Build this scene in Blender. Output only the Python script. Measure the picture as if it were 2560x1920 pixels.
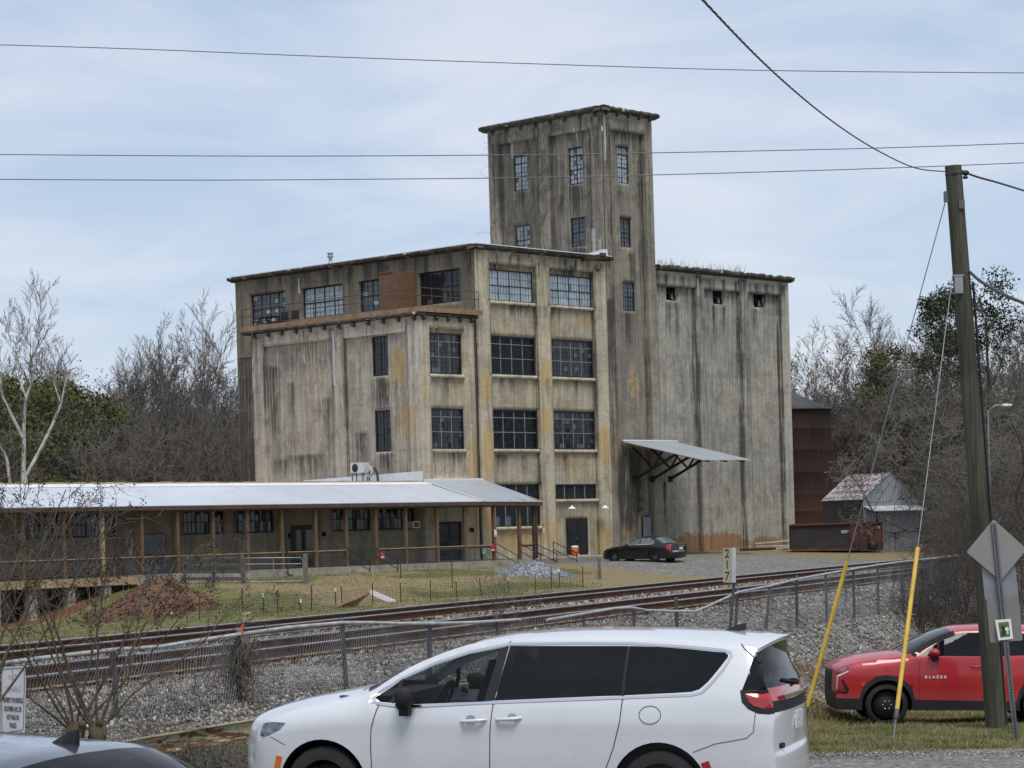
import bpy, bmesh, math, random
import numpy as np
from mathutils import Vector, Matrix, noise
from mathutils.geometry import delaunay_2d_cdt
R = math.radians
random.seed(7); rng = np.random.default_rng(7)
for o in list(bpy.data.objects): bpy.data.objects.remove(o)
scn = bpy.context.scene; COL = scn.collection
# ---------------- camera, world, sun, exposure ----------------
CAMZ, FPX = 2.7, 6000.0                       # eye height; focal length in pixels of a 2560 wide frame
ROLL = R(1.6)
cd = bpy.data.cameras.new('camera'); cam = bpy.data.objects.new('camera', cd); COL.objects.link(cam)
cd.sensor_width = 36; cd.lens = FPX/2560*36; cd.shift_y = 365/2560; cd.clip_end = 6000; cd.clip_start = .1
cam.matrix_world = Matrix.Translation((0, 0, CAMZ)) @ Matrix.Rotation(R(90), 4, 'X') @ Matrix.Rotation(-ROLL, 4, 'Z')
scn.camera = cam
SUN_EL, SUN_AZ = 63, 166                      # degrees; azimuth clockwise from the view direction
w = bpy.data.worlds.new('World'); scn.world = w; w.use_nodes = True
nt = w.node_tree; nt.nodes.clear()
def wn(t, **k):
    n = nt.nodes.new(t)
    for a, b in k.items(): setattr(n, a, b)
    return n
sky = wn('ShaderNodeTexSky', sky_type='NISHITA', sun_disc=False, sun_elevation=R(SUN_EL), sun_rotation=R(SUN_AZ), air_density=1.0, dust_density=.4, ozone_density=1.2)
geo = wn('ShaderNodeTexCoord'); mp = wn('ShaderNodeMapping'); mp.inputs['Scale'].default_value = (2.6, 2.6, 9.5); mp.inputs['Rotation'].default_value = (R(7), R(-9), 0)
nz = wn('ShaderNodeTexNoise'); nz.inputs['Scale'].default_value = 2.5; nz.inputs['Detail'].default_value = 7; nz.inputs['Roughness'].default_value = .52; nz.inputs['Distortion'].default_value = .5
rp = wn('ShaderNodeValToRGB'); rp.color_ramp.elements[0].position = .36; rp.color_ramp.elements[1].position = .64
rp.color_ramp.elements[0].color = (3.35, 4.05, 5.2, 1); rp.color_ramp.elements[1].color = (4.9, 5.15, 5.75, 1)
mx = wn('ShaderNodeMixRGB'); bgd = wn('ShaderNodeBackground'); out = wn('ShaderNodeOutputWorld')
mx.inputs[0].default_value = .84
bgd.inputs['Strength'].default_value = .11
L = nt.links.new
L(geo.outputs['Generated'], mp.inputs[0]); L(mp.outputs[0], nz.inputs['Vector']); L(nz.outputs[0], rp.inputs[0])
L(rp.outputs[0], mx.inputs[2]); L(sky.outputs[0], mx.inputs[1]); L(mx.outputs[0], bgd.inputs[0]); L(bgd.outputs[0], out.inputs[0])
sd = bpy.data.lights.new('sun', 'SUN'); sd.energy = 1.9; sd.angle = R(26); sd.color = (1, .95, .87)
sun = bpy.data.objects.new('sun', sd); COL.objects.link(sun)
sv = Vector((math.sin(R(SUN_AZ))*math.cos(R(SUN_EL)), math.cos(R(SUN_AZ))*math.cos(R(SUN_EL)), math.sin(R(SUN_EL))))
sun.rotation_euler = sv.to_track_quat('Z', 'Y').to_euler()
scn.view_settings.view_transform = 'Standard'; scn.view_settings.look = 'None'; scn.view_settings.exposure = 0.45; scn.view_settings.gamma = 1
scn.cycles.max_bounces = 6; scn.cycles.transparent_max_bounces = 24; scn.cycles.use_denoising = True
# ---------------- helpers ----------------
def uvp(x, y):
    a, b = x-1280, y-1325
    return (a*math.cos(ROLL)-b*math.sin(ROLL))/FPX, -(a*math.sin(ROLL)+b*math.cos(ROLL))/FPX
def atY(x, y, Y):                             # a point of the place from a reading of the photograph and its distance
    a, b = uvp(x, y); return Vector((a*Y, Y, CAMZ+b*Y))
def smooth(t): t = min(1, max(0, t)); return t*t*(3-2*t)
def interp(x, pts):
    if x <= pts[0][0]: return pts[0][1]
    for (a, b), (c, d) in zip(pts, pts[1:]):
        if x <= c: return b+(d-b)*(x-a)/(c-a)
    return pts[-1][1]
def lin(r, g, b):
    f = lambda c: (c/255/12.92 if c/255 <= .04045 else ((c/255+.055)/1.055)**2.4)
    return (f(r), f(g), f(b), 1)
def tag(o, label=None, cat=None, group=None, kind=None):
    if label: o['label'] = label
    if cat: o['category'] = cat
    if group: o['group'] = group
    if kind: o['kind'] = kind
    return o
def thing(name, label, cat, loc=(0, 0, 0), rz=0, group=None):
    o = bpy.data.objects.new(name, None); COL.objects.link(o); o.location = loc; o.rotation_euler = (0, 0, rz); o.empty_display_size = .2
    return tag(o, label, cat, group)
class MB:
    def __init__(s): s.v = []; s.f = []; s.m = []; s.cm = 0; s.sm = []
    def add(s, vs, fs, smooth=False):
        b = len(s.v); s.v += [tuple(p) for p in vs]
        for f in fs: s.f.append(tuple(b+i for i in f)); s.m.append(s.cm); s.sm.append(smooth)
    def quad(s, a, b, c, d): s.add([a, b, c, d], [(0, 1, 2, 3)])
    def box(s, x0, x1, y0, y1, z0, z1, fn=None):
        vs = [(x, y, z) for z in (z0, z1) for y in (y0, y1) for x in (x0, x1)]
        if fn: vs = [fn(*p) for p in vs]
        s.add(vs, [(0, 2, 3, 1), (4, 5, 7, 6), (0, 1, 5, 4), (2, 6, 7, 3), (0, 4, 6, 2), (1, 3, 7, 5)])
    def bar(s, a, b, wx, wy=None, up=(0, 0, 1)):   # rectangular bar between two points
        a, b = Vector(a), Vector(b); wy = wy or wx; d = (b-a).normalized(); u = Vector(up)
        if abs(d.dot(u)) > .95: u = Vector((1, 0, 0))
        x = d.cross(u).normalized()*wx/2; y = x.cross(d).normalized()*wy/2
        s.add([p+q for p in (a, b) for q in (-x-y, x-y, x+y, -x+y)], [(0, 3, 2, 1), (4, 5, 6, 7), (0, 1, 5, 4), (1, 2, 6, 5), (2, 3, 7, 6), (3, 0, 4, 7)])
    def tube(s, pts, r, n=8, cap=True, sm=True):
        pts = [Vector(p) for p in pts]; rs = r if hasattr(r, '__len__') else [r]*len(pts); ring = []
        x = None
        for i, p in enumerate(pts):
            d = (pts[min(i+1, len(pts)-1)]-pts[max(i-1, 0)])
            d = d.normalized() if d.length > 1e-9 else Vector((0, 0, 1))
            if x is None: x = d.orthogonal().normalized()
            else:
                x = x-d*x.dot(d); x = x.normalized() if x.length > 1e-6 else d.orthogonal().normalized()
            y = d.cross(x)
            ring.append([p+(x*math.cos(2*math.pi*k/n)+y*math.sin(2*math.pi*k/n))*rs[i] for k in range(n)])
        vs = [q for g in ring for q in g]; fs = []
        for i in range(len(pts)-1):
            for k in range(n): a = i*n+k; b = i*n+(k+1) % n; fs.append((a, b, b+n, a+n))
        s.add(vs, fs, sm)
        if cap: s.add(ring[0], [tuple(range(n))[::-1]]); s.add(ring[-1], [tuple(range(n))])
    def lathe(s, prof, n=24, M=None, sm=True, close=False):  # prof: (radius, height) about Z
        vs = []
        for k in range(n):
            c, q = math.cos(2*math.pi*k/n), math.sin(2*math.pi*k/n)
            for r, h in prof: vs.append(Vector((r*c, r*q, h)))
        if M is not None: vs = [M @ p for p in vs]
        m = len(prof); fs = []
        for k in range(n):
            for j in range(m-1 if not close else m):
                j2 = (j+1) % m; fs.append((k*m+j, ((k+1) % n)*m+j, ((k+1) % n)*m+j2, k*m+j2))
        s.add(vs, fs, sm)
    def build(s, name, mat, parent=None, loc=None):
        me = bpy.data.meshes.new(name); me.from_pydata(s.v, [], s.f)
        mats = mat if isinstance(mat, (list, tuple)) else [mat]
        for m in mats: me.materials.append(m)
        if len(s.f):
            me.polygons.foreach_set('material_index', s.m); me.polygons.foreach_set('use_smooth', s.sm)
        me.update()
        return link(name, me, parent, loc)
def link(name, me, parent=None, loc=None):
    o = bpy.data.objects.new(name, me); COL.objects.link(o)
    if parent: o.parent = parent
    if loc is not None: o.location = loc
    return o
def big(name, V, F, mat, parent=None, sm=False, mi=None):    # fast mesh from numpy arrays (F: n x 3 or n x 4)
    V = np.asarray(V, np.float32); F = np.asarray(F, np.int32); k = F.shape[1]
    me = bpy.data.meshes.new(name); me.vertices.add(len(V)); me.vertices.foreach_set('co', V.ravel())
    me.loops.add(F.size); me.loops.foreach_set('vertex_index', F.ravel()); me.polygons.add(len(F))
    me.polygons.foreach_set('loop_start', np.arange(0, F.size, k, dtype=np.int32)); 
    if sm: me.polygons.foreach_set('use_smooth', np.ones(len(F), bool))
    for m in (mat if isinstance(mat, (list, tuple)) else [mat]): me.materials.append(m)
    if mi is not None: me.polygons.foreach_set('material_index', np.asarray(mi, np.int32))
    me.update(calc_edges=True); me.validate()
    return link(name, me, parent)
def stain0(o, r=.3):
    at = o.data.color_attributes.get('stain') or o.data.color_attributes.new('stain', 'FLOAT_COLOR', 'POINT')
    A = np.zeros((len(o.data.vertices), 4), np.float32); A[:, 0] = r; A[:, 3] = 1; at.data.foreach_set('color', A.ravel()); return o
def copy_tree(o, parent=None):
    c = o.copy(); COL.objects.link(c); c.parent = parent
    for ch in list(o.children): copy_tree(ch, c)
    return c
# ---------------- materials ----------------
class NT:
    def __init__(s, name):
        s.m = bpy.data.materials.new(name); s.m.use_nodes = True; s.t = s.m.node_tree; s.t.nodes.clear()
        s.o = s.n('ShaderNodeOutputMaterial'); s.b = s.n('ShaderNodeBsdfPrincipled'); s.l(s.b.outputs[0], s.o.inputs[0])
    def n(s, t, **k):
        n = s.t.nodes.new(t)
        for a, b in k.items(): setattr(n, a, b)
        return n
    def l(s, a, b): s.t.links.new(a, b)
    def set(s, i, v):
        if hasattr(v, 'is_linked') or hasattr(v, 'links'): s.l(v, i)
        else: i.default_value = v
    def coord(s, sc=(1, 1, 1), kind='Object', rot=(0, 0, 0)):
        c = s.n('ShaderNodeTexCoord'); m = s.n('ShaderNodeMapping'); m.inputs['Scale'].default_value = sc; m.inputs['Rotation'].default_value = rot
        s.l(c.outputs[kind], m.inputs[0]); return m.outputs[0]
    def noise(s, v, scale=1, det=4, rough=.55, dist=0):
        n = s.n('ShaderNodeTexNoise'); n.inputs['Scale'].default_value = scale; n.inputs['Detail'].default_value = det; n.inputs['Roughness'].default_value = rough; n.inputs['Distortion'].default_value = dist
        s.l(v, n.inputs['Vector']); return n.outputs[0]
    def ramp(s, v, *st):
        n = s.n('ShaderNodeValToRGB'); e = n.color_ramp.elements
        while len(e) < len(st): e.new(.5)
        for el, (p, c) in zip(e, st): el.position = p; el.color = c if hasattr(c, '__len__') else (c, c, c, 1)
        s.l(v, n.inputs[0]); return n.outputs[0]
    def mix(s, f, a, b, mode='MIX'):
        n = s.n('ShaderNodeMixRGB', blend_type=mode); s.set(n.inputs[0], f); s.set(n.inputs[1], a); s.set(n.inputs[2], b); return n.outputs[0]
    def math(s, op, a, b=0.0, clamp=False):
        n = s.n('ShaderNodeMath', operation=op, use_clamp=clamp); s.set(n.inputs[0], a); s.set(n.inputs[1], b); return n.outputs[0]
    def bump(s, h, st=.5, d=.02):
        n = s.n('ShaderNodeBump'); n.inputs['Strength'].default_value = st; n.inputs['Distance'].default_value = d
        s.l(h, n.inputs['Height']); s.l(n.outputs[0], s.b.inputs['Normal'])
    def col(s, c): s.set(s.b.inputs['Base Color'], c); return s
    def par(s, rough=None, metal=None, spec=None, coat=None):
        if rough is not None: s.set(s.b.inputs['Roughness'], rough)
        if metal is not None: s.set(s.b.inputs['Metallic'], metal)
        if spec is not None: s.set(s.b.inputs['Specular IOR Level'], spec)
        if coat is not None: s.set(s.b.inputs['Coat Weight'], coat); s.b.inputs['Coat Roughness'].default_value = .03
        return s
    def attr(s, name, ch=None):
        a = s.n('ShaderNodeAttribute', attribute_name=name)
        if ch is None: return a.outputs['Color']
        x = s.n('ShaderNodeSeparateColor'); s.l(a.outputs['Color'], x.inputs[0]); return x.outputs[ch]
def simple(name, c, rough=.6, metal=0, spec=.5, coat=0, var=.25, sc=3, det=5, bump=0):
    m = NT(name); v = m.coord(); n = m.noise(v, sc, det)
    d = tuple(x*(1-var) for x in c[:3])+(1,); l = tuple(min(1, x*(1+var)) for x in c[:3])+(1,)
    m.col(m.ramp(n, (.3, d), (.7, l))).par(rough, metal, spec, coat)
    if bump: m.bump(m.noise(v, sc*12, 3), bump, .01)
    return m.m
def concrete(name, base, grey, dark=(.045, .042, .038, 1), ochre=(.50, .36, .18, 1), amt=.5, streak=1.0):
    m = NT(name); c = m.n('ShaderNodeTexCoord'); sx = m.n('ShaderNodeSeparateXYZ'); m.l(c.outputs['Object'], sx.inputs[0])
    u = m.math('ADD', sx.outputs[0], m.math('MULTIPLY', sx.outputs[1], 1.37))
    def uz(a, b):
        k = m.n('ShaderNodeCombineXYZ'); m.l(m.math('MULTIPLY', u, a), k.inputs[0]); m.l(m.math('MULTIPLY', sx.outputs[2], b), k.inputs[1]); return k.outputs[0]
    big_ = m.noise(uz(.16, .12), 1, 4, .6); mot = m.noise(uz(.9, .65), 1, 7, .7, .8); st = m.noise(uz(1.5, .075), 1, 5, .6); st2 = m.noise(uz(5.5, .22), 1, 4, .65); fine = m.noise(c.outputs['Object'], 9, 6, .75); spk = m.noise(c.outputs['Object'], 3.2, 6, .75, .4)
    lift = m.noise(uz(.05, 1.3), 1, 3, .5); brd = m.noise(uz(.3, 4.2), 1, 3, .6)
    col = m.mix(m.ramp(big_, (.36, 0.0), (.64, 1.0)), base, grey)
    col = m.mix(m.math('MULTIPLY', m.ramp(mot, (.46, 0.0), (.57, 1.0)), .6), col, tuple(x*.58 for x in base[:3])+(1,))
    col = m.mix(m.math('MULTIPLY', m.ramp(spk, (.52, 0.0), (.61, 1.0)), .5), col, tuple(min(1, x*1.45+.02) for x in grey[:3])+(1,))
    col = m.mix(m.math('MULTIPLY', m.ramp(lift, (.45, 0.0), (.7, 1.0)), .32), col, tuple(min(1, x*1.4) for x in grey[:3])+(1,))
    col = m.mix(m.math('MULTIPLY', m.ramp(brd, (.55, 0.0), (.72, 1.0)), .28), col, tuple(x*.5 for x in grey[:3])+(1,))
    och = m.ramp(m.math('ADD', m.attr('stain', 1), m.math('MULTIPLY', m.math('SUBTRACT', m.noise(uz(2.1, 1.5), 1, 7, .75, .9), .5), 1.9)), (.44, 0.0), (.56, .95))
    och = m.math('MULTIPLY', och, m.ramp(m.attr('stain', 1), (.02, 0.0), (.12, 1.0)))
    col = m.mix(och, col, m.mix(spk, tuple(x*.85 for x in ochre[:3])+(1,), tuple(min(1, x*1.35) for x in ochre[:3])+(1,)))
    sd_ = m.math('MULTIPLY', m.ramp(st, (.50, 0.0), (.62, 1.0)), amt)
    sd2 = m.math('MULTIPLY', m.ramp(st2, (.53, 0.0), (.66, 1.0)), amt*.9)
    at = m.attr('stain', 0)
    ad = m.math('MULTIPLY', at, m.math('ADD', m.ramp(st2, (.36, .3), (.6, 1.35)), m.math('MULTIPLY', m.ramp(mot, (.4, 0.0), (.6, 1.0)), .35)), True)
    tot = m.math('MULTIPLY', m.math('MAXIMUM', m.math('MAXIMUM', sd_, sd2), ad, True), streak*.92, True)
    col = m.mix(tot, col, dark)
    fz = m.math('FRACT', m.math('MULTIPLY', m.math('ADD', sx.outputs[2], m.math('MULTIPLY', mot, .05)), .8)); pour = m.math('MULTIPLY', m.ramp(fz, (.0, 1.0), (.035, 0.0)), m.ramp(big_, (.42, .12), (.6, .55)))
    col = m.mix(pour, col, tuple(x*.4 for x in grey[:3])+(1,))
    wh = m.ramp(m.math('ADD', m.attr('stain', 2), m.math('MULTIPLY', m.math('SUBTRACT', m.noise(uz(4, .6), 1, 5, .65), .5), 1.3)), (.5, 0.0), (.6, .9))
    col = m.mix(m.math('MULTIPLY', wh, m.ramp(m.attr('stain', 2), (.02, 0.0), (.12, 1.0))), col, (.50, .50, .48, 1))
    col = m.mix(m.math('MULTIPLY', m.ramp(fine, (.34, 1.0), (.48, 0.0)), .6), col, tuple(x*.4 for x in grey[:3])+(1,))
    m.col(col).par(.92, 0, .2); m.bump(m.math('ADD', fine, m.math('MULTIPLY', mot, 2.0)), .5, .03)
    return m.m
M = {}
M['conc_main'] = concrete('conc_main', (.60, .51, .355, 1), (.46, .42, .325, 1), amt=.46)
M['conc_annex'] = concrete('conc_annex', (.62, .515, .395, 1), (.43, .39, .325, 1), amt=.44)
M['conc_tower'] = concrete('conc_tower', (.38, .34, .27, 1), (.29, .265, .22, 1), amt=.44)
M['conc_silo'] = concrete('conc_silo', (.52, .485, .395, 1), (.41, .40, .355, 1), ochre=(.34, .185, .09, 1), amt=.34)
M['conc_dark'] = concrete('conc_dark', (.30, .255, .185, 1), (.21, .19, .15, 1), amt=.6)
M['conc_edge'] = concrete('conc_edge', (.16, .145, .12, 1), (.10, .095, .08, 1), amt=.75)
M['conc_low'] = concrete('conc_low', (.42, .355, .265, 1), (.30, .265, .21, 1), amt=.4)
M['conc_plat'] = concrete('conc_plat', (.42, .39, .31, 1), (.34, .32, .27, 1), amt=.25)
M['steel_dark'] = simple('steel_dark', (.02, .022, .026, 1), .5, .3)
M['mullion'] = simple('mullion', (.10, .105, .11, 1), .6, .2)
M['muntin_pale'] = simple('muntin_pale', (.20, .215, .225, 1), .6)
M['black'] = simple('black', (.012, .012, .013, 1), .6)
M['dark_void'] = simple('dark_void', (.006, .006, .007, 1), .9, spec=0)
M['white_roof'] = simple('white_roof', (.66, .67, .69, 1), .6, var=.08)
M['wood_post'] = simple('wood_post', (.125, .078, .046, 1), .85, sc=2)
M['wood_pale'] = simple('wood_pale', (.34, .25, .15, 1), .8, sc=2)
M['wood_grey'] = simple('wood_grey', (.13, .115, .095, 1), .85, sc=4)
M['plywood'] = simple('plywood', (.15, .08, .045, 1), .75, var=.2)
M['fascia'] = simple('fascia', (.25, .16, .095, 1), .8, var=.3)
M['rust_pipe'] = simple('rust_pipe', (.075, .045, .032, 1), .7)
M['galv'] = simple('galv', (.34, .36, .38, 1), .5, .6, var=.2)
M['galv_dark'] = simple('galv_dark', (.12, .125, .13, 1), .6, .4, var=.3)
M['white_paint'] = simple('white_paint', (.75, .76, .77, 1), .5, var=.06)
M['grey_door'] = simple('grey_door', (.17, .19, .22, 1), .6, var=.08)
M['blue_grey'] = simple('blue_grey', (.20, .23, .28, 1), .6, var=.15)
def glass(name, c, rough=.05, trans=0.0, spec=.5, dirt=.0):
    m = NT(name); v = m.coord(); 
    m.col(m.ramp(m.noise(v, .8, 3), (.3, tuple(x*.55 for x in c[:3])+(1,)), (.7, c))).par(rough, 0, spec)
    if trans:
        t = m.n('ShaderNodeBsdfTransparent'); t.inputs[0].default_value = (.82, .88, .86, 1); x = m.n('ShaderNodeMixShader')
        x.inputs[0].default_value = trans; m.l(m.b.outputs[0], x.inputs[1]); m.l(t.outputs[0], x.inputs[2]); m.l(x.outputs[0], m.o.inputs[0])
    return m.m
M['glass_dark'] = glass('glass_dark', (.022, .026, .032, 1), .08)
M['glass_mid'] = glass('glass_mid', (.10, .12, .14, 1), .1)
M['glass_sky'] = glass('glass_sky', (.42, .50, .56, 1), .12, spec=.6)  # pale base colour stands in for reflected sky and curtains
M['glass_clear'] = glass('glass_clear', (.02, .024, .03, 1), .06, .72)
def tin_roof(name, c, sc, rust=0, axis=0):
    m = NT(name); v = m.coord(); sx = m.n('ShaderNodeSeparateXYZ'); m.l(v, sx.inputs[0])
    wv = m.math('SINE', m.math('MULTIPLY', sx.outputs[axis], sc))
    n = m.noise(m.coord((.25, .25, .25)), 1, 5); col = m.ramp(n, (.3, tuple(x*.84 for x in c[:3])+(1,)), (.7, c)); n2 = m.noise(m.coord((2.2, .35, .35) if axis == 0 else (.35, 2.2, .35)), 1, 6, .7); col = m.mix(m.math('MULTIPLY', m.ramp(n2, (.5, 0.0), (.68, 1.0)), .3), col, tuple(x*f for x, f in zip(c[:3], (.62, .56, .5)))+(1,))
    if rust:
        ru = m.noise(m.coord((.75, 1.9, 1.9)), 1.6, 6, .75, 1.0); rows = m.math('SINE', m.math('MULTIPLY', sx.outputs[2], 17.0))
        col = m.mix(m.math('MULTIPLY', m.ramp(m.math('ADD', ru, m.math('MULTIPLY', rows, .045)), (.50, 0.0), (.56, 1.0)), rust), col, (.22, .07, .03, 1))
    m.col(col).par(.45, .15, .5); m.bump(wv, .6, .03); return m.m
M['roof_white'] = tin_roof('roof_white', (.60, .64, .70, 1), 21)
M['roof_canopy'] = tin_roof('roof_canopy', (.40, .43, .47, 1), 16)
# ---------------- terrain ----------------
BA = Vector((-1.683, 141.88, 0)); BRZ = R(47)          # near corner of the main block; its local x runs along the right facade, y into the building
def bw(s, t, z=0):                                    # building coordinates to the world
    return Vector((BA.x+s*math.cos(BRZ)-t*math.sin(BRZ), BA.y+s*math.sin(BRZ)+t*math.cos(BRZ), z))
def bl(X, Y):
    a, b = X-BA.x, Y-BA.y
    return a*math.cos(BRZ)+b*math.sin(BRZ), -a*math.sin(BRZ)+b*math.cos(BRZ)
TO = Vector((-8.26, 38.7)); TD = Vector((.3827, .9239)); TN = Vector((.9239, -.3827))   # far rail: a point, its direction, the normal towards the camera
def tp(X, Y): a, b = X-TO.x, Y-TO.y; return a*TN.x+b*TN.y, a*TD.x+b*TD.y
def tw(p, q): return TO.x+TN.x*p+TD.x*q, TO.y+TN.y*p+TD.y*q
def zf(X, Y):                                         # yard on the mill's side
    s, t = bl(X, Y); k = -t
    b = interp(s, [(-44, -1.3), (-37, -1.1), (-35, -.85), (-33, -.2), (-29, .45), (-22, .6), (0, .68), (10, .75), (21, .93), (31, .76), (60, .7)])
    b2 = interp(s, [(-60, -1.3), (-42, -1.2), (-36, -.7), (-25, -.5), (0, -.2), (12, .25), (22, .5), (35, .6)])
    return b+(b2-b)*smooth((k-7)/12)
def zn(X, Y): return .05-.015*X-.046*min(max(Y-22, 0), 34)
BED = .86
def gz(X, Y):
    p, q = tp(X, Y)
    if p < -2.2: z = zf(X, Y); t = smooth((-2.2-p)/4.5); return BED+(z-BED)*t
    if p < 6.9: return BED
    t = smooth((p-6.9)/interp(q, [(-18, 6.2), (-9, 5.6), (2, 4.6)])); return BED+(zn(X, Y)-BED)*t
def gp(x, y, dz=0):                                   # where the sight line of a reading meets the ground
    a, b = uvp(x, y); Y = 15.0; last = None
    while Y < 320:
        h = CAMZ+b*Y-gz(a*Y, Y)-dz
        if h <= 0: break
        Y += .25
    return Vector((a*Y, Y, gz(a*Y, Y)))
xs = np.concatenate([np.geomspace(900, 48, 24)*-1, np.arange(-45, 46, .6), np.geomspace(48, 900, 24)])
ys = np.concatenate([np.arange(-80, 6, 4.), np.arange(6, 64, .4), np.arange(64, 180, 1.), np.geomspace(181, 2500, 26)])
GX, GY = np.meshgrid(xs, ys); GZ = np.vectorize(gz)(GX, GY)
nx, ny = len(xs), len(ys); idx = np.arange(nx*ny).reshape(ny, nx)
F = np.stack([idx[:-1, :-1], idx[:-1, 1:], idx[1:, 1:], idx[1:, :-1]], -1).reshape(-1, 4)
for j in range(ny):
    for i in range(nx):
        d = GY[j, i]
        GZ[j, i] += (noise.noise((GX[j, i]*.35, d*.35, 3))*.05+0) if abs(GX[j, i]) < 60 and d < 180 else 0
def cover(X, Y):                                      # r gravel, g green grass, b bare red soil, a dead leaves
    p, q = tp(X, Y); n = noise.noise((X*.22, Y*.22, 5)); n2 = noise.noise((X*.07, Y*.07, 1))
    s, t = bl(X, Y); k = -t
    if p > -2.6 and p < 6.9: return (1, 0, 0, 0)
    if p >= 6.9:
        edge = interp(q, [(-30, 11.2), (-12, 11.2), (0, 10.3), (15, 9.4)])+n*.9
        g = 1-smooth((p-edge)/.9)
        yr = interp(X, [(-3.2, 24.4), (-1, 26.5), (2.0, 31.2), (3.6, 33.6), (9, 34.6), (40, 38)])
        road = smooth((yr-Y)/.5+n*.7)
        gr = smooth((p-edge-.6)/2.0+n*.5)
        return (max(g, road), gr, 0, 0 if road > .5 else .5)
    yard = smooth((s+4+n*3)/5)*smooth((k-1+n)/1.5)*(1-smooth((k-17-n*2-max(0, s)*.35)/3))*(1-smooth((s-12.5)/4.5))
    red = max(smooth((-s-31)/3)*(1-smooth((k-5.2)/1.5)), smooth(1-abs(s-26)/9)*smooth(1-abs(k-2.)/4)*.25, .8*smooth((n2+n*.5-.28)/.2)*smooth((s-4)/4))
    gr = smooth(.24+n*1.5+n2-.012*s*(s > 0)-.25*smooth((s-8)/8))
    if s < -28: gr = max(gr, .58-red)
    return (yard*.95, gr, red, .3)
CV = np.array([cover(GX[j, i], GY[j, i]) for j in range(ny) for i in range(nx)], np.float32)
m = NT('ground'); at = m.n('ShaderNodeAttribute', attribute_name='cover'); sep = m.n('ShaderNodeSeparateColor'); m.l(at.outputs['Color'], sep.inputs[0])
v = m.coord(); n1 = m.noise(v, 6, 6, .7); n2 = m.noise(v, .5, 5, .6); n3 = m.noise(v, 40, 3, .6)
vo = m.n('ShaderNodeTexVoronoi'); vo.inputs['Scale'].default_value = 17; m.l(v, vo.inputs['Vector'])
vs_ = m.n('ShaderNodeSeparateColor'); m.l(vo.outputs['Color'], vs_.inputs[0])
dry = m.ramp(n1, (.25, (.12, .095, .052, 1)), (.5, (.235, .19, .105, 1)), (.75, (.33, .275, .165, 1)))
grn = m.ramp(n1, (.25, (.05, .06, .02, 1)), (.5, (.115, .125, .048, 1)), (.75, (.21, .19, .085, 1)))
gra = m.ramp(vs_.outputs[0], (.0, (.085, .083, .08, 1)), (.45, (.17, .168, .162, 1)), (.8, (.27, .265, .25, 1)), (1, (.42, .41, .39, 1)))
gra = m.mix(m.math('MULTIPLY', m.ramp(n2, (.4, 0.0), (.7, 1.0)), .45), gra, (.15, .125, .09, 1))
red = m.ramp(n1, (.3, (.10, .05, .028, 1)), (.7, (.21, .115, .065, 1)))
col = m.mix(m.ramp(m.math('ADD', sep.outputs[1], m.math('MULTIPLY', m.math('SUBTRACT', n2, .5), .9)), (.35, 0.0), (.65, 1.0)), dry, grn)
col = m.mix(m.ramp(m.math('ADD', sep.outputs[2], m.math('MULTIPLY', m.math('SUBTRACT', n1, .5), .8)), (.4, 0.0), (.6, 1.0)), col, red)
col = m.mix(m.ramp(m.math('ADD', sep.outputs[0], m.math('MULTIPLY', m.math('SUBTRACT', n1, .5), .8)), (.4, 0.0), (.6, 1.0)), col, gra)
m.col(col).par(.95, 0, .15); m.bump(m.math('ADD', n1, m.math('MULTIPLY', vo.outputs['Distance'], 1.2)), .8, .04); M['ground'] = m.m
V = np.stack([GX, GY, GZ], -1).reshape(-1, 3)
g = big('ground', V, F, M['ground'], None, True); tag(g, kind='structure')
ca = g.data.color_attributes.new('cover', 'FLOAT_COLOR', 'POINT'); ca.data.foreach_set('color', CV.ravel())
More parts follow.
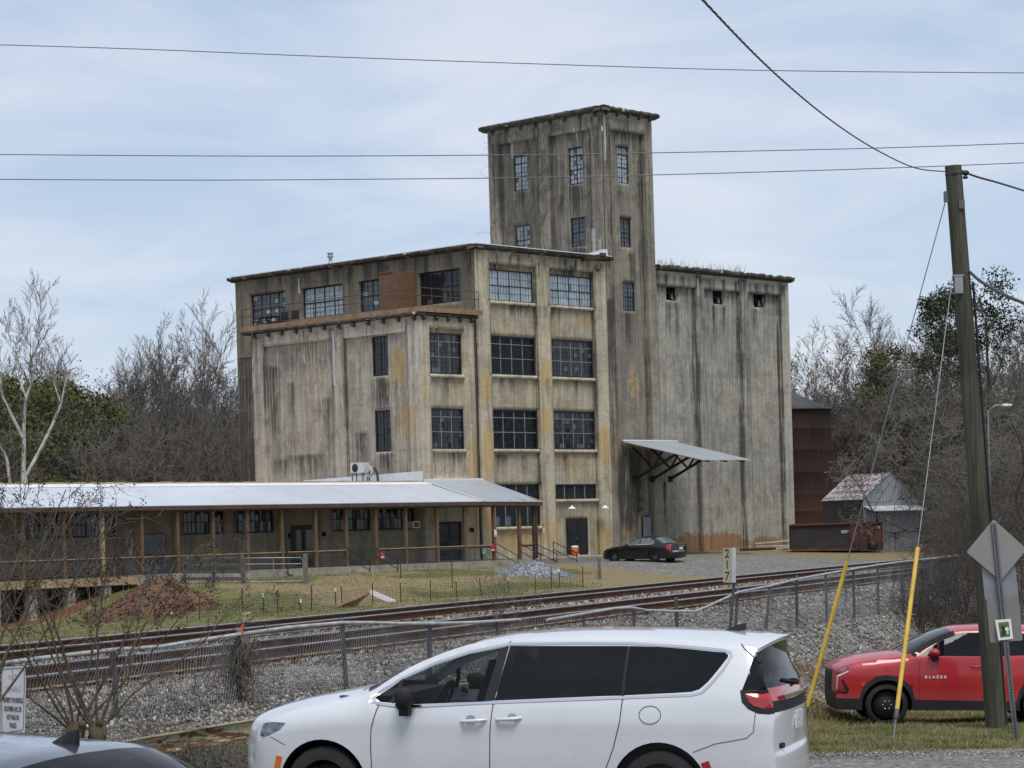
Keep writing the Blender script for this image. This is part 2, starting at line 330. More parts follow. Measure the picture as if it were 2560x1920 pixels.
# ---------------- the mill ----------------
mill = thing('mill_building', 'tall stained concrete mill with a square tower, grain bins and steel windows', 'building', BA, BRZ)
def relief(name, mat, u0, u1, z0, z1, rects, fn, stain, hd=.5, st=.22, parent=None, extra=()):
    """a wall face cut into cells; rects (u0,u1,z0,z1,depth) set how deep a cell lies, depth None is an opening"""
    us = {u0, u1}; zs = {z0, z1}
    for a, b, c, d, e in rects: us |= {a, b}; zs |= {c, d}
    def fill(q):
        q = sorted(x for x in q); r = []
        for a, b in zip(q, q[1:]):
            if b-a < 1e-4: continue
            k = max(1, int(round((b-a)/st))); r += [a+(b-a)*i/k for i in range(k)]
        return r+[q[-1]]
    us = [x for x in fill([u for u in us if u0 <= u <= u1])]; zs = fill([z for z in zs if z0 <= z <= z1])
    nu, nz_ = len(us)-1, len(zs)-1
    uc = [(a+b)/2 for a, b in zip(us, us[1:])]; zc = [(a+b)/2 for a, b in zip(zs, zs[1:])]
    D = np.zeros((nu, nz_))
    for a, b, c, d, e in rects:
        i0, i1 = np.searchsorted(uc, a), np.searchsorted(uc, b); j0, j1 = np.searchsorted(zc, c), np.searchsorted(zc, d)
        D[i0:i1, j0:j1] = np.nan if e is None else e
    vd = {}; vl = []; fl = []
    def vx(u, d, z):
        k = (round(u, 4), round(d, 4), round(z, 4))
        if k not in vd: vd[k] = len(vl); vl.append((u, d, z))
        return vd[k]
    def dep(i, j): return 0 if not (0 <= i < nu and 0 <= j < nz_) else D[i, j]
    for i in range(nu):
        for j in range(nz_):
            d = D[i, j]; a, b, c, e = us[i], us[i+1], zs[j], zs[j+1]
            if not np.isnan(d): fl.append((vx(a, d, c), vx(b, d, c), vx(b, d, e), vx(a, d, e)))
            if i+1 < nu:
                d2 = D[i+1, j]; p, q = (hd if np.isnan(d) else d), (hd if np.isnan(d2) else d2)
                if not (np.isnan(d) and np.isnan(d2)) and abs(p-q) > 1e-4: fl.append((vx(b, p, c), vx(b, q, c), vx(b, q, e), vx(b, p, e)))
            if j+1 < nz_:
                d2 = D[i, j+1]; p, q = (hd if np.isnan(d) else d), (hd if np.isnan(d2) else d2)
                if not (np.isnan(d) and np.isnan(d2)) and abs(p-q) > 1e-4: fl.append((vx(a, p, e), vx(b, p, e), vx(b, q, e), vx(a, q, e)))
    P = [fn(*p) for p in vl]; o = big(name, P, fl, mat, parent or mill)
    A = np.zeros((len(vl), 4), np.float32); A[:, 3] = 1
    U = np.array(vl)
    if stain: stain(U[:, 0], U[:, 2], U[:, 1], A)
    at = o.data.color_attributes.new('stain', 'FLOAT_COLOR', 'POINT'); at.data.foreach_set('color', np.clip(A, 0, 1).ravel())
    return o
def stains(seed, base=0.0, streaks=(), ochre=(), white=(), top=None, grey=()):
    rg = np.random.default_rng(seed)
    def f(u, z, d, A):
        A[:, 0] += base
        for (a, zt, ln, wd, s) in streaks:            # dark runs below a ledge; also shade painted along pilaster edges
            k = np.exp(-((u-a)/wd)**2); t = np.clip((zt-z)/ln, 0, 1); A[:, 0] = np.maximum(A[:, 0], s*k*(1-t)*(z <= zt+.02))
        if top:
            zt, ln, u0, u1, nst, s = top
            for _ in range(nst):
                a = rg.uniform(u0, u1); l2 = ln*rg.uniform(.25, 1)**1.6; wd = rg.uniform(.07, .28); q = s*rg.uniform(.4, 1)
                k = np.exp(-((u-a)/wd)**2); t = np.clip((zt-z)/l2, 0, 1); A[:, 0] = np.maximum(A[:, 0], q*k*(1-t**2)*(z <= zt+.02))
        for (a, c, ru, rz, s) in ochre: A[:, 1] = np.maximum(A[:, 1], s*np.exp(-(((u-a)/ru)**2+((z-c)/rz)**2)**1.5))
        for (a, zt, ln, wd, s) in white:
            k = np.exp(-((u-a)/wd)**2); A[:, 2] = np.maximum(A[:, 2], s*k*((z <= zt) & (z >= zt-ln)))
        for (a, c, ru, rz, s) in grey: A[:, 0] += s*np.exp(-(((u-a)/ru)**2+((z-c)/rz)**2)**2)
        A[:, 0] += ((d > .14) & (d < .6))*.25  # recessed panels and reveals coloured darker in place of shade
    return f
fR = lambda y0: (lambda u, d, z: (u, y0+d, z))        # right-facing front
fL = lambda x0: (lambda t, d, z: (x0+d, t, z))        # left-facing side
GB = -2.5                                             # walls run below the yard
row1 = (16.4, 18.3); row2 = (12.0, 14.33); row3 = (7.55, 9.93)
WR = [(1.1, 5.15, *row1), (6.46, 10.57, *row1), (1.1, 5.2, *row2), (6.49, 10.55, *row2), (1.18, 5.22, *row3), (6.56, 10.55, *row3), (1.2, 5.24, 2.9, 5.44), (6.57, 10.5, 4.5, 5.41)]
bay = [(1.1, 5.22, GB, 18.62, .2), (6.47, 10.57, GB, 18.62, .2)]
sill = lambda L_: [(a-.05, b+.05, c-.2, c, .02) for a, b, c, d in L_]
hol = lambda L_: [(a, b, c, d, None) for a, b, c, d in L_]
sr = [(random.uniform(1, 10.6), random.choice([16.2, 11.8, 7.3]), random.uniform(.6, 2.0), random.uniform(.08, .25), random.uniform(.3, .8)) for _ in range(44)]
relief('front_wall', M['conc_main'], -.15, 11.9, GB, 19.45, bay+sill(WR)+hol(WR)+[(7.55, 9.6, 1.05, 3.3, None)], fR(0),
       stains(1, .05, sr+[(1.1, 19, 30, .07, .8), (5.22, 19, 30, .08, .9), (6.47, 19, 30, .07, .7), (10.57, 19, 30, .09, .9), (11.9, 19, 30, .1, 1.0), (-.15, 15, 30, .08, 1.0)]+[(1.9+i*1.0, 19.2, 1.3, .12, 1.0) for i in range(0, 10)]+[(5.5, 19, 2, .15, .9), (6.3, 19, 3, .15, .9), (8.6, 18.9, 1.6, .3, 1.1), (11.2, 19.2, 2.5, .2, .9)],  # entries at the bay edges paint the shade of their reveals
              [(.55, 11.2, .5, 1.2, 1), (.6, 7.4, .55, 1.8, 1), (.4, 4.4, .6, 2.4, .9), (5.85, 12.1, .45, 1.1, 1), (5.8, 9.2, .5, 1.2, 1), (9.9, 15.6, .6, .6, .9), (11.2, 7.7, .6, 1.5, 1), (3.2, 2.1, 2.6, .9, .85), (7.4, 7.0, .9, .5, .7), (6.0, 2.6, 1, 1.4, .6), (10.9, 2.0, 1.4, 1.6, .6), (8.6, 6.6, 1.3, .5, .6)],
              [(1.8, 19.1, 1.2, .06, .9), (3.0, 19.1, 1., .05, .8), (.3, 19.1, 2.4, .09, .8), (7.2, 14.4, .05, .4, 1)], (19.3, 2.6, 0, 11.9, 26, .85)), hd=.4)
# tower: right face runs down to the yard, left face stands above the roof
WT = [(13.37, 14.53, 24.47, 26.82), (13.47, 14.57, 20.42, 22.3), (13.55, 14.7, 16.38, 18.2)]
relief('tower_front_wall', M['conc_tower'], 11.75, 16.6, GB, 28.88, [(12.45, 15.6, GB, 27.7, .22), (15.6, 15.8, GB, 27.7, .34)]+hol(WT)+[(14.78, 15.56, 1., 3.32, None)], fR(-.05),
       stains(2, .1, [(15.7, 28, 60, .13, 1.1), (12.45, 28, 40, .1, .7), (12.1, 28, 16, .3, .8), (15.4, 26, 22, .2, .5), (16.2, 24, 20, .2, .6), (13.4, 24.4, 3, .3, .7), (14.5, 20, 6, .3, .6), (13.9, 16.2, 5, .5, .5), (12.0, 17, 15, .35, .9)],  # groove and panel edge entries are painted shade, the rest runs
              [(14.4, 11.8, .8, 1.5, .62), (12.5, 7.6, .4, 1.4, .8), (13.4, 2.2, 1.2, 1.6, .55), (14, 20, .8, .4, .5)], [(12.0, 28.6, 3.0, .05, .9)], (28.6, 4, 11.7, 16.6, 18, .8),
              grey=[(13.6, 5.2, 1.3, 2.6, .95), (12.2, 12, .5, 8, .25)]), hd=.45)  # darker patch on the wall below the canopy
WTL = [(6.63, 7.86, 24.66, 26.95), (1.85, 3.07, 24.52, 26.85), (6.53, 7.88, 20.5, 22.43), (1.78, 3.05, 20.55, 22.4)]
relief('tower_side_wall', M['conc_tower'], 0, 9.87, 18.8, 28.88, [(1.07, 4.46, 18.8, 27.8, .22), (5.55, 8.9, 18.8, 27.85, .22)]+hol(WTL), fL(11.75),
       stains(3, .22, [(1.07, 28, 20, .1, .9), (4.46, 28, 20, .1, 1.0), (5.55, 28, 20, .1, .7), (8.9, 28, 20, .12, 1.0), (.5, 28, 9, .4, .9), (1.3, 27, 9, .3, .7), (2.5, 24.4, 4, .6, 1.0), (5.0, 27, 9, .5, .7), (9.4, 28, 9, .4, .9), (7.3, 24.5, 1.5, .5, .9), (3.8, 24, 5, .3, .6), (2.3, 20.4, 1.4, .7, 1)],  # panel edge entries put the shade of the recess into the colour
              [], [(7.9, 28.2, 1.4, .06, .9), (6.7, 28.2, 1.3, .06, .9), (5.2, 28.3, 1.7, .08, .9), (3.2, 28.2, .9, .06, .9), (2.3, 28.2, .9, .06, .8), (1.0, 21.6, 2.2, .35, .8), (4.1, 20.4, 1.4, .25, .7), (.4, 21, 1.6, .3, .6)], (28.6, 3.5, 0, 9.9, 30, .95)), hd=.45)
# grain bins
WS = [(18.04, 19.23, 17.3, 18.18), (22.92, 24.14, 17.3, 18.2), (27.37, 28.6, 17.3, 18.2)]
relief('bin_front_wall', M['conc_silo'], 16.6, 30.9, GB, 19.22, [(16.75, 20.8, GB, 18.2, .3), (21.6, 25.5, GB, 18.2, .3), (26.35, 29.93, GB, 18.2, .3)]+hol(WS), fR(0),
       stains(4, .06, [(21.2, 19, 24, .42, .62), (25.95, 19, 24, .42, .70), (20.8, 19, 40, .16, 1.1), (25.5, 19, 40, .16, 1.1), (29.93, 19, 40, .14, 1.0), (16.75, 19, 30, .12, .8), (20.6, 17, 16, .2, .4), (18.2, 17.2, 3, .2, .8), (19.1, 17.2, 4, .2, .6), (23, 17.2, 3, .2, .8), (24.1, 17.2, 3.5, .2, .6), (27.5, 17.2, 3, .2, .7), (17.3, 5.6, 5, .25, .7), (30.3, 12, 8, .2, .3)],  # pilaster edges darkened in colour, standing in for shaded reveals
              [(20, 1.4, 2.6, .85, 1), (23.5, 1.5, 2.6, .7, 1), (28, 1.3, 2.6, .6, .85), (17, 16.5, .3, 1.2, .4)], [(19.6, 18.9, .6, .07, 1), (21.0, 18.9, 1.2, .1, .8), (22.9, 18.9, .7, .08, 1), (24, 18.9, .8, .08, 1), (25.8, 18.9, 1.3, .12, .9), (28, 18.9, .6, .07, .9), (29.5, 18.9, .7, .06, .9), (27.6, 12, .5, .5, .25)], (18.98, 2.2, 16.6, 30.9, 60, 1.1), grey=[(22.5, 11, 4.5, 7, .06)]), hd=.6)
# top floor seen from the side, above the balcony
WL = [(16.95, 20.4, 16.42, 18.4), (11.6, 15.4, 16.45, 18.38), (8.1, 10.12, 16.45, 18.37), (1.37, 4.87, 16.4, 18.38)]
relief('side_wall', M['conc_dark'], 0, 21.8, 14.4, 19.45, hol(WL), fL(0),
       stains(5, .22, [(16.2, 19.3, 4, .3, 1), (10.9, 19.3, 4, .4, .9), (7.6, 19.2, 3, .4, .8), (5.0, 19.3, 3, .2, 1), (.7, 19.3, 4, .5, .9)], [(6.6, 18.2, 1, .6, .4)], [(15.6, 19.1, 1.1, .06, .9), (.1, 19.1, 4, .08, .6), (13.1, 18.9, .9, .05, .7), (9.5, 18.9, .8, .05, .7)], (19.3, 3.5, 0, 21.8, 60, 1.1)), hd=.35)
relief('side_wall', M['conc_dark'], 14.5, 21.8, GB, 14.4, [], fL(.02), stains(6, .75, [(15, 14, 14, .4, .9)]), st=.4)  # far strip of the side wall, toned darker throughout
# annex below the balcony
WAL = [(2.85, 4.18, 11.95, 14.3), (2.8, 4.12, 7.5, 9.93)]
relief('annex_side_wall', M['conc_annex'], 0, 14.69, GB, 15.22, [(7.51, 13.63, GB, 14.38, .2), (1.08, 6.45, GB, 14.37, .2)]+hol(WAL), fL(-4.9),
       stains(7, .08, [(7.51, 15, 14, .1, .9), (13.63, 15, 14, .1, .9), (6.45, 15, 14, .09, .9), (1.08, 15, 14, .09, .7), (14.69, 15, 20, .15, .8), (7.3, 15, 11, .3, .65), (6.6, 15, 9, .15, .5), (14.2, 15, 12, .4, .6), (.5, 15, 8, .3, .5), (12.9, 13, 8, .5, .75), (11.4, 12, 6, .3, .6), (8.2, 11, 5, .6, .5), (3.4, 11.8, 2.2, .6, .7), (3.2, 7.4, 1.4, .6, 1), (10.2, 7.6, 1.8, 1.8, .7), (5.4, 8.6, 3, .6, .6), (12.6, 7.4, 1.5, 1, .6), (2.2, 11.5, 4, .2, .5)],  # entries at panel edges and the far corner carry painted shade
              [(2.0, 12.4, .75, 1.2, 1), (1.3, 9.2, 1.0, 1.5, .75), (.5, 8.5, .4, 1.2, .6)], [(14.6, 15, 4.5, .12, 1), (14.0, 15, 2.6, .08, 1), (12.6, 14.2, 1.8, .09, 1), (10.1, 14.2, 1, .06, .9), (7.3, 15, 3.4, .12, .95), (6.6, 14.6, 5.4, .07, 1), (5.4, 14.8, .9, .12, .7), (.25, 15, 2.9, .16, 1), (.9, 14.3, 1.6, .09, .9), (9.7, 13.4, .4, .4, .4)], (15.05, 1.4, 0, 14.7, 40, .6), grey=[(3.4, 10.8, .8, .9, .35), (10, 13.5, 3.5, .8, .22)]), hd=.4)
WAR = [(-4.06, -1.22, 11.88, 14.3), (-4.03, -1.2, 7.52, 9.9)]
relief('annex_front_wall', M['conc_main'], -4.9, -.15, GB, 15.22, [(-4.1, -1.18, 5.8, 14.55, .2), (-.35, -.15, GB, 15.22, .12)]+sill(WAR)+hol(WAR)+[(-3.72, -1.7, 1.02, 3.28, None)], fR(0),
       stains(8, .06, [(-2.4, 11.7, 1.5, .5, .5), (-2, 7.3, 1.3, .8, .5), (-1, 15, 5, .2, .4), (-4.5, 14, 6, .2, .4)], [(-4.5, 10.6, .4, 1.4, .6), (-.7, 6.8, .5, 1.4, 1), (-1.7, 11.4, .6, .3, .7), (-.7, 3, .6, 2.4, .7)], [(-.8, 15, 1.4, .07, .9), (-3.5, 15, .9, .05, .8), (-4.7, 15, 2.2, .1, .9)], (15.05, 1.0, -4.9, 0, 16, .6)), hd=.4)
# faces that turn away from the road, roofs
def plain(name, mat, quads):
    b = MB()
    for q in quads: b.quad(*q)
    return stain0(b.build(name, mat, mill), .15)
plain('back_wall', M['conc_dark'], [((0, 21.8, GB), (16, 21.8, GB), (16, 21.8, 19.3), (0, 21.8, 19.3)), ((30.9, 0, GB), (30.9, 13, GB), (30.9, 13, 19), (30.9, 0, 19)), ((16, 13, GB), (30.9, 13, GB), (30.9, 13, 19), (16, 13, 19)), ((16, 13, GB), (16, 21.8, GB), (16, 21.8, 19.3), (16, 13, 19.3)),
      ((16.6, 0, 18.5), (16.6, 9.87, 18.5), (16.6, 9.87, 28.6), (16.6, 0, 28.6)), ((11.75, 9.87, 18.5), (16.6, 9.87, 18.5), (16.6, 9.87, 28.6), (11.75, 9.87, 28.6)), ((-4.9, 14.69, GB), (0, 14.69, GB), (0, 14.69, 15.05), (-4.9, 14.69, 15.05))])
M['roof_felt'] = simple('roof_felt', (.45, .45, .44, 1), .8)
b = MB(); b.quad((-.3, -.3, 19.5), (12, -.3, 19.5), (16, 21.8, 19.5), (-.3, 21.8, 19.5)); b.quad((16.6, -.3, 19.3), (31, -.3, 19.3), (31, 13, 19.3), (16.6, 13, 19.3)); b.quad((11.6, -.2, 28.95), (16.8, -.2, 28.95), (16.8, 10, 28.95), (11.6, 10, 28.95))
b.build('roof', M['roof_felt'], mill)
def ledge(name, a, bq, out, z0, z1, ov, mat, th=.35, jit=.035, seg=.35, white=None):
    """weathered projecting slab along a wall top from a to bq; out = outward unit vector"""
    a, bq, out = Vector(a), Vector(bq), Vector(out); n = max(2, int((bq-a).length/seg)); V = []; Fq = []
    for i in range(n+1):
        p = a.lerp(bq, i/n); j = [random.uniform(-jit, jit) for _ in range(6)]
        prof = [(-th, z0), (0.02, z0), (ov*.45+j[3]*.5, z0+.06), (ov+j[0]*.8, z0+(z1-z0)*.35+j[1]*.7), (ov+j[2]*.8, z1+j[1]), (ov-.12, z1+.02+j[4]), (-th, z1+.02)]
        V += [tuple(p+out*o_+Vector((0, 0, z_))) for o_, z_ in prof]
    k = 7
    for i in range(n):
        for q in range(k): Fq.append((i*k+q, i*k+(q+1) % k, (i+1)*k+(q+1) % k, (i+1)*k+q))
    for e in (0, n):
        Fq.append((e*k, e*k+2, e*k+3, e*k+6)); Fq.append((e*k+3, e*k+4, e*k+5, e*k+6))
    o = big(name, V, Fq, [mat], mill)
    A = np.zeros((len(V), 4), np.float32); A[:, 0] = .35+rng.random(len(V))*.6; A[:, 2] = (rng.random(len(V)) > .9)*.7; A[:, 3] = 1
    at = o.data.color_attributes.new('stain', 'FLOAT_COLOR', 'POINT'); at.data.foreach_set('color', A.ravel()); return o
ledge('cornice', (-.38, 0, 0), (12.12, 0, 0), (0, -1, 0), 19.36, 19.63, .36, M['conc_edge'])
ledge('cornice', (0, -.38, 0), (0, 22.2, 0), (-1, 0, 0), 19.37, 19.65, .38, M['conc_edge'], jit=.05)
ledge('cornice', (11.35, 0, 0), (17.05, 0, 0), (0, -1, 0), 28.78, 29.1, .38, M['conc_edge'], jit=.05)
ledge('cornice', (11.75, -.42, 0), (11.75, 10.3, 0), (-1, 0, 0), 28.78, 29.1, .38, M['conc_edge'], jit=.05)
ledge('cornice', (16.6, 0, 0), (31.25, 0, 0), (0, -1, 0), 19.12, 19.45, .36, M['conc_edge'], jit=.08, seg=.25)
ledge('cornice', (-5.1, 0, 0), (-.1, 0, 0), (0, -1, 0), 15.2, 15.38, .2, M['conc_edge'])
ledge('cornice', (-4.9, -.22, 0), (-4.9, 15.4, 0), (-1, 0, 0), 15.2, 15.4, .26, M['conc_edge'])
b = MB()
for q in (((-.3, -.34, 19.66), (11.9, -.34, 19.66), .14, .05), ((-.34, 0, 19.68), (-.34, 21.8, 19.68), .12, .05), ((11.4, 0, 29.12), (11.4, 9.9, 29.12), .08, .04)): b = MB(); b.bar(*q); b.build('roof_flashing', M['white_roof'], mill)
b = MB(); b.add([(9.6, -.2, 19.6), (11.74, -.2, 19.6), (11.74, -.2, 20.1), (11.3, -.2, 20.08), (9.6, -.2, 19.66)], [(0, 1, 2, 3, 4)]); b.build('wall_flashing', M['white_roof'], mill); b = MB(); b.box(16.62, 17.0, -.28, -.2, 19.35, 19.75); b.build('wall_flashing', M['white_roof'], mill)
# corbels under the cornices
b = MB()
def corbel(fn, u, z, w=.2, h=.26, o=.24):
    prof = [(0, z), (-o, z), (-o, z-.1), (-o*.5, z-h*.7), (0, z-h)]
    for s in (-1, 1): b.add([fn(u+s*w/2, d, zz) for d, zz in prof], [(0, 1, 2, 3, 4)])
    for i in range(4):
        (d0, z0), (d1, z1) = prof[i], prof[i+1]; b.add([fn(u-w/2, d0, z0), fn(u+w/2, d0, z0), fn(u+w/2, d1, z1), fn(u-w/2, d1, z1)], [(0, 1, 2, 3)])
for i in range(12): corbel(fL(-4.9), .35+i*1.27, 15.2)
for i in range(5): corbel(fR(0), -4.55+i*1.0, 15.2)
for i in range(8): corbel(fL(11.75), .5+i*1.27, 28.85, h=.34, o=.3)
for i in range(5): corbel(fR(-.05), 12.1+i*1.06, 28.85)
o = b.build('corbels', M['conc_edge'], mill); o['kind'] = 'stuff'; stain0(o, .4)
# windows
def window(fn, a, b_, z0, z1, cols, rows, d=.3, gl='glass_dark', mull='mullion', fine=(3, 3), fw=.07, mw=.055, parent=None, split=None, finew=.018):
    q = MB(); q.cm = 0
    B = lambda u0, u1, w0, w1, d0, d1: q.box(u0, u1, d0, d1, w0, w1, fn)
    B(a, a+fw, z0, z1, d-.06, d+.06); B(b_-fw, b_, z0, z1, d-.06, d+.06); B(a+fw, b_-fw, z0, z0+fw, d-.06, d+.06); B(a+fw, b_-fw, z1-fw, z1, d-.06, d+.06)
    q.cm = 1; ia, ib, iz0, iz1 = a+fw, b_-fw, z0+fw, z1-fw
    zz = [iz0+(iz1-iz0)*f for f in (split or [i/rows for i in range(rows+1)])]
    uu = [ia+(ib-ia)*i/cols for i in range(cols+1)]
    for u in uu[1:-1]: B(u-mw/2, u+mw/2, iz0, iz1, d-.03, d+.02)
    for z in zz[1:-1]: B(ia, ib, z-mw/2, z+mw/2, d-.032, d+.018)
    q.cm = 2; f = finew/2
    for c0, c1 in zip(uu, uu[1:]):
        for i in range(1, fine[0]): u = c0+(c1-c0)*i/fine[0]; B(u-f, u+f, iz0, iz1, d-.012, d+.01)
    for r0, r1 in zip(zz, zz[1:]):
        n = fine[1] if r1-r0 > .6 else 1
        for i in range(1, n): z = r0+(r1-r0)*i/n; B(ia, ib, z-f, z+f, d-.013, d+.009)
    o = q.build('window', [M['steel_dark'], M[mull], M['steel_dark'] if gl != 'glass_sky' else M['mullion']], parent or mill)
    g_ = MB(); k = 0; gls = gl if isinstance(gl, (list, tuple)) else [gl]
    for c0, c1 in zip(uu, uu[1:]):
        for r0, r1 in zip(zz, zz[1:]):
            nu_, nz_ = fine[0], fine[1] if r1-r0 > .6 else 1
            for i in range(nu_):
                for j in range(nz_):
                    g_.cm = 0 if len(gls) == 1 else (random.randrange(1, len(gls)) if random.random() < .16 else 0)
                    p = [c0+(c1-c0)*i/nu_, c0+(c1-c0)*(i+1)/nu_, r0+(r1-r0)*j/nz_, r0+(r1-r0)*(j+1)/nz_]
                    e = [random.uniform(-.010, .010) for _ in range(3)]
                    g_.add([fn(p[0], d+.004+e[0], p[2]), fn(p[1], d+.004+e[1], p[2]), fn(p[1], d+.004+e[2]+e[1]-e[0], p[3]), fn(p[0], d+.004+e[2], p[3])], [(0, 1, 2, 3)])
    g_.build('pane', [M[x] for x in gls], o); return o
F0 = fR(0)
for i, (a, b_, c, d_) in enumerate(WR):
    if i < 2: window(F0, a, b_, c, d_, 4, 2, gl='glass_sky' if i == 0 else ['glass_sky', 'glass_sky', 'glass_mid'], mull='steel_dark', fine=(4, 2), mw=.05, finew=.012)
    elif i < 6: window(F0, a, b_, c, d_, 4, 3, gl='glass_clear' if i in (2, 4) else ['glass_dark', 'glass_dark', 'glass_mid'] if i == 5 else ['glass_dark', 'glass_dark', 'glass_dark', 'glass_mid'], mull='muntin_pale', split=[0, .42, .82, 1], fine=(3, 3), mw=.042, fw=.1, finew=.013)
    elif i == 6: window(F0, a, b_, c, d_, 4, 2, gl=['glass_dark', 'glass_mid', 'glass_dark'], mull='muntin_pale', fine=(2, 2), mw=.06)
    else: window(F0, a, b_, c, d_, 4, 1, gl='glass_dark', mull='muntin_pale', fine=(4, 1), mw=.05)
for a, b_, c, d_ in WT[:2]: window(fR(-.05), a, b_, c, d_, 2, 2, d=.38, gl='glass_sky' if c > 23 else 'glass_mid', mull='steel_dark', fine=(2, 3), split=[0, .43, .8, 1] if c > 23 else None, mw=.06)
window(fR(-.05), *WT[2], 2, 2, d=.3, gl='glass_mid', mull='steel_dark', fine=(2, 3))
for i, (a, b_, c, d_) in enumerate(WTL): window(fL(11.75), a, b_, c, d_, 2, 3 if i < 2 else 2, d=.36, gl=['glass_sky', 'glass_mid'] if i != 3 else ['glass_mid', 'glass_sky', 'glass_dark'], mull='steel_dark', fine=(2, 3), split=[0, .4, .8, 1] if i < 2 else None, mw=.06)
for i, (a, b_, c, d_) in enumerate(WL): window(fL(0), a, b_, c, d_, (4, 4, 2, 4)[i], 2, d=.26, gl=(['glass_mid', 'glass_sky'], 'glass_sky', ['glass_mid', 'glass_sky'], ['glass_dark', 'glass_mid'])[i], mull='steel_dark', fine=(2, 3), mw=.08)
for a, b_, c, d_ in WAL: window(fL(-4.9), a, b_, c, d_, 2, 3, gl='glass_dark', mull='steel_dark', split=[0, .42, .85, 1], fine=(2, 3), fw=.1)
for a, b_, c, d_ in WAR: window(F0, a, b_, c, d_, 3, 3, gl=['glass_dark', 'glass_dark', 'glass_mid'], mull='muntin_pale', split=[0, .42, .82, 1], fine=(3, 3), mw=.042, fw=.1, finew=.013)
for a, b_, c, d_ in WS:                                # broken sashes of the bins
    q = MB()
    for u in (a+.3, a+.6, a+.9): q.bar((u, .3, c), (u+random.uniform(-.03, .03), .3, d_-random.choice([0, 0, .3])), .03)
    q.bar((a, .3, (c+d_)/2), (b_, .3, (c+d_)/2), .03)
    w_ = q.build('window', M['steel_dark'], mill)
    q = MB(); q.add([(a+.5, .32, c+.1), (a+.75, .33, c+.05), (a+.7, .34, c+.5), (a+.55, .33, c+.42)], [(0, 1, 2, 3)]); q.add([(a+.95, .32, c+.4), (a+1.1, .33, c+.3), (a+1.08, .33, c+.7)], [(0, 1, 2)])
    q.build('pane', M['glass_sky'], w_)
# dark rooms behind the clear panes, with a flight of stairs seen through them
b = MB()
for (z0, z1) in ((11.6, 14.6), (7.2, 10.2)): b.box(.9, 5.5, .45, 4.5, z0, z1)
M['interior'] = simple('interior', (.03, .03, .028, 1), .9); b.build('room', M['interior'], mill)
for z0 in (12.0, 7.6):
    b = MB(); b.bar((.9, .9, z0-.1), (4.0, .9, z0+2.5), .35, .06, up=(0, 1, 0))
    for i in range(9): b.box(1.1+i*.33, 1.45+i*.33, .9, 1.6, z0+.1+i*.28, z0+.15+i*.28)
    M['stair'] = simple('stair', (.5, .48, .42, 1), .8); b.build('staircase', M['stair'], mill)
b = MB(); b.box(16.8, 30.7, .62, .64, 16.9, 18.6); b.build('bin_interior', M['dark_void'], mill)  # near-black sheet stands in for the unlit inside of the bins
# doors
def door(fn, a, b_, z0, z1, mat, d=.2, leaves=2, glassy=False):
    q = MB(); w_ = (b_-a)/leaves
    for i in range(leaves): q.box(a+i*w_+.015, a+(i+1)*w_-.015, d, d+.05, z0, z1-.03, fn); q.box(a+i*w_+.15, a+(i+1)*w_-.15, d-.02, d, z0+.9, z1-.25, fn) if not glassy else None
    o = q.build('door', mat, mill)
    q = MB(); q.box(a+w_-.1, a+w_-.05, d-.06, d, z0+.95, z0+1.1, fn); q.build('handle', M['galv_dark'], o)
    if glassy:
        q = MB()
        for i in range(leaves): q.box(a+i*w_+.14, a+(i+1)*w_-.14, d-.012, d, z0+.35, z1-.2, fn)
        q.build('pane', M['glass_dark'], o)
    return o
door(F0, 7.55, 9.6, 1.06, 3.3, M['steel_dark']); door(fR(-.05), 14.78, 15.56, 1.0, 3.32, M['grey_door'], d=.1, leaves=1); door(F0, -3.72, -1.7, 1.02, 3.28, M['steel_dark'], glassy=True)
# balcony
b = MB(); b.box(-5.1, -5.02, -.3, 15.5, 15.42, 15.72); b.box(-5.02, .15, -.3, -.22, 15.42, 15.72); b.build('balcony_fascia', M['fascia'], mill)
b = MB(); b.box(-5.02, -.02, -.22, 15.4, 15.5, 15.64); b.build('balcony_deck', M['wood_grey'], mill)
b = MB(); r_ = .028
for z in (16.8, 16.35): b.tube([(-5.03, 15.45, z), (-5.03, -.2, z), (-.06, -.2, z)], r_, 6)
for i in range(8): t = .0+i*2.2; b.tube([(-5.03, t, 15.6), (-5.03, t, 16.8)], r_, 6)
for s in (-4.0, -2.5, -1.2, -.08): b.tube([(s, -.2, 15.6), (s, -.2, 16.8)], r_, 6)
b.build('balcony_railing', M['rust_pipe'], mill)
b = MB(); b.box(-1.85, 0, 5.0, 6.35, 15.66, 18.42); o = b.build('plywood_porch', M['plywood'], mill)
b = MB(); b.box(-1.88, -1.85, 5.25, 6.0, 15.7, 17.75); b.box(-1.9, -1.86, 5.15, 6.35, 18.38, 18.46); b.build('door', M['plywood'], o)
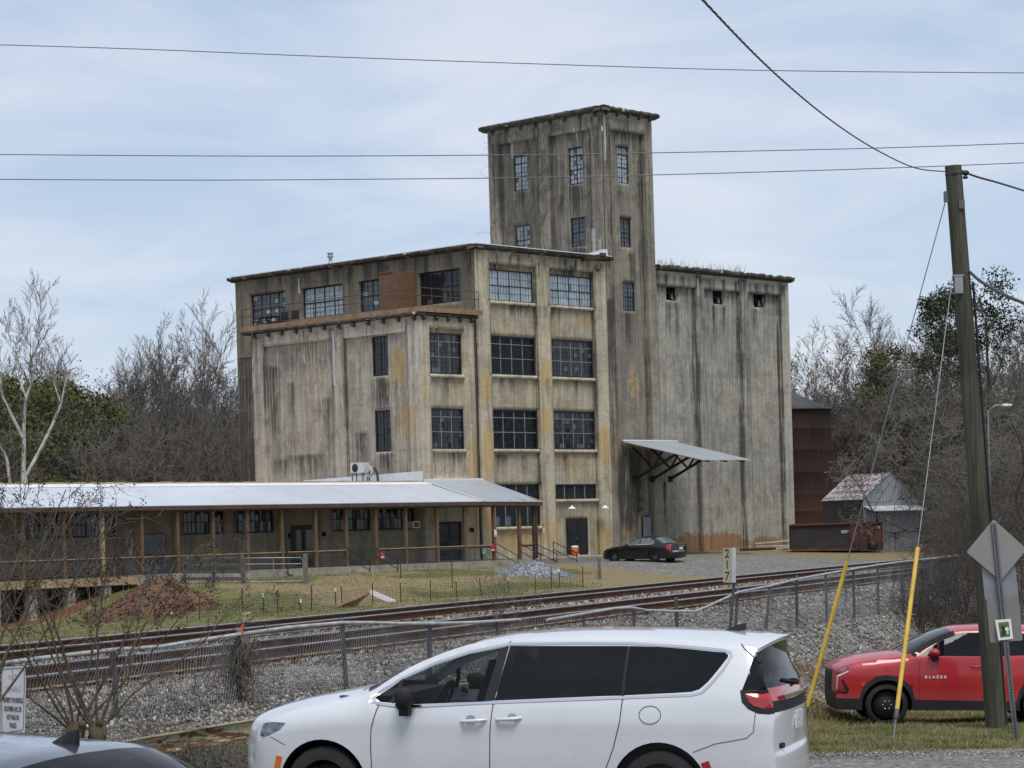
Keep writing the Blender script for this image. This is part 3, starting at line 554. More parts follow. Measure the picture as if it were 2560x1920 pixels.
# hoist beam, roof hatch, pipes, bin roof weeds belong to the mill
b = MB(); b.bar((9.6, .4, 19.38), (9.6, -1.6, 19.38), .35, .28); b.bar((9.6, -1.55, 19.5), (9.6, -1.75, 19.5), .4, .2); o = b.build('hoist_beam', M['rust_pipe'], mill)
b = MB(); b.tube([(9.6, -1.2, 19.25), (9.6, -1.2, 18.75)], .015, 5); b.lathe([(0, -.16), (.11, -.1), (.13, 0), (.11, .1), (0, .16)], 10, Matrix.Translation((9.6, -1.2, 18.62))); b.build('pulley', M['rust_pipe'], o)
b = MB(); b.box(14.3, 15.7, 3.2, 4.4, 28.9, 29.55); b.box(14.2, 15.8, 3.1, 4.5, 29.55, 29.62); b.build('roof_hatch', M['white_roof'], mill)
b = MB(); b.lathe([(.16, 19.4), (.16, 20.1), (.12, 20.1), (.12, 20.5), (.2, 20.5), (.2, 20.62), (.14, 20.66), (.14, 20.74), (.22, 20.74), (.22, 20.8), (0, 20.85)], 12, Matrix.Translation((2.4, 15.2, 0))); b.lathe([(.1, 19.4), (.1, 20.0), (.18, 20.05), (.18, 20.12), (0, 20.15)], 10, Matrix.Translation((2.2, 8.4, .0))); b.build('roof_vent', M['galv'], mill)
b = MB(); b.quad((-4.93, 0, 5.5), (-4.93, 10.2, 5.5), (-4.93, 10.2, 6.05), (-4.93, 0, 6.25)); b.build('wall_flashing', M['white_roof'], mill)
b = MB(); b.tube([(-.25, .02, 15), (-.25, .02, 1.2)], .05, 8); b.build('downpipe', M['rust_pipe'], mill)
# loading canopy
cn = MB(); cn.add([(12.9, -.02, 8.1), (18.25, -.02, 8.1), (18.1, -6.15, 6.7), (13.2, -6.15, 6.68), (12.9, -.02, 8.06), (18.25, -.02, 8.06), (18.1, -6.15, 6.66), (13.2, -6.15, 6.64)], [(0, 3, 2, 1), (4, 5, 6, 7), (0, 4, 7, 3), (3, 7, 6, 2), (1, 2, 6, 5)])
can = cn.build('canopy_roof', M['roof_canopy'], mill)
b = MB(); b.bar((12.85, -.06, 8.15), (18.3, -.06, 8.15), .12, .1); b.build('ridge_flashing', M['white_roof'], can)
for s in (13.95, 15.68, 17.45):
    b = MB(); b.bar((s, 0, 5.65), (s, -3.6, 7.2), .14); b.bar((s, 0, 7.7), (s, -1.55, 6.35), .1); b.bar((s, -1.6, 6.35), (s, -2.4, 7.4), .09); b.bar((s, 0, 7.98), (s, -6.05, 6.6), .12); b.bar((s, -.1, 5.5), (s, -.1, 5.9), .22)
    b.build('canopy_bracket', M['steel_dark'], mill)
b = MB(); b.tube([(17.0, -.02, 5.4), (17.0, -.02, 1.0)], .03, 6); b.tube([(14.0, -.02, 5.5), (14.0, -.02, 1.6)], .02, 6); b.box(14.55, 14.75, -.12, .1, 4.3, 4.5); b.box(14.55, 14.75, -.12, .1, 3.75, 3.95); b.build('conduit', M['galv_dark'], mill)
# ---------------- the low wing with its porch ----------------
wing = thing('porch_building', 'long low concrete wing with a white tin porch roof on wooden posts', 'building', BA, BRZ)
WW = [(-38.6, -35.9, 2.92, 4.2), (-32.5, -29.95, 2.92, 4.2), (-29.7, -27.0, 2.92, 4.2), (-22.6, -19.82, 2.92, 4.2), (-19.1, -16.3, 2.92, 4.2), (-11.98, -9.1, 2.9, 4.22), (-8.42, -5.56, 2.9, 4.22)]
pil = [(a, b, GB, 4.6, .1) for a, b in ((-39, -35.5), (-32.8, -26.6), (-25.9, -23.3), (-22.9, -16.0), (-15.4, -13.0), (-12.2, -5.3))]
relief('front_wall', M['conc_low'], -40, -4.9, GB, 5.55, pil+hol(WW)+[(-25.33, -23.75, .95, 3.02, None), (-15.15, -13.2, .98, 3.28, None)], fR(.0),
       stains(11, .12, [(-26.2, 5, 4, .3, .4), (-15.8, 5, 4, .3, .4), (-23.1, 5, 4, .2, .4)], [(-21, 2, 1.2, .8, .7), (-9, 2.2, 1, .6, .5), (-13, 2, .6, 1, .5)]), hd=.35, st=.3, parent=wing)
for a, b_, c, d_ in WW: window(F0, a, b_, c, d_, 3, 2, gl='glass_dark', mull='steel_dark', fine=(3, 3), parent=wing, d=.22, fw=.09)
for (a, b_, z, mt) in ((-25.33, -23.75, 3.02, 'blue_grey'), (-15.15, -13.2, 3.28, 'steel_dark')):
    q = MB(); h = (b_-a)/2
    for i in range(2): q.box(a+i*h+.02, a+(i+1)*h-.02, .15, .2, 1.0, z-.03)
    o = q.build('door', M[mt], wing)
    q = MB()
    for i in range(2): q.box(a+i*h+.17, a+(i+1)*h-.17, .135, .15, 1.4, z-.25)
    q.build('pane', M['glass_dark'], o)
b = MB(); b.quad((-40, 0, 5.52), (-4.95, 0, 5.52), (-4.95, 15, 5.52), (-40, 15, 5.52)); b.quad((-40, 15, GB), (-4.95, 15, GB), (-4.95, 15, 5.5), (-40, 15, 5.5)); b.quad((-40, 0, GB), (-40, 15, GB), (-40, 15, 5.5), (-40, 0, 5.5)); b.build('roof', M['roof_felt'], wing)
b = MB()
for i in range(70): a = -40+i*.502; b.box(a, a+.5, -.12, .25, 5.55+random.uniform(0, .02), 5.68+random.uniform(-.02, .03))
b.build('parapet_cap', M['wood_pale'], wing)
def slab(b, q, th):
    vs = [Vector(p) for p in q]; lo = [p-Vector((0, 0, th)) for p in vs]
    b.add(vs+lo, [(0, 1, 2, 3), (7, 6, 5, 4), (0, 4, 5, 1), (1, 5, 6, 2), (2, 6, 7, 3), (3, 7, 4, 0)])
b = MB(); slab(b, [(-40, -.06, 5.6), (-40, -4.75, 4.40), (-4.93, -4.75, 4.37), (-4.93, -.06, 5.6)], .03); pr = b.build('porch_roof', M['roof_white'], wing)
b = MB(); slab(b, [(-40, -.1, 5.615), (-40, -.75, 5.45), (-4.93, -.75, 5.45), (-4.93, -.1, 5.615)], .02); b.build('ridge_flashing', M['white_roof'], pr)
M['roof_grey'] = tin_roof('roof_grey', (.45, .49, .54, 1), 21)
b = MB(); slab(b, [(-4.88, -.03, 5.74), (-4.88, -4.8, 4.36), (.02, -4.8, 4.30), (.02, -.03, 5.74)], .03); b.build('porch_roof', M['roof_grey'], wing)
b = MB(); b.bar((-4.9, -.06, 5.72), (.05, -.06, 5.76), .1, .1); b.bar((-4.9, -.1, 5.66), (-4.9, -4.78, 4.40), .06, .05); b.build('ridge_flashing', M['white_roof'], wing)
b = MB(); b.bar((-40, -4.72, 4.27), (-4.9, -4.72, 4.24), .1, .2); b.bar((-4.9, -4.72, 4.22), (0, -4.72, 4.17), .1, .2); b.bar((-.03, -4.7, 4.2), (-.03, -.1, 5.6), .06, .16)
b.build('eave_board', M['rust_pipe'], wing)
b = MB()
for i in range(36): s = -39.8+i*1.13; b.bar((s, -4.7, 4.3), (s, -.05, 5.5), .06, .14)
b.bar((-40, -4.4, 4.2), (-.2, -4.4, 4.13), .1, .2); b.build('rafters', M['wood_post'], wing)['kind'] = 'stuff'
PS_ = [-38.2, -35.96, -33.6, -31.31, -28.93, -26.68, -24.39, -22.14, -19.78, -17.43, -15.22, -13.05, -10.79, -8.37, -6.15, -3.8, -1.67, -.41]
for i, s in enumerate(PS_):
    b = MB(); b.bar((s, -4.42, .93), (s, -4.42, 4.12), .17, .17); b.build('porch_post', M['wood_pale'] if i == 3 else M['rust_pipe'] if i == 17 else M['wood_post'], wing)
b = MB(); b.tube([(-19.55, -4.66, 4.2), (-19.6, -4.6, 3.9), (-19.6, -4.6, .75), (-19.5, -4.85, .65)], .055, 8); b.build('downpipe', M['steel_dark'], wing)
b = MB(); b.tube([(-.1, -4.75, 4.15), (-.3, -4.55, 3.8), (-.3, -4.55, 1.05)], .05, 8); b.build('downpipe', M['rust_pipe'], wing)
segs = [(a, c) for a, c in zip(PS_, PS_[1:]) if a not in (-15.22, -3.8)]
for a, c in segs:
    b = MB(); b.bar((a, -4.42, 1.88), (c, -4.42, 1.88), .15, .045); b.cm = 1; b.bar((a+.09, -4.40, 1.78), (c-.09, -4.40, 1.78), .04, .11)
    b.cm = 2
    for k in range(7): b.tube([(a, -4.42, 1.1+k*.095), (c, -4.42, 1.1+k*.095)], .009, 4, False)
    b.build('porch_railing', [M['wood_pale'], M['wood_post'], M['galv_dark']], wing)
# porch floor: concrete, a timber deck on piers at the left end
def splat(name, mat, q, z0, z1):
    b = MB(); n = len(q); b.add([(x, y, z0) for x, y in q]+[(x, y, z1) for x, y in q], [tuple(range(n, 2*n))]+[(i, (i+1) % n, n+(i+1) % n, n+i) for i in range(n)])
    return stain0(b.build(name, mat, wing), .2)
splat('porch_floor', M['conc_plat'], [(-29.4, 0), (-29.4, -4.6), (.4, -4.6), (5.6, -4.5), (10.3, -.25), (10.3, 0)], -.3, 1.0)
b = MB(); b.box(-40, -29.42, -4.62, 0, .84, .95); b.build('deck', M['wood_grey'], wing)
b = MB(); b.box(-40, -29.42, -4.68, -4.62, .56, .96); b.build('deck_fascia', M['wood_pale'], wing)
for s in (-39.6, -37.6, -35.55, -33.35, -31.2):
    for y in (-4.4, -2.3): 
        o = splat('deck_pier', M['conc_plat'], [(s-.2, y+.22), (s-.2, y-.22), (s+.2, y-.22), (s+.2, y+.22)], -2.2, .6)
M['brick_red'] = simple('brick_red', (.16, .06, .035, 1), .9)
b = MB()
for s in (-15.2, -13.15, -3.7, -1.8): 
    b = MB()
    for z, e in ((1.95, 0), (1.5, .0)): b.tube([(s, -4.5, z), (s, -6.2, z-.72)], .025, 6)
    b.tube([(s, -6.15, 1.25), (s, -6.15, .35)], .028, 6); b.build('stair_railing', M['black'], wing)
for s in (.35, 2.1):
    b = MB()
    for z in (1.95, 1.5): b.tube([(s-1.2, -4.7, z), (s+.6, -4.9, z-.7)], .025, 6)
    b.tube([(s+.6, -4.9, 1.3), (s+.6, -4.9, .5)], .028, 6); b.tube([(s-1.2, -4.7, 1.95), (s-1.2, -4.7, .9)], .028, 6); b.build('stair_railing', M['black'], wing)
for s in (-14.2, -2.75):
    b = MB()
    for i in range(3): b.box(s-.9, s+.9, -4.6-.33*(i+1), -4.6-.33*i, .0, .8-.2*i)
    stain0(b.build('steps', M['conc_plat'], wing), .2)
# ---------------- small things on and around the mill ----------------
def at_b(name, label, cat, s, t, z, group=None, rz=0): return thing(name, label, cat, bw(s, t, z), BRZ+rz, group)
def ell(b, c, r, n=10, m_=6, M_=None):
    vs = []; 
    for j in range(m_+1):
        a = math.pi*j/m_
        for k in range(n):
            q = 2*math.pi*k/n; p = Vector((c[0]+r[0]*math.sin(a)*math.cos(q), c[1]+r[1]*math.sin(a)*math.sin(q), c[2]+r[2]*math.cos(a))); vs.append(M_ @ p if M_ else p)
    b.add(vs, [(j*n+k, j*n+(k+1) % n, (j+1)*n+(k+1) % n, (j+1)*n+k) for j in range(m_) for k in range(n)], True)
for s, lb in ((7.34, 'white gooseneck lamp left of the black double door'), (10.45, 'white gooseneck lamp right of the black double door')):
    t = at_b('wall_lamp', lb, 'lamp', s, -.02, 4.05, 'gooseneck lamps by the mill door')
    b = MB(); b.tube([(0, .02, -.05), (0, -.2, .12), (0, -.45, .12), (0, -.5, .0)], .02, 6); b.build('arm', M['galv_dark'], t)
    b = MB(); b.lathe([(.04, .04), (.09, -.02), (.26, -.14), (.27, -.17), (.2, -.12), (.05, -.03)], 16, Matrix.Translation((0, -.5, 0))); b.build('lamp_shade', M['white_paint'], t)
for s, lb in ((-15.45, 'black wall lantern left of the glazed porch door'), (-12.88, 'black wall lantern right of the glazed porch door'), (-3.98, 'black wall lantern left of the annex entrance'), (-1.12, 'black wall lantern beside the downpipe, right of the annex entrance')):
    t = at_b('wall_lantern', lb, 'lantern', s, -.02, 2.78, 'black lanterns on the porch wall')
    b = MB(); b.box(-.05, .05, -.03, .0, -.12, .12); b.tube([(0, -.02, .05), (0, -.16, .1)], .012, 5); b.build('bracket', M['black'], t)
    b = MB(); b.lathe([(0, .14), (.11, .06), (.08, .05), (.07, -.12), (.04, -.16), (0, -.17)], 8, Matrix.Translation((0, -.17, 0))); b.build('lantern_body', M['black'], t)
t = at_b('air_conditioner', 'white window air conditioner in the dark porch window', 'air conditioner', -5.8, .05, 2.96)
b = MB(); b.box(-.27, .27, -.3, .2, 0, .4); b.build('case', M['white_paint'], t)
b = MB(); b.box(-.2, .2, -.31, -.3, .06, .34)
b.build('grille', M['galv_dark'], t)
t = at_b('heat_pump', 'pale outdoor heat pump unit standing against the annex wall', 'air conditioner', -5.55, 4.55, 5.55)
b = MB(); b.box(-.22, .18, -.55, .62, .75, 1.35); b.build('case', simple('ac_white', (.58, .60, .58, 1), .5, var=.08), t)
b = MB(); b.lathe([(0, 0), (.25, 0), (.25, .02), (.0, .02)], 20, Matrix.Translation((-.225, .22, 1.05)) @ Matrix.Rotation(R(-90), 4, 'Y')); b.build('fan_grille', M['steel_dark'], t)
b = MB()
for y in (-.4, .5): b.bar((-.2, y, 0), (-.2, y, .75), .05); b.bar((.15, y, 0), (.15, y, .75), .05); b.bar((-.25, y, .74), (.2, y, .74), .05)
b.build('stand', M['galv_dark'], t)
t = at_b('hose_coil', 'coil of pale hose hung beside the heat pump on the low roof', 'hose', -5.75, 3.55, 6.35)
b = MB(); pts = []
for i in range(110): a = i*.26; r = .36-.0016*i; pts.append((-.05-.0009*i, r*math.cos(a), r*math.sin(a)))
b.tube(pts, .028, 6); b.build('coil', simple('hose_pale', (.42, .42, .40, 1), .6), t)
b = MB(); b.tube([(0, -.35, .2), (0, -.62, -.1), (0, -.68, -.75)], .07, 7); b.bar((0, .1, -.8), (0, .0, .3), .06); b.bar((-.05, .25, -.8), (-.05, -.75, -.8), .05); b.build('stand', M['black'], t)
t = at_b('orange_cooler', 'orange drink cooler with a white lid beside the black double door', 'cooler', 7.25, -.75, 1.0)
b = MB(); b.lathe([(0, 0), (.19, 0), (.2, .05), (.23, .3), (.23, .5), (.2, .52), (0, .52)], 18); b.build('cooler_body', simple('orange', (.62, .10, .02, 1), .5, var=.08), t)
b = MB(); b.lathe([(0, .64), (.2, .62), (.235, .58), (.235, .52), (0, .52)], 18); b.build('lid', M['white_paint'], t)
b = MB(); b.bar((.05, -.24, .1), (.05, -.3, .06), .05); b.build('tap', M['white_paint'], t)
for (s, z, w_, h, c, c2, lb) in ((-12.7, 1.55, .32, .42, (.35, .05, .12, 1), (.7, .7, .72, 1), 'small pink and white notice wired to the porch railing by the first steps'), (-4.05, 1.7, .42, .34, (.30, .02, .04, 1), (.75, .75, .76, 1), 'red and white notice at the right end of the porch railing'), (-4.75, 1.55, .3, .3, (.10, .28, .24, 1), (.3, .45, .42, 1), 'small green notice behind the porch railing beside the red one'), (-3.79, 2.55, .2, .38, (.7, .7, .62, 1), (.1, .1, .1, 1), 'narrow cream notice on a porch post')):
    t = at_b('notice_sign', lb, 'sign', s, -4.55, z)
    b = MB(); b.box(-w_/2, w_/2, 0, .012, -h/2, h/2); b.build('board', simple('notice_'+str(s), c, .6, var=.05), t)
    b = MB()
    for k in range(2): b.box(-w_*.35, w_*.35-.05*k, -.004, 0, -h*.38+k*h*.12, -h*.31+k*h*.12)
    b.build('lettering', simple('notice_text'+str(s), c2, .6), t)
# balcony furniture
for (t0, lb) in ((12.2, 'dark folding chair near the wide balcony window'), (13.2, 'dark folding chair left of the other on the balcony')):
    t = at_b('balcony_chair', lb, 'chair', -3.6, t0, 15.64, 'chairs on the balcony', random.uniform(-.5, .5))
    b = MB(); b.box(-.25, .25, -.25, .25, .42, .46); b.build('seat', M['black'], t); b = MB(); b.box(.22, .26, -.25, .25, .46, .98); b.build('backrest', M['black'], t)
    for x in (-.22, .22):
        for y in (-.22, .22): b = MB(); b.bar((x, y, 0), (x, y, .44), .035); b.build('leg', M['black'], t)
t = at_b('picnic_table', 'dark metal picnic table with benches on the balcony', 'table', -3.4, 16.6-1.9, 15.64)
b = MB(); b.box(-.4, .4, -.75, .75, .7, .75); b.build('tabletop', M['black'], t)
for x in (-.7, .7): b = MB(); b.box(x-.13, x+.13, -.75, .75, .42, .46); b.build('bench', M['black'], t)
for y in (-.55, .55): b = MB(); b.bar((-.75, y, .0), (-.2, y, .7), .05); b.bar((.75, y, 0), (.2, y, .7), .05); b.bar((-.7, y, .4), (.7, y, .4), .05); b.build('leg', M['black'], t)
# rusty tank behind the bins
tk = thing('rusty_silo', 'round rusty steel tank with a shallow cone roof behind the bins', 'silo', (20.2, 173, -.11)); tk.scale = (1.042,)*3
m = NT('tank_rust'); v = m.coord((1, 1, .25)); n = m.noise(v, .7, 6, .65); sx = m.n('ShaderNodeSeparateXYZ'); m.l(m.coord(), sx.inputs[0])
c1 = m.ramp(n, (.3, (.020, .013, .012, 1)), (.7, (.046, .022, .018, 1))); c2 = m.ramp(n, (.3, (.038, .018, .013, 1)), (.55, (.064, .032, .02, 1)), (.75, (.045, .02, .016, 1)))
m.col(m.mix(m.ramp(m.math('ADD', sx.outputs[2], m.math('MULTIPLY', n, .25)), (.0, 1.0), (1, 0.0)), c1, c2)); 
mr = m.n('ShaderNodeMapRange'); mr.inputs[1].default_value = 4.72; mr.inputs[2].default_value = 4.80; m.l(m.math('ADD', sx.outputs[2], m.math('MULTIPLY', n, .12)), mr.inputs[0])
m.col(m.mix(mr.outputs[0], c2, c1)).par(.7, .2, .3); M['tank'] = m.m
b = MB(); rz_ = [-1, 2.0, 3.42, 4.65, 6.08, 7.64, 9.07, 10.45]; prof = []
for z in rz_: prof += [(2.86, z-.02), (2.866, z), (2.86, z+.02)]
b.lathe(prof, 64); b.build('tank_wall', M['tank'], tk)
b = MB(); b.lathe([(0, 11.75), (3.08, 10.42), (3.05, 10.36), (2.8, 10.4)], 48); b.build('roof', simple('tank_roof', (.055, .055, .058, 1), .7), tk)
b = MB()
for j, (z0, z1) in enumerate(zip(rz_[1:], rz_[2:])):
    for k in range(7): a = R(-100+k*30+(15 if j % 2 else 0)); b.box(-.012, .012, -2.885, -2.86, z0, z1, lambda x, y, z, a=a: (x*math.cos(a)-y*math.sin(a), x*math.sin(a)+y*math.cos(a), z))
b.build('seam', M['rust_pipe'], tk)['kind'] = 'stuff'
# tin shed
M['tin'] = tin_roof('tin', (.36, .40, .45, 1), 26); M['tin_dark'] = tin_roof('tin_dark', (.055, .058, .066, 1), 40, axis=2); M['tin_rust'] = tin_roof('tin_rust', (.62, .63, .66, 1), 26, rust=1.0, axis=1)
sh = thing('tin_shed', 'grey corrugated tin shed with a rust streaked roof and sliding door', 'shed', (22.2, 151.5, 0), R(27))
W_, D_ = 4.2, 4.5; zb = .3
b = MB(); b.add([(0, 0, zb), (W_, 0, zb), (W_, 0, 3.95), (3.45, 0, 4.62), (2.1, 0, 5.62), (0, 0, 4.1)], [(0, 1, 2, 3, 4, 5)]); b.quad((W_, 0, zb), (W_, D_, zb), (W_, D_, 3.95), (W_, 0, 3.95)); b.quad((0, D_, zb), (W_, D_, zb), (W_, D_, 3.95), (0, D_, 4.1)); b.build('wall', M['tin'], sh)
b = MB(); b.quad((0, -.01, zb), (0, D_, zb), (0, D_, 4.1), (0, -.01, 4.1)); b.build('wall', M['tin_dark'], sh)
b = MB(); slab(b, [(2.1, -.06, 5.68), (2.1, D_, 5.68), (-.12, D_, 4.04), (-.12, -.06, 4.04)], .04); slab(b, [(2.1, -.06, 5.68), (3.45, -.06, 4.68), (3.45, D_, 4.68), (2.1, D_, 5.68)], .04); slab(b, [(3.45, -.06, 4.68), (4.33, -.06, 3.9), (4.33, D_, 3.9), (3.45, D_, 4.68)], .04); b.build('roof', M['tin_rust'], sh)
b = MB(); slab(b, [(.05, -.02, 3.58), (.25, -.75, 3.28), (4.4, -.75, 3.28), (4.2, -.02, 3.58)], .05); b.build('awning', simple('awning_tin', (.50, .53, .54, 1), .6), sh)
b = MB(); b.box(1.05, 4.12, -.09, -.05, zb+.3, 3.2); o = b.build('door', tin_roof('tin_door', (.38, .42, .47, 1), 30), sh)
b = MB(); b.box(2.3, 2.34, -.11, -.09, .75, 1.9); b.box(2.27, 2.37, -.13, -.09, 1.45, 1.75); b.build('handle', M['rust_pipe'], o)
b = MB(); b.box(.97, 1.05, -.06, -.0, zb+.3, 3.2); b.build('door_gap', M['dark_void'], sh)
for (x, z, h, c, lb) in ((1.85, 2.45, .5, (.72, .70, .62, 1), 'cream notice on the tin shed door'), (1.9, 2.02, .28, (.45, .50, .10, 1), 'yellow green notice below the cream one on the shed door')):
    t = thing('notice_sign', lb, 'sign', Matrix.Translation((22.2, 151.5, 0)) @ Matrix.Rotation(R(27), 4, 'Z') @ Vector((x, -.1, z)), R(27))
    b = MB(); b.box(-.12, .12, -.01, 0, 0, h); b.build('board', simple('nb'+str(z), c, .6, var=.05), t)
    b = MB(); b.box(-.05, .05, -.014, -.01, h*.6, h*.8); b.box(-.07, .07, -.014, -.01, h*.25, h*.38); b.build('lettering', M['black'], t)
# roll-off container
M['rustred'] = simple('rustred', (.075, .026, .018, 1), .7, var=.5, sc=1.2); M['rustblack'] = simple('rustblack', (.022, .018, .016, 1), .8, var=.4, sc=1)
dr = math.degrees(math.atan2(0.6, 5.6))
dm = thing('roll_off_container', 'rust red steel roll off container with sloped end in front of the shed', 'container', (17.2, 148.2, .82), R(-4))
Lc = 5.6
b = MB(); b.box(0, Lc, 0, 2.3, .2, 1.68); b.build('bin', M['rustblack'], dm)
b = MB(); b.box(3.6, Lc+.02, -.03, 2.33, .02, 1.64); b.build('end_section', M['rustred'], dm)
b = MB(); b.bar((-.05, -.04, 1.7), (Lc+.12, -.04, 1.74), .16, .12); b.build('rim', M['rustred'], dm)
b = MB()
for x in (4.15, 4.75, 5.15, 5.55): b.box(x, x+.1, -.12, 0, .1, 1.66)
b.bar((3.6, -.06, .9), (4.1, -.06, .1), .1); b.bar((Lc+.16, -.05, .55), (Lc+.16, -.05, 1.3), .05); b.bar((0, -.04, .16), (4.1, -.04, .1), .12, .14); b.build('rib', M['rustred'], dm)
b = MB(); b.lathe([(.0, -.06), (.3, -.06), (.32, 0), (.3, .06), (0, .06)], 18, Matrix.Translation((4.98, -.06, .28)) @ Matrix.Rotation(R(90), 4, 'X')); b.build('wheel', M['black'], dm)
def text(name, s, size, mat, M4, parent=None, ext=.002, align='CENTER', xs=1.0, font_bold=0.0):
    cu = bpy.data.curves.new(name, 'FONT'); cu.body = s; cu.size = size; cu.extrude = ext; cu.align_x = align; cu.align_y = 'CENTER'; cu.offset = font_bold
    tmp = bpy.data.objects.new('tmp', cu); COL.objects.link(tmp); dg = bpy.context.evaluated_depsgraph_get(); me = bpy.data.meshes.new_from_object(tmp.evaluated_get(dg)); bpy.data.objects.remove(tmp)
    me.transform(M4 @ Matrix.Diagonal((xs, 1, 1, 1))); me.materials.clear(); me.materials.append(mat); me.name = name
    return link(name, me, parent)
UPX = Matrix.Rotation(R(90), 4, 'X')                 # text lying in the xz plane, read from -y
M['white_text'] = simple('white_text', (.6, .6, .58, 1), .6)
text('lettering', '20', .2, M['white_text'], Matrix.Translation((5.38, -.05, 1.4)) @ UPX, dm)
b = MB(); b.box(3.1, 3.55, -.045, -.035, 1.22, 1.27); b.box(3.1, 3.45, -.045, -.035, 1.12, 1.16); b.build('lettering', M['white_text'], dm)
# pale boards piled at the corner of the bins
p0 = Vector((17.0, 156.3, gz(17.0, 156.3)))
for i, (dx, dz, l, ang) in enumerate(((-.2, .08, 2.6, .05), (.1, .3, 2.4, .0), (.0, .55, 2.3, .03))):
    o = MB(); o.bar((-l/2, 0, -ang*l), (l/2, 0, ang*l), .3, .09)
    o = o.build('board', simple('board_pale%d' % i, (.42, .38, .31, 1), .8), None, (p0.x+dx, p0.y+.3*i, p0.z+dz)); tag(o, ('pale plank lying on the ground at the corner of the bins', 'pale plank in the middle of the pile by the bins', 'topmost pale plank of the pile by the bins')[i], 'plank', 'planks piled by the bins')
o = MB()
for i in range(5): o.bar((-1.5, i*.14-.3, .05+.02*i), (.8, i*.16-.3, .12), .12, .1)
o = tag(o.build('scrap_pile', M['rustblack'], None, (p0.x-.7, p0.y-.2, p0.z)), 'low dark heap of scrap left of the pale planks', 'scrap')
# ---------------- railway ----------------
RT = 1.08
m = NT('rail_rust'); n = m.noise(m.coord((1, 1, 1)), 3, 6, .7); m.col(m.ramp(n, (.3, (.055, .026, .015, 1)), (.7, (.125, .062, .034, 1)))).par(.85, 0, .25); M['rail_rust'] = m.m
M['rail_head'] = simple('rail_head', (.42, .43, .45, 1), .22, .9, var=.15)
M['rail_foot'] = simple('rail_foot', (.21, .16, .12, 1), .8)
m = NT('tie_wood'); n = m.noise(m.coord((1, 6, 6)), 2, 6, .7); m.col(m.ramp(n, (.3, (.035, .024, .018, 1)), (.7, (.12, .085, .06, 1)))).par(.9, 0, .2); M['tie'] = m.m
def railmesh(p, q0, q1, parent):
    prof = [(-.07, 0, 2), (.07, 0, 0), (.07, .012, 2), (.014, .03, 0), (.011, .13, 0), (.037, .14, 0), (.037, .168, 1), (.03, .182, 1), (-.03, .182, 1), (-.037, .168, 0), (-.037, .14, 0), (-.011, .13, 0), (-.014, .03, 2), (-.07, .012, 0)]
    b = MB(); n = int((q1-q0)/4); 
    for i in range(n+1):
        q = q0+(q1-q0)*i/n
        for o_, z, _ in prof: x, y = tw(p+o_, q); b.v.append((x, y, RT-.182+z))
    k = len(prof)
    for i in range(n):
        for j in range(k):
            b.f.append((i*k+j, i*k+(j+1) % k, (i+1)*k+(j+1) % k, (i+1)*k+j)); b.m.append(prof[j][2]); b.sm.append(False)
    return b.build('rail', [M['rail_rust'], M['rail_head'], M['rail_foot']], parent)
RZ = math.atan2(TN.y, TN.x)
for nm, pc, lb in (('far', .7175, 'railway track nearest the mill with rusty rails on timber sleepers'), ('near', 4.9675, 'railway track nearest the road with rusty rails on timber sleepers')):
    t = thing('railway_track', lb, 'railway track', (0, 0, 0), 0, 'railway tracks')
    for e in (-.7175, .7175): railmesh(pc+e, -60, 170, t)
    b = MB(); b.box(-1.3, 1.3, -.115, .115, -.16, .035)
    for e in (-.7175, .7175):
        b.box(e-.19, e+.19, -.1, .1, .035, .045)
        for sx in (-.1, .1): b.box(e+sx-.015, e+sx+.015, -.06, -.03, .045, .085); b.box(e+sx-.015, e+sx+.015, .03, .06, .045, .085)
    proto = None; nq = -9.0
    for i in range(98):
        q = -9+i*.55; x, y = tw(pc+random.uniform(-.04, .04), q)
        if proto is None: o = proto = b.build('sleeper', M['tie'], t)
        else: o = proto.copy(); COL.objects.link(o); o.parent = t
        o.location = (x, y, BED-.02); o.rotation_euler = (0, 0, RZ+random.uniform(-.02, .02))
    bb = MB()
    for i in list(range(120)):
        q = -9+98*.55+i*.55; x, y = tw(pc, q); bb.box(-1.3, 1.3, -.115, .115, -.16, .035, lambda a, c, z, x=x, y=y: (x+a*math.cos(RZ)-c*math.sin(RZ), y+a*math.sin(RZ)+c*math.cos(RZ), z+BED-.02))
    bb.build('far_sleepers', M['tie'], t)['kind'] = 'stuff'
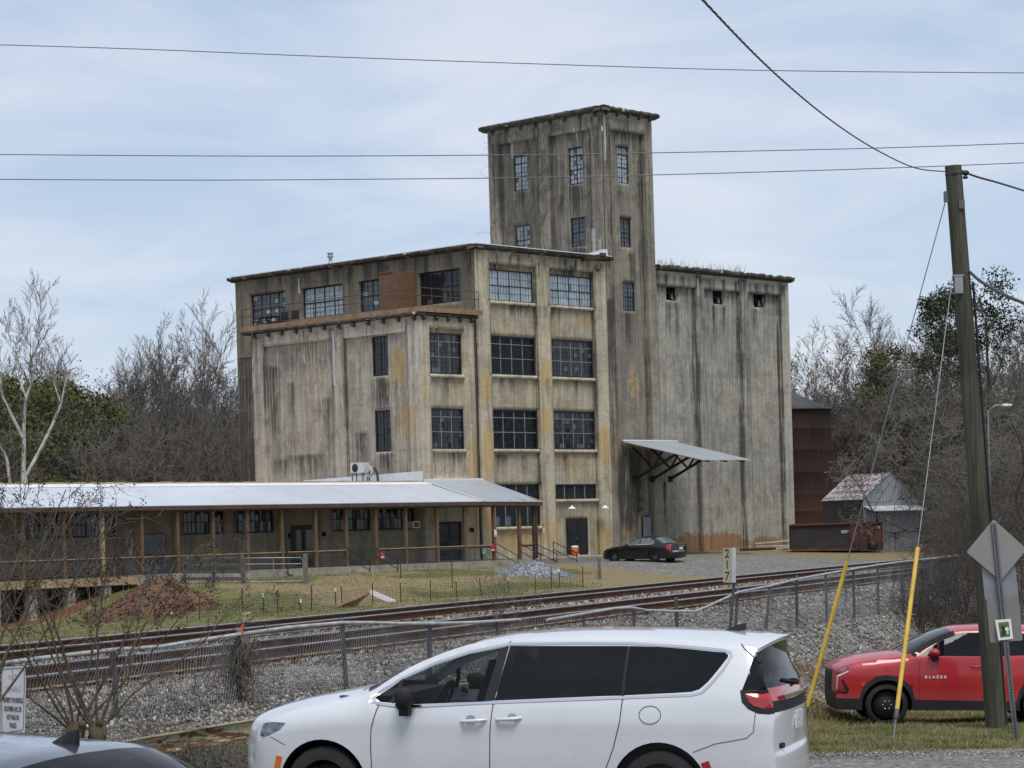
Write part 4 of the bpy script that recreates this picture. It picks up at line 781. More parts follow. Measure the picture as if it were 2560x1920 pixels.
# loose ballast stones
def scatter_stones(name, spots, size, mat, kind='stuff'):
    """angular stones: spots n x 3, size n"""
    n = len(spots); base = np.array([(1, 0, 0), (-1, 0, 0), (0, 1, 0), (0, -1, 0), (0, 0, 1), (0, 0, -1)], np.float32)
    fs = np.array([(0, 2, 4), (2, 1, 4), (1, 3, 4), (3, 0, 4), (2, 0, 5), (1, 2, 5), (3, 1, 5), (0, 3, 5)])
    P = base[None]*rng.uniform(.55, 1.25, (n, 6, 1))+rng.normal(0, .22, (n, 6, 3)); P *= rng.uniform(.6, 1.2, (n, 1, 3))
    q = rng.normal(size=(n, 4)); q /= np.linalg.norm(q, axis=1)[:, None]; a, b, c, d = q.T
    Rm = np.stack([np.stack([1-2*(c*c+d*d), 2*(b*c-a*d), 2*(b*d+a*c)], -1), np.stack([2*(b*c+a*d), 1-2*(b*b+d*d), 2*(c*d-a*b)], -1), np.stack([2*(b*d-a*c), 2*(c*d+a*b), 1-2*(b*b+c*c)], -1)], 1)
    P = np.einsum('nij,nkj->nki', Rm, P)*size[:, None, None]+spots[:, None, :]
    Fc = (fs[None]+6*np.arange(n)[:, None, None]).reshape(-1, 3)
    o = big(name, P.reshape(-1, 3), Fc, mat)
    tone = np.repeat(rng.random(n), 6); hue = np.repeat(rng.random(n), 6)
    A = np.stack([tone, hue, tone*0, tone*0+1], -1).astype(np.float32)
    at = o.data.color_attributes.new('tone', 'FLOAT_COLOR', 'POINT'); at.data.foreach_set('color', A.ravel())
    return tag(o, kind=kind)
def stone_mat(name, lo, hi, warm, dirt=.0):
    m = NT(name); t = m.attr('tone', 0); h = m.attr('tone', 1)
    c = m.ramp(t, (0, lo), (.55, tuple((a+b)/2*.9 for a, b in zip(lo, hi))), (.88, hi), (1, tuple(min(1, x*1.5) for x in hi)))
    c = m.mix(m.math('MULTIPLY', m.ramp(h, (.6, 0.0), (.9, 1.0)), .75), c, warm)
    c = m.mix(m.math('MULTIPLY', m.noise(m.coord(), 30, 4), .45), c, tuple(x*.5 for x in lo))
    m.col(c).par(.9, 0, .25); return m.m
M['ballast'] = stone_mat('ballast', (.10, .098, .095, 1), (.42, .41, .39, 1), (.30, .225, .16, 1))
M['gravel_blue'] = stone_mat('gravel_blue', (.13, .14, .16, 1), (.42, .44, .48, 1), (.32, .33, .36, 1))
sp = []; sz = []
def band(p0, p1, q0, q1, dens, s0, s1, lift=.3):
    n = int((p1-p0)*(q1-q0)*dens)
    for _ in range(n):
        p, q = random.uniform(p0, p1), random.uniform(q0, q1); x, y = tw(p, q)
        if p > 9 and random.random() < (p-9)/2.2+noise.noise((x*.5, y*.5, 2))*.5: continue
        s = random.uniform(s0, s1); sp.append((x, y, gz(x, y)+s*lift)); sz.append(s)
band(6.0, 11.8, -24, -4, 330, .018, .036); band(6.0, 10.6, -4, 12, 190, .022, .042); band(6.0, 10.4, 12, 46, 70, .03, .055)
band(1.6, 4.2, -14, 12, 110, .022, .045, .5); band(1.6, 4.2, 12, 50, 30, .04, .075, .5); band(-1.8, 1.4, -8, 40, 18, .035, .06, .4); band(4.3, 5.6, -12, 40, 30, .03, .06, .4)
scatter_stones('ballast_stones', np.array(sp, np.float32), np.array(sz, np.float32), M['ballast'])
# heap of grey gravel, heap of red soil
def heap(name, label, c, rx, ry, h, mat, seed, rz=0, n=64):
    V = []; Fq = []
    for j in range(n+1):
        for i in range(n+1):
            x, y = (i/n*2-1), (j/n*2-1); r = math.hypot(x, y); nn = noise.noise((x*2+seed, y*2, seed))
            z = max(0, 1-(r*(1+.25*nn))**1.5)**1.25*h*(1+.25*nn)+(noise.noise((x*9, y*9, seed))*.05+noise.noise((x*23, y*23, seed))*.035)*(r < 1)
            X = c.x+x*rx*math.cos(rz)-y*ry*math.sin(rz); Y = c.y+x*rx*math.sin(rz)+y*ry*math.cos(rz)
            V.append((X, Y, gz(X, Y)+z-(.12 if r >= .98 else 0.0)))
    for j in range(n):
        for i in range(n): a = j*(n+1)+i; Fq.append((a, a+1, a+n+2, a+n+1))
    o = big(name, V, Fq, mat, None, True); return o
c = gp(1335, 1449); c = gp(1335, 1436)
M['heap_grey'] = NT('heap_grey'); m = M['heap_grey']; vo = m.n('ShaderNodeTexVoronoi'); vo.inputs['Scale'].default_value = 14; m.l(m.coord(), vo.inputs['Vector']); s_ = m.n('ShaderNodeSeparateColor'); m.l(vo.outputs['Color'], s_.inputs[0])
m.col(m.ramp(s_.outputs[0], (0, (.10, .11, .13, 1)), (.6, (.26, .28, .32, 1)), (1, (.48, .50, .54, 1)))).par(.9, 0, .2); m.bump(vo.outputs['Distance'], .8, .05); M['heap_grey'] = m.m
o = heap('gravel_pile', '', c, 2.1, 1.8, .68, M['heap_grey'], 3.1); tag(o, 'mound of blue grey gravel in the yard before the porch', 'gravel pile')
sp = []; sz = []
hv = np.array([v.co[:] for v in o.data.vertices]); 
for _ in range(3800):
    k = random.randrange(len(hv)); x, y, z = hv[k]
    if z-gz(x, y) < -.05 and random.random() < .6: continue
    sp.append((x+random.uniform(-.05, .05), y+random.uniform(-.05, .05), max(z, gz(x, y))+.01)); sz.append(random.uniform(.02, .045))
scatter_stones('loose_gravel', np.array(sp, np.float32), np.array(sz, np.float32), M['gravel_blue'])
m = NT('red_soil'); n1 = m.noise(m.coord(), 3, 7, .7); n2 = m.noise(m.coord(), .6, 4); m.col(m.mix(m.ramp(n2, (.4, 0.0), (.65, 1.0)), m.ramp(n1, (.3, (.065, .033, .021, 1)), (.7, (.155, .08, .048, 1))), (.15, .10, .062, 1))).par(.95, 0, .15); m.bump(n1, .9, .08)
c = gp(385, 1530)
o = heap('soil_heap', '', c, 3.1, 2.5, 1.4, m.m, 7.7); tag(o, 'heap of red clay soil beside the wooden deck', 'soil heap')
hv = [v.co[:] for v in o.data.vertices]; sp = []; sz = []
for _ in range(1500):
    x, y, z = random.choice(hv)
    if z-gz(x, y) < -.08: continue
    sp.append((x+random.uniform(-.08, .08), y+random.uniform(-.08, .08), max(z, gz(x, y))+.01)); sz.append(random.uniform(.025, .1)**1.0)
scatter_stones('soil_clods', np.array(sp, np.float32), np.array(sz, np.float32), stone_mat('clods', (.06, .03, .02, 1), (.19, .105, .065, 1), (.24, .16, .10, 1)))
sp = []; sz = []                                       # loose chips where the gravel road meets the grass
for _ in range(5200):
    X = random.uniform(2.2, 9.5); Y = interp(X, [(-3.2, 24.4), (-1, 26.5), (2.0, 31.2), (3.6, 33.6), (9, 34.6), (40, 38)])-abs(random.gauss(0, .9))+.35
    s = random.uniform(.008, .024); sp.append((X, Y, gz(X, Y)+s*.2)); sz.append(s)
scatter_stones('road_chips', np.array(sp, np.float32), np.array(sz, np.float32), M['ballast'])
# ---------------- fences ----------------
FP = 8.2
def onfence(x, y, dp=0):                              # reading on the chain link fence's upright plane
    a, b = uvp(x, y); p0 = Vector(tw(FP+dp, 0)); t = (a*p0.y-p0.x)/(TD.x-a*TD.y); Y = p0.y+TD.y*t
    return Vector((a*Y, Y, CAMZ+b*Y))
fence = thing('chain_link_fence', 'old sagging chain link fence with bent top pipe along the ballast', 'fence')
M['pipe_pale'] = simple('pipe_pale', (.40, .41, .40, 1), .6, .3, var=.3, sc=6)
M['post_grey'] = simple('post_grey', (.085, .09, .10, 1), .6, .4, var=.3)
for (x, y, lean) in ((-60, 1668, 0), (283, 1638, -.02), (598, 1588, .05), (854, 1557, -.05), (1075, 1568, .04), (1240, 1545, -.1), (1458, 1545, -.08), (1585, 1535, .05), (1690, 1503, 0), (1845, 1481, .12), (1924, 1473, .14), (1992, 1447, .03), (2064, 1436, .0), (2133, 1427, .0), (2193, 1414, 0), (2254, 1408, 0), (2318, 1398, .0), (2385, 1390, 0)):
    t_ = onfence(x, y); b = MB(); b.tube([(t_.x-lean, t_.y, gz(t_.x, t_.y)-.3), (t_.x, t_.y, t_.z+.03)], .032, 8); b.lathe([(.036, .0), (.036, .03), (.02, .05), (0, .055)], 8, Matrix.Translation((t_.x, t_.y, t_.z+.02))); b.build('post', M['post_grey'], fence)
TR1 = [(-70, 1668), (0, 1659), (100, 1646), (280, 1625), (400, 1617), (480, 1604), (592, 1587), (720, 1569), (854, 1557), (930, 1557), (1000, 1559), (1080, 1559), (1190, 1556), (1300, 1549)]
TR2 = [(1367, 1550), (1450, 1536), (1537, 1521), (1580, 1519), (1616, 1526), (1689, 1528), (1739, 1529), (1790, 1506), (1847, 1480), (1924, 1465), (1988, 1449), (2105, 1427), (2191, 1413), (2259, 1404), (2395, 1389)]
for tr in (TR1, TR2):
    b = MB(); b.tube([onfence(x, y, .03) for x, y in tr], .024, 8); b.build('top_rail', M['pipe_pale'], fence)
mesh_top = [onfence(x, y) for x, y in TR1+TR2[2:]]
b = MB(); qs = [tp(p.x, p.y)[1] for p in mesh_top]; q = qs[0]
top = list(zip(qs, [p.z for p in mesh_top]))
def fw(q, z, dp=0): x, y = tw(FP+dp, q); return (x, y, z)
while q < qs[-1]:
    st = .062 if q < 2 else .1
    zt = interp(q, top)+.03; x, y = tw(FP, q); zb = gz(x, y)-.02; h = zt-zb
    wv = lambda f: .06*math.sin(q*1.3)*math.sin(f*3.1)+.03*math.sin(q*4.1+f*5)
    for sg in (-1, 1):
        pts = [fw(q+sg*.55*h*f+.25*h*(1-f)*0, zt-h*f, wv(f)) for f in (0, .25, .5, .75, 1)]
        b.tube(pts, .0030 if sg > 0 else .0022, 3, False, False)
    q += st
o = b.build('wire_mesh', simple('wire_grey', (.20, .21, .22, 1), .6, .4, var=.4), fence)
# dead vines over one post, orange marker tape on its head
o = MB(); t_ = onfence(598, 1588); g0 = gz(t_.x, t_.y)
for _ in range(420):
    a = random.uniform(0, 6.28); r = abs(random.gauss(0, .14)); z = t_.z-abs(random.gauss(0, .38)); p = Vector((t_.x+r*math.cos(a)*1.25, t_.y+r*math.sin(a)*.6-.05, max(g0, z))); pts = [p]
    for k in range(3): pts.append(pts[-1]+Vector((random.gauss(0, .05), random.gauss(0, .04), -random.uniform(.04, .16))))
    o.tube(pts, [.005, .004, .003, .002], 3, False, False)
M['vine'] = simple('vine', (.105, .09, .07, 1), .9, var=.5, sc=9)
tag(o.build('dead_vine', M['vine'], None), 'tangle of dead grey vine hanging over a chain link fence post', 'vine')
tm = thing('marker_stake', 'small orange and white marker tied to the vine covered fence post', 'marker', (t_.x+.03, t_.y-.02, t_.z-.02))
b = MB(); b.tube([(-.02, 0, 0), (.04, 0, .2)], [.028, .02], 6); b.build('stake', simple('orange_red', (.55, .11, .05, 1), .7), tm); b = MB(); b.bar((.035, 0, .17), (.07, 0, .29), .05, .02); b.bar((.02, 0, .28), (.12, 0, .29), .04, .02); b.build('flag', simple('pale_tape', (.5, .36, .24, 1), .7), tm)
# board fence, field gate
M['fence_wood'] = simple('fence_wood', (.085, .085, .085, 1), .85, var=.4, sc=5)
pl, pm, pr_ = gp(462, 1460), gp(608, 1460), gp(765, 1458)
bf = thing('board_fence', 'weathered dark board fence of four rails left of the field gate', 'fence')
for f in (0, .5, 1):
    p = pl.lerp(pm, f); b = MB(); b.bar((p.x, p.y, p.z-.2), (p.x, p.y, p.z+1.4), .15 if f < 1 else .2); b.build('post', M['fence_wood'], bf)
for k in range(4):
    b = MB(); a, c = pl+Vector((0, -.1, .25+k*.34)), pm+Vector((0, -.1, .25+k*.34)); b.bar(a, c, .03, .16); b.build('board', M['fence_wood'], bf)
gt = thing('field_gate', 'galvanised tubular field gate with wire infill before the porch', 'gate')
a, c = pm.lerp(pr_, .04), pm.lerp(pr_, .93); b = MB()
b.tube([a+Vector((0, 0, .1)), a+Vector((0, 0, 1.25)), c+Vector((0, 0, 1.25)), c.lerp(a, -.03)+Vector((0, 0, 1.1)), c.lerp(a, -.03)+Vector((0, 0, .1)), a+Vector((0, 0, .1))], .025, 6); md = a.lerp(c, .5); b.tube([md+Vector((0, 0, .1)), md+Vector((0, 0, 1.25))], .02, 6); b.tube([a+Vector((0, 0, .95)), c+Vector((0, 0, .95))], .02, 6); b.build('frame', M['galv'], gt)
b = MB()
for i in range(1, 32): p = a.lerp(c, i/32); b.tube([p+Vector((0, 0, .1)), p+Vector((0, 0, .95))], .004, 3, False)
for i in range(1, 9): b.tube([a+Vector((0, 0, .1+i*.1)), c+Vector((0, 0, .1+i*.1))], .004, 3, False)
b.build('wire_infill', M['galv_dark'], gt)
b = MB(); b.bar((pr_.x, pr_.y, pr_.z-.2), (pr_.x, pr_.y, pr_.z+1.45), .22); tag(b.build('gate_post', M['wood_grey'], None), 'square grey timber post at the right end of the field gate', 'post')
# yard wire fence on steel stakes
yf = thing('wire_fence', 'low garden wire fence on thin steel stakes along the yard', 'fence'); prev = None
M['stake'] = simple('stake', (.05, .032, .026, 1), .8); M['yellow_cap'] = simple('yellow_cap', (.55, .38, .05, 1), .6); M['white_cap'] = simple('white_cap', (.6, .6, .58, 1), .6)
g6 = lambda x, y: (600+x*.40687, 1180+y*.40687)
for (x, y0, y1, cap) in ((-520, 800, 930, None), (-420, 860, 915, 2), (-250, 770, 905, None), (20, 712, 880, None), (145, 755, 870, 2), (230, 710, 865, 1), (375, 790, 852, 2), (438, 700, 850, None), (590, 722, 832, 2), (628, 690, 832, 1), (815, 680, 812, None), (990, 665, 800, 1), (1172, 665, 787, None), (1332, 660, 772, 1), (1480, 650, 762, None), (1650, 655, 745, 2), (1815, 630, 731, None), (1962, 605, 712, 2), (2105, 580, 705, None)):
    fx, fy = g6(x, y1); p = gp(fx, fy); hh = (y1-y0)*.40687*p.y/FPX
    b = MB(); b.bar((p.x, p.y, p.z-.2), (p.x+random.uniform(-.05, .05), p.y, p.z+hh), .06, .05); o = b.build('stake', M['stake'], yf)
    if cap: b = MB(); b.bar((p.x, p.y, p.z+hh-.1), (p.x, p.y, p.z+hh+.06), .1, .08); b.build('cap', M['yellow_cap' if cap == 1 else 'white_cap'], o)
    if prev is not None:
        b = MB(); d = (p-prev); n = int(d.length/.16)
        for i in range(1, n): a = prev.lerp(p, i/n); b.tube([a, a+Vector((0, 0, .72))], .005, 3, False, False)
        for k in range(6): b.tube([prev+Vector((0, 0, .1+.12*k)), p+Vector((0, 0, .1+.12*k))], .005, 3, False, False)
        b.build('wire_panel', M['stake'], yf)
    prev = p
for i, (x, y0, y1) in enumerate(((988, 520, 660), (1305, 540, 715), (1915, 580, 722))):
    fx, fy = g6(x, y1); p = gp(fx, fy); hh = (y1-y0)*.40687*p.y/FPX; o = MB(); o.bar((0, 0, -.2), (0, 0, hh), .06, .05)
    tag(o.build('steel_stake', M['stake'], None, p), ('lone steel stake standing in the yard beyond the wire fence, left of the gravel', 'tall steel stake standing before the annex entrance', 'steel stake right of the gravel mound')[i], 'stake', 'loose stakes in the yard')
p = gp(1500, 1450); o = MB(); o.bar((0, 0, -.2), (-.03, 0, 1.15), .17, .17); tag(o.build('fence_post', M['wood_grey'], None, p), 'stout dark timber post at the edge of the gravel drive', 'post')
# scrap boards and wire roll on the grass beyond the track
p = gp(955, 1505); t = thing('white_boards', 'stack of pale weathered boards leaning in the grass beyond the track', 'boards', p)
for k in range(3): b = MB(); b.bar((-.55+.1*k, .1*k, .48-.03*k), (.5+.12*k, .1*k, -.05), .2, .05, up=(0, 1, 0)); b.build('board', M['white_paint'] if k < 2 else M['wood_pale'], t)
p = gp(880, 1518); o = MB()
for k in range(5): o.bar((-.8+.2*k, .1*k, .0), (-.1+.22*k, .05*k, .3+.09*k), .3, .1)
tag(o.build('broken_boards', M['wood_pale'], None, p), 'broken tan timber scraps lying left of the pale boards', 'scrap wood')
# ---------------- vehicles ----------------
def paint(name, c, rough=.32, coat=1.0, metal=0.0, flake=.05, dirt=0):
    m = NT(name); n = m.noise(m.coord(), 1.5, 3); k = m.ramp(n, (.3, tuple(x*(1-flake) for x in c[:3])+(1,)), (.7, c))
    if dirt: z = m.n('ShaderNodeSeparateXYZ'); m.l(m.coord(), z.inputs[0]); d = m.ramp(m.math('ADD', z.outputs[2], m.math('MULTIPLY', m.noise(m.coord((2, 2, 5)), 3, 6, .7), .45)), (.42, 1.0), (.95, 0.0)); k = m.mix(m.math('MULTIPLY', d, dirt), k, (.33, .31, .28, 1))
    m.col(k).par(rough, metal, .5, coat); return m.m
M['p_white'] = paint('p_white', (.62, .64, .67, 1), dirt=.5); M['p_red'] = paint('p_red', (.42, .011, .017, 1), .4, .7, .0, dirt=.25); M['p_plum'] = paint('p_plum', (.007, .0045, .006, 1), .35, .6); M['p_slate'] = paint('p_slate', (.10, .115, .14, 1), .22, 1, .55)
M['tyre'] = simple('tyre', (.014, .014, .015, 1), .8, sc=8); M['gap'] = simple('gap', (.02, .02, .022, 1), .7); M['trim_black'] = simple('trim_black', (.016, .016, .018, 1), .7, spec=.3); M['chrome'] = simple('chrome', (.72, .73, .75, 1), .12, 1, var=.03)
M['alloy'] = simple('alloy', (.45, .46, .48, 1), .28, .9, var=.05); M['alloy_black'] = simple('alloy_black', (.01, .01, .011, 1), .3, coat=.5)
M['tint'] = glass('tint', (.010, .011, .013, 1), .03, .10, .28); M['tint_clear'] = glass('tint_clear', (.012, .014, .015, 1), .03, .70)
M['glass_pale'] = glass('glass_pale', (.16, .19, .18, 1), .05)
def lamp_red():
    m = NT('lamp_red'); m.col(m.ramp(m.noise(m.coord((1, 1, 6)), 3, 2), (.35, (.22, .004, .008, 1)), (.6, (.5, .012, .02, 1)))).par(.12, 0, .6, .8); return m.m
M['lamp_red'] = lamp_red(); M['lamp_clear'] = simple('lamp_clear', (.13, .145, .165, 1), .12, .4, coat=.8, sc=16, var=.9); M['lamp_amber'] = simple('lamp_amber', (.62, .14, .02, 1), .2, coat=.6); M['cladding'] = simple('cladding', (.018, .018, .019, 1), .7)
M['seat_cloth'] = simple('seat_cloth', (.035, .035, .038, 1), .9)
def inpoly(x, z, P):
    c = False; n = len(P)
    for i in range(n):
        (x1, z1), (x2, z2) = P[i], P[i-1]
        if (z1 > z) != (z2 > z) and x < (x2-x1)*(z-z1)/(z2-z1)+x1: c = not c
    return c
def cr(P, n=6, closed=False):                          # Catmull-Rom through control points of any size
    r = []; m_ = len(P)
    for i in range(m_-1):
        p0, p1, p2, p3 = P[max(0, i-1)], P[i], P[i+1], P[min(m_-1, i+2)]
        for k in range(n):
            t = k/n; r.append(tuple(.5*((2*b)+(-a+c)*t+(2*a-5*b+4*c-d)*t*t+(-a+3*b-3*c+d)*t**3) for a, b, c, d in zip(p0, p1, p2, p3)))
    r.append(tuple(P[-1])); return r
class Car:
    def __init__(s, root, halfw, low, belt, plan, curve, wheels, rw, arch, bottom, step=.07, shoulder=.18):
        s.root, s.hw, s.low, s.belt, s.plan, s.wheels, s.rw = root, halfw, low, belt, plan, wheels, rw
        tags = []; last = None
        for c in curve: last = c[4] if len(c) > 4 else last; tags.append(last)
        N = 5; P = cr([c[:4] for c in curve], N); s.T = [tags[min(i//N, len(tags)-1)] for i in range(len(P))]
        s.E = [(p[0], p[1]) for p in P]; s.Cn = [(p[2], p[3]) for p in P]
        s.top = [(x, z) for x, z in s.E]; s.sh = shoulder
        # roof edge height as a function of x (upper envelope)
        xs_ = sorted(set(round(x, 3) for x, z in s.E)); s.env = []
        for x in np.arange(min(xs_), max(xs_)+.02, .02):
            zz = [z1+(z2-z1)*(x-x1)/(x2-x1) for (x1, z1), (x2, z2) in zip(s.E, s.E[1:]) if (x1-x)*(x2-x) <= 0 and abs(x2-x1) > 1e-6]
            if zz: s.env.append((x, max(zz)))
        bot = []                                        # rear to front along the sill, round the wheel arches
        xr, xf = s.E[-1][0], s.E[0][0]
        for (cx, cz), ar in sorted(zip(wheels, arch), key=lambda w_: -w_[0][0]):
            h = math.sqrt(max(.0, ar*ar-(cz-bottom)**2)); a0 = math.acos(h/ar)*(-1 if cz > bottom else 1)
            for k in range(25): a = a0+(math.pi-2*a0)*k/24; bot.append((cx+ar*math.cos(a), cz+ar*math.sin(a)))
        s.bot = bot; s.outline = s.E+[(xr-.12, bottom)]*(s.E[-1][1] > bottom+.02)+bot+[(xf+.1, bottom)]*(s.E[0][1] > bottom+.02)
        s.step = step; s.regions = []
    def half(s, x, z):
        f = interp(z, s.low); zb = interp(x, s.belt); zr = interp(x, s.env); p = interp(x, s.plan)
        if zr > zb+.1:
            if z > zb-.06: t = min(1, (z-zb+.06)/(zr-zb+.06)); f *= 1-interp(x, s.tumble)*(t**1.25)
        else:
            z0 = zr-s.sh
            if z > z0: t = min(1, (z-z0)/s.sh); f *= 1-.075*t**2.2
        return s.hw*p*f
    tumble = [(0, .27)]
    def side(s, x, z, off=0.0, sg=-1): return (x, sg*(s.half(x, z)+off), z)
    def build(s, body_mat, regions, cap_mats, strips=()):
        """regions: (name, polygon, material, offset) on the side; cap_mats: tag -> (name, material, limit)"""
        pts = []; edges = []
        def addloop(P, n=None):
            i0 = len(pts)
            Q = []
            for a, b in zip(P, P[1:]+P[:1]):
                d = math.hypot(b[0]-a[0], b[1]-a[1])
                if d < 1e-5: continue
                k = max(1, int(d/.09)); Q += [(a[0]+(b[0]-a[0])*j/k, a[1]+(b[1]-a[1])*j/k) for j in range(k)]
            for q in Q: pts.append(Vector(q))
            m_ = len(Q); edges.extend([(i0+j, i0+(j+1) % m_) for j in range(m_)])
        # keep the E vertices untouched so that the cap can be welded on
        i0 = len(pts); pts.extend(Vector(p) for p in s.outline); edges.extend([(i0+j, i0+(j+1) % len(s.outline)) for j in range(len(s.outline))])
        for nm, P, mt, off in regions: addloop(P)
        x0, x1 = min(p[0] for p in s.outline), max(p[0] for p in s.outline); z0, z1 = min(p[1] for p in s.outline), max(p[1] for p in s.outline)
        for i in range(int((x1-x0)/s.step)+1):
            for j in range(int((z1-z0)/s.step)+1):
                x, z = x0+(i+.5*(j % 2))*s.step, z0+j*s.step
                if inpoly(x, z, s.outline): pts.append(Vector((x, z)))
        vo_, eo, fo, *_ = delaunay_2d_cdt(pts, edges, [], 0, 1e-4)
        groups = {}
        for f in fo:
            c = sum((vo_[i] for i in f), Vector((0, 0)))/len(f)
            if not inpoly(c.x, c.y, s.outline): continue
            k = -1
            for r_, (nm, P, mt, off) in enumerate(regions):
                if inpoly(c.x, c.y, P): k = r_; break
            groups.setdefault(k, []).append(f)
        capn = 22; lam = [math.sin(math.pi/2*(2*i/capn-1)) for i in range(capn+1)]
        capm = {}
        caps = {}
        for i in range(len(s.E)-1):
            t = s.T[i]; nm, mt, lim = cap_mats.get(t, ('body', body_mat, 2))
            for j in range(capn):
                l_ = abs(lam[j]+lam[j+1])/2
                key = (nm, mt.name) if l_ < lim else ('body', body_mat.name)
                caps.setdefault(key, []).append((i, j)); capm[key] = mt if l_ < lim else body_mat
        def cappt(i, l_):
            (xe, ze), (xc, zc) = s.E[i], s.Cn[i]; y = s.half(xe, ze); k = 1-abs(l_)**2.6
            return (xe+(xc-xe)*k, y*l_, ze+(zc-ze)*k)
        def mk(name, mt, tri, sg_list, off, capcells, parent):
            b = MB(); 
            for sg in sg_list:
                im = {}
                for f in tri:
                    for i in f:
                        if i not in im: im[i] = len(b.v); b.v.append(s.side(vo_[i].x, vo_[i].y, off, sg))
                    b.f.append(tuple(im[i] for i in (f if sg < 0 else f[::-1]))); b.m.append(0); b.sm.append(True)
            cm = {}
            for i, j in capcells:
                q = []
                for a, c in ((i, j), (i, j+1), (i+1, j+1), (i+1, j)):
                    if (a, c) not in cm: cm[a, c] = len(b.v); b.v.append(cappt(a, lam[c]))
                    q.append(cm[a, c])
                b.f.append(tuple(q)); b.m.append(0); b.sm.append(True)
            o = b.build(name, mt, parent); bm = bmesh.new(); bm.from_mesh(o.data); bmesh.ops.remove_doubles(bm, verts=bm.verts, dist=.002); bmesh.ops.recalc_face_normals(bm, faces=bm.faces)
            for f in bm.faces: f.smooth = True
            bm.to_mesh(o.data); bm.free(); return o
        body = mk('body', body_mat, groups.get(-1, []), (-1, 1), 0, caps.pop(('body', body_mat.name), []), s.root)
        s.body = body; s.parts = {}
        for k, (nm, P, mt, off) in enumerate(regions):
            if k in groups:
                for sg in (-1, 1): s.parts[nm, sg] = mk(nm, mt, groups[k], (sg,), off, [], s.root)
        for key, cells in caps.items(): mk(key[0], capm[key], [], (), 0, cells, s.root)
        for st in strips: s.strip(*st)
        return body
    def strip(s, name, P, wd, mt, off=.003, parent=None, sides=(-1, 1), smoothen=0):
        if smoothen: P = cr(P, smoothen)
        Q = []
        for a, b in zip(P, P[1:]):
            k = max(1, int(math.hypot(b[0]-a[0], b[1]-a[1])/.05)); Q += [(a[0]+(b[0]-a[0])*j/k, a[1]+(b[1]-a[1])*j/k) for j in range(k)]
        Q.append(P[-1])
        for sg in sides:
            b = MB(); i0 = 0
            for i, (x, z) in enumerate(Q):
                a, c = Q[max(0, i-1)], Q[min(len(Q)-1, i+1)]; d = Vector((c[0]-a[0], c[1]-a[1])); d = d.normalized() if d.length else Vector((1, 0)); nn = Vector((-d.y, d.x))*wd/2
                b.v += [s.side(x+nn.x, z+nn.y, off, sg), s.side(x-nn.x, z-nn.y, off, sg)]
            for i in range(len(Q)-1): k = i0+2*i; b.f.append((k, k+1, k+3, k+2)); b.m.append(0); b.sm.append(True)
            b.build(name, mt, parent or s.root)
    def addwheels(s, wd, rim_mat, spokes, rimr=.74, twist=.0, well=.42, dish=None):
        for (cx, cz) in s.wheels:
            for sg in (-1, 1):
                r = s.rw; y = sg*(s.half(cx, cz+r*.6)-wd/2-.03); Mt = Matrix.Translation((cx, y, cz)) @ Matrix.Rotation(R(90)*sg, 4, 'X')
                b = MB(); b.lathe([(r*rimr, -wd/2), (r*.93, -wd/2), (r, -wd*.36), (r, wd*.36), (r*.93, wd/2), (r*.80, wd/2+.008), (r*rimr, wd/2-.01), (r*rimr, -wd/2)], 40, Mt); w_ = b.build('wheel', M['tyre'], s.root)
                b = MB(); b.lathe([(r*rimr+.002, wd/2-.005), (r*rimr-.02, wd/2-.008), (r*rimr-.03, wd/2-.05), (r*rimr-.05, -wd*.1), (0, -wd*.1)], 36, Mt, True)
                b.cm = 1
                n = spokes
                for k in range(n):
                    a = 2*math.pi*k/n
                    for da in (-.13, .13):
                        p0 = Vector((math.cos(a+da*.4)*r*.12, math.sin(a+da*.4)*r*.12, wd/2-.035)); p1 = Vector((math.cos(a+da+twist)*r*(rimr-.03), math.sin(a+da+twist)*r*(rimr-.03), wd/2-.02))
                        b.bar(Mt @ p0, Mt @ p1, .034, .03, up=Mt.to_3x3() @ Vector((0, 0, 1)))
                b.lathe([(0, wd/2-.015), (r*.15, wd/2-.02), (r*.19, wd/2-.05), (r*.19, 0)], 18, Mt)
                b.lathe([(r*rimr+.004, wd/2-.002), (r*rimr-.022, wd/2), (r*rimr-.03, wd/2-.02)], 40, Mt)
                b.build('rim', [dish or M['black'], rim_mat], w_)
            ar = s.rw+.06; n = 20; W = s.hw-.04
            for sg in (-1, 1):
                b = MB()
                for k in range(n):
                    a0, a1 = math.pi*(-.08+1.16*k/n), math.pi*(-.08+1.16*(k+1)/n)
                    q = [(cx+ar*math.cos(a), sg*yy, cz+ar*math.sin(a)) for a, yy in ((a0, W), (a1, W), (a1, W-well), (a0, W-well))]; b.quad(*q)
                    b.add([(cx, sg*(W-well), cz-.1), (cx+ar*math.cos(a0), sg*(W-well), cz+ar*math.sin(a0)), (cx+ar*math.cos(a1), sg*(W-well), cz+ar*math.sin(a1))], [(0, 1, 2)])
                b.build('wheel_well', M['black'], s.root)
def mirror(car, x, z, mt, mt2=None, rx=.11, ry=.12, rz=.09, out=.14):
    for sg in (-1, 1):
        y = sg*(car.half(x, z)+out); b = MB(); ell(b, (x-.01, y, z), (rx, ry, rz), 14, 8)
        b.bar((x+.02, y-sg*.02, z-rz*.8), (x+.05, sg*car.half(x, z-.1), z-rz*1.2), .09, .05); o = b.build('wing_mirror', mt, car.root)
        if mt2: b = MB(); b.bar((x, y-sg*.03, z-rz*.9), (x+.02, y-sg*.03, z-rz*1.9), .13, .10); b.build('mirror_foot', mt2, o)
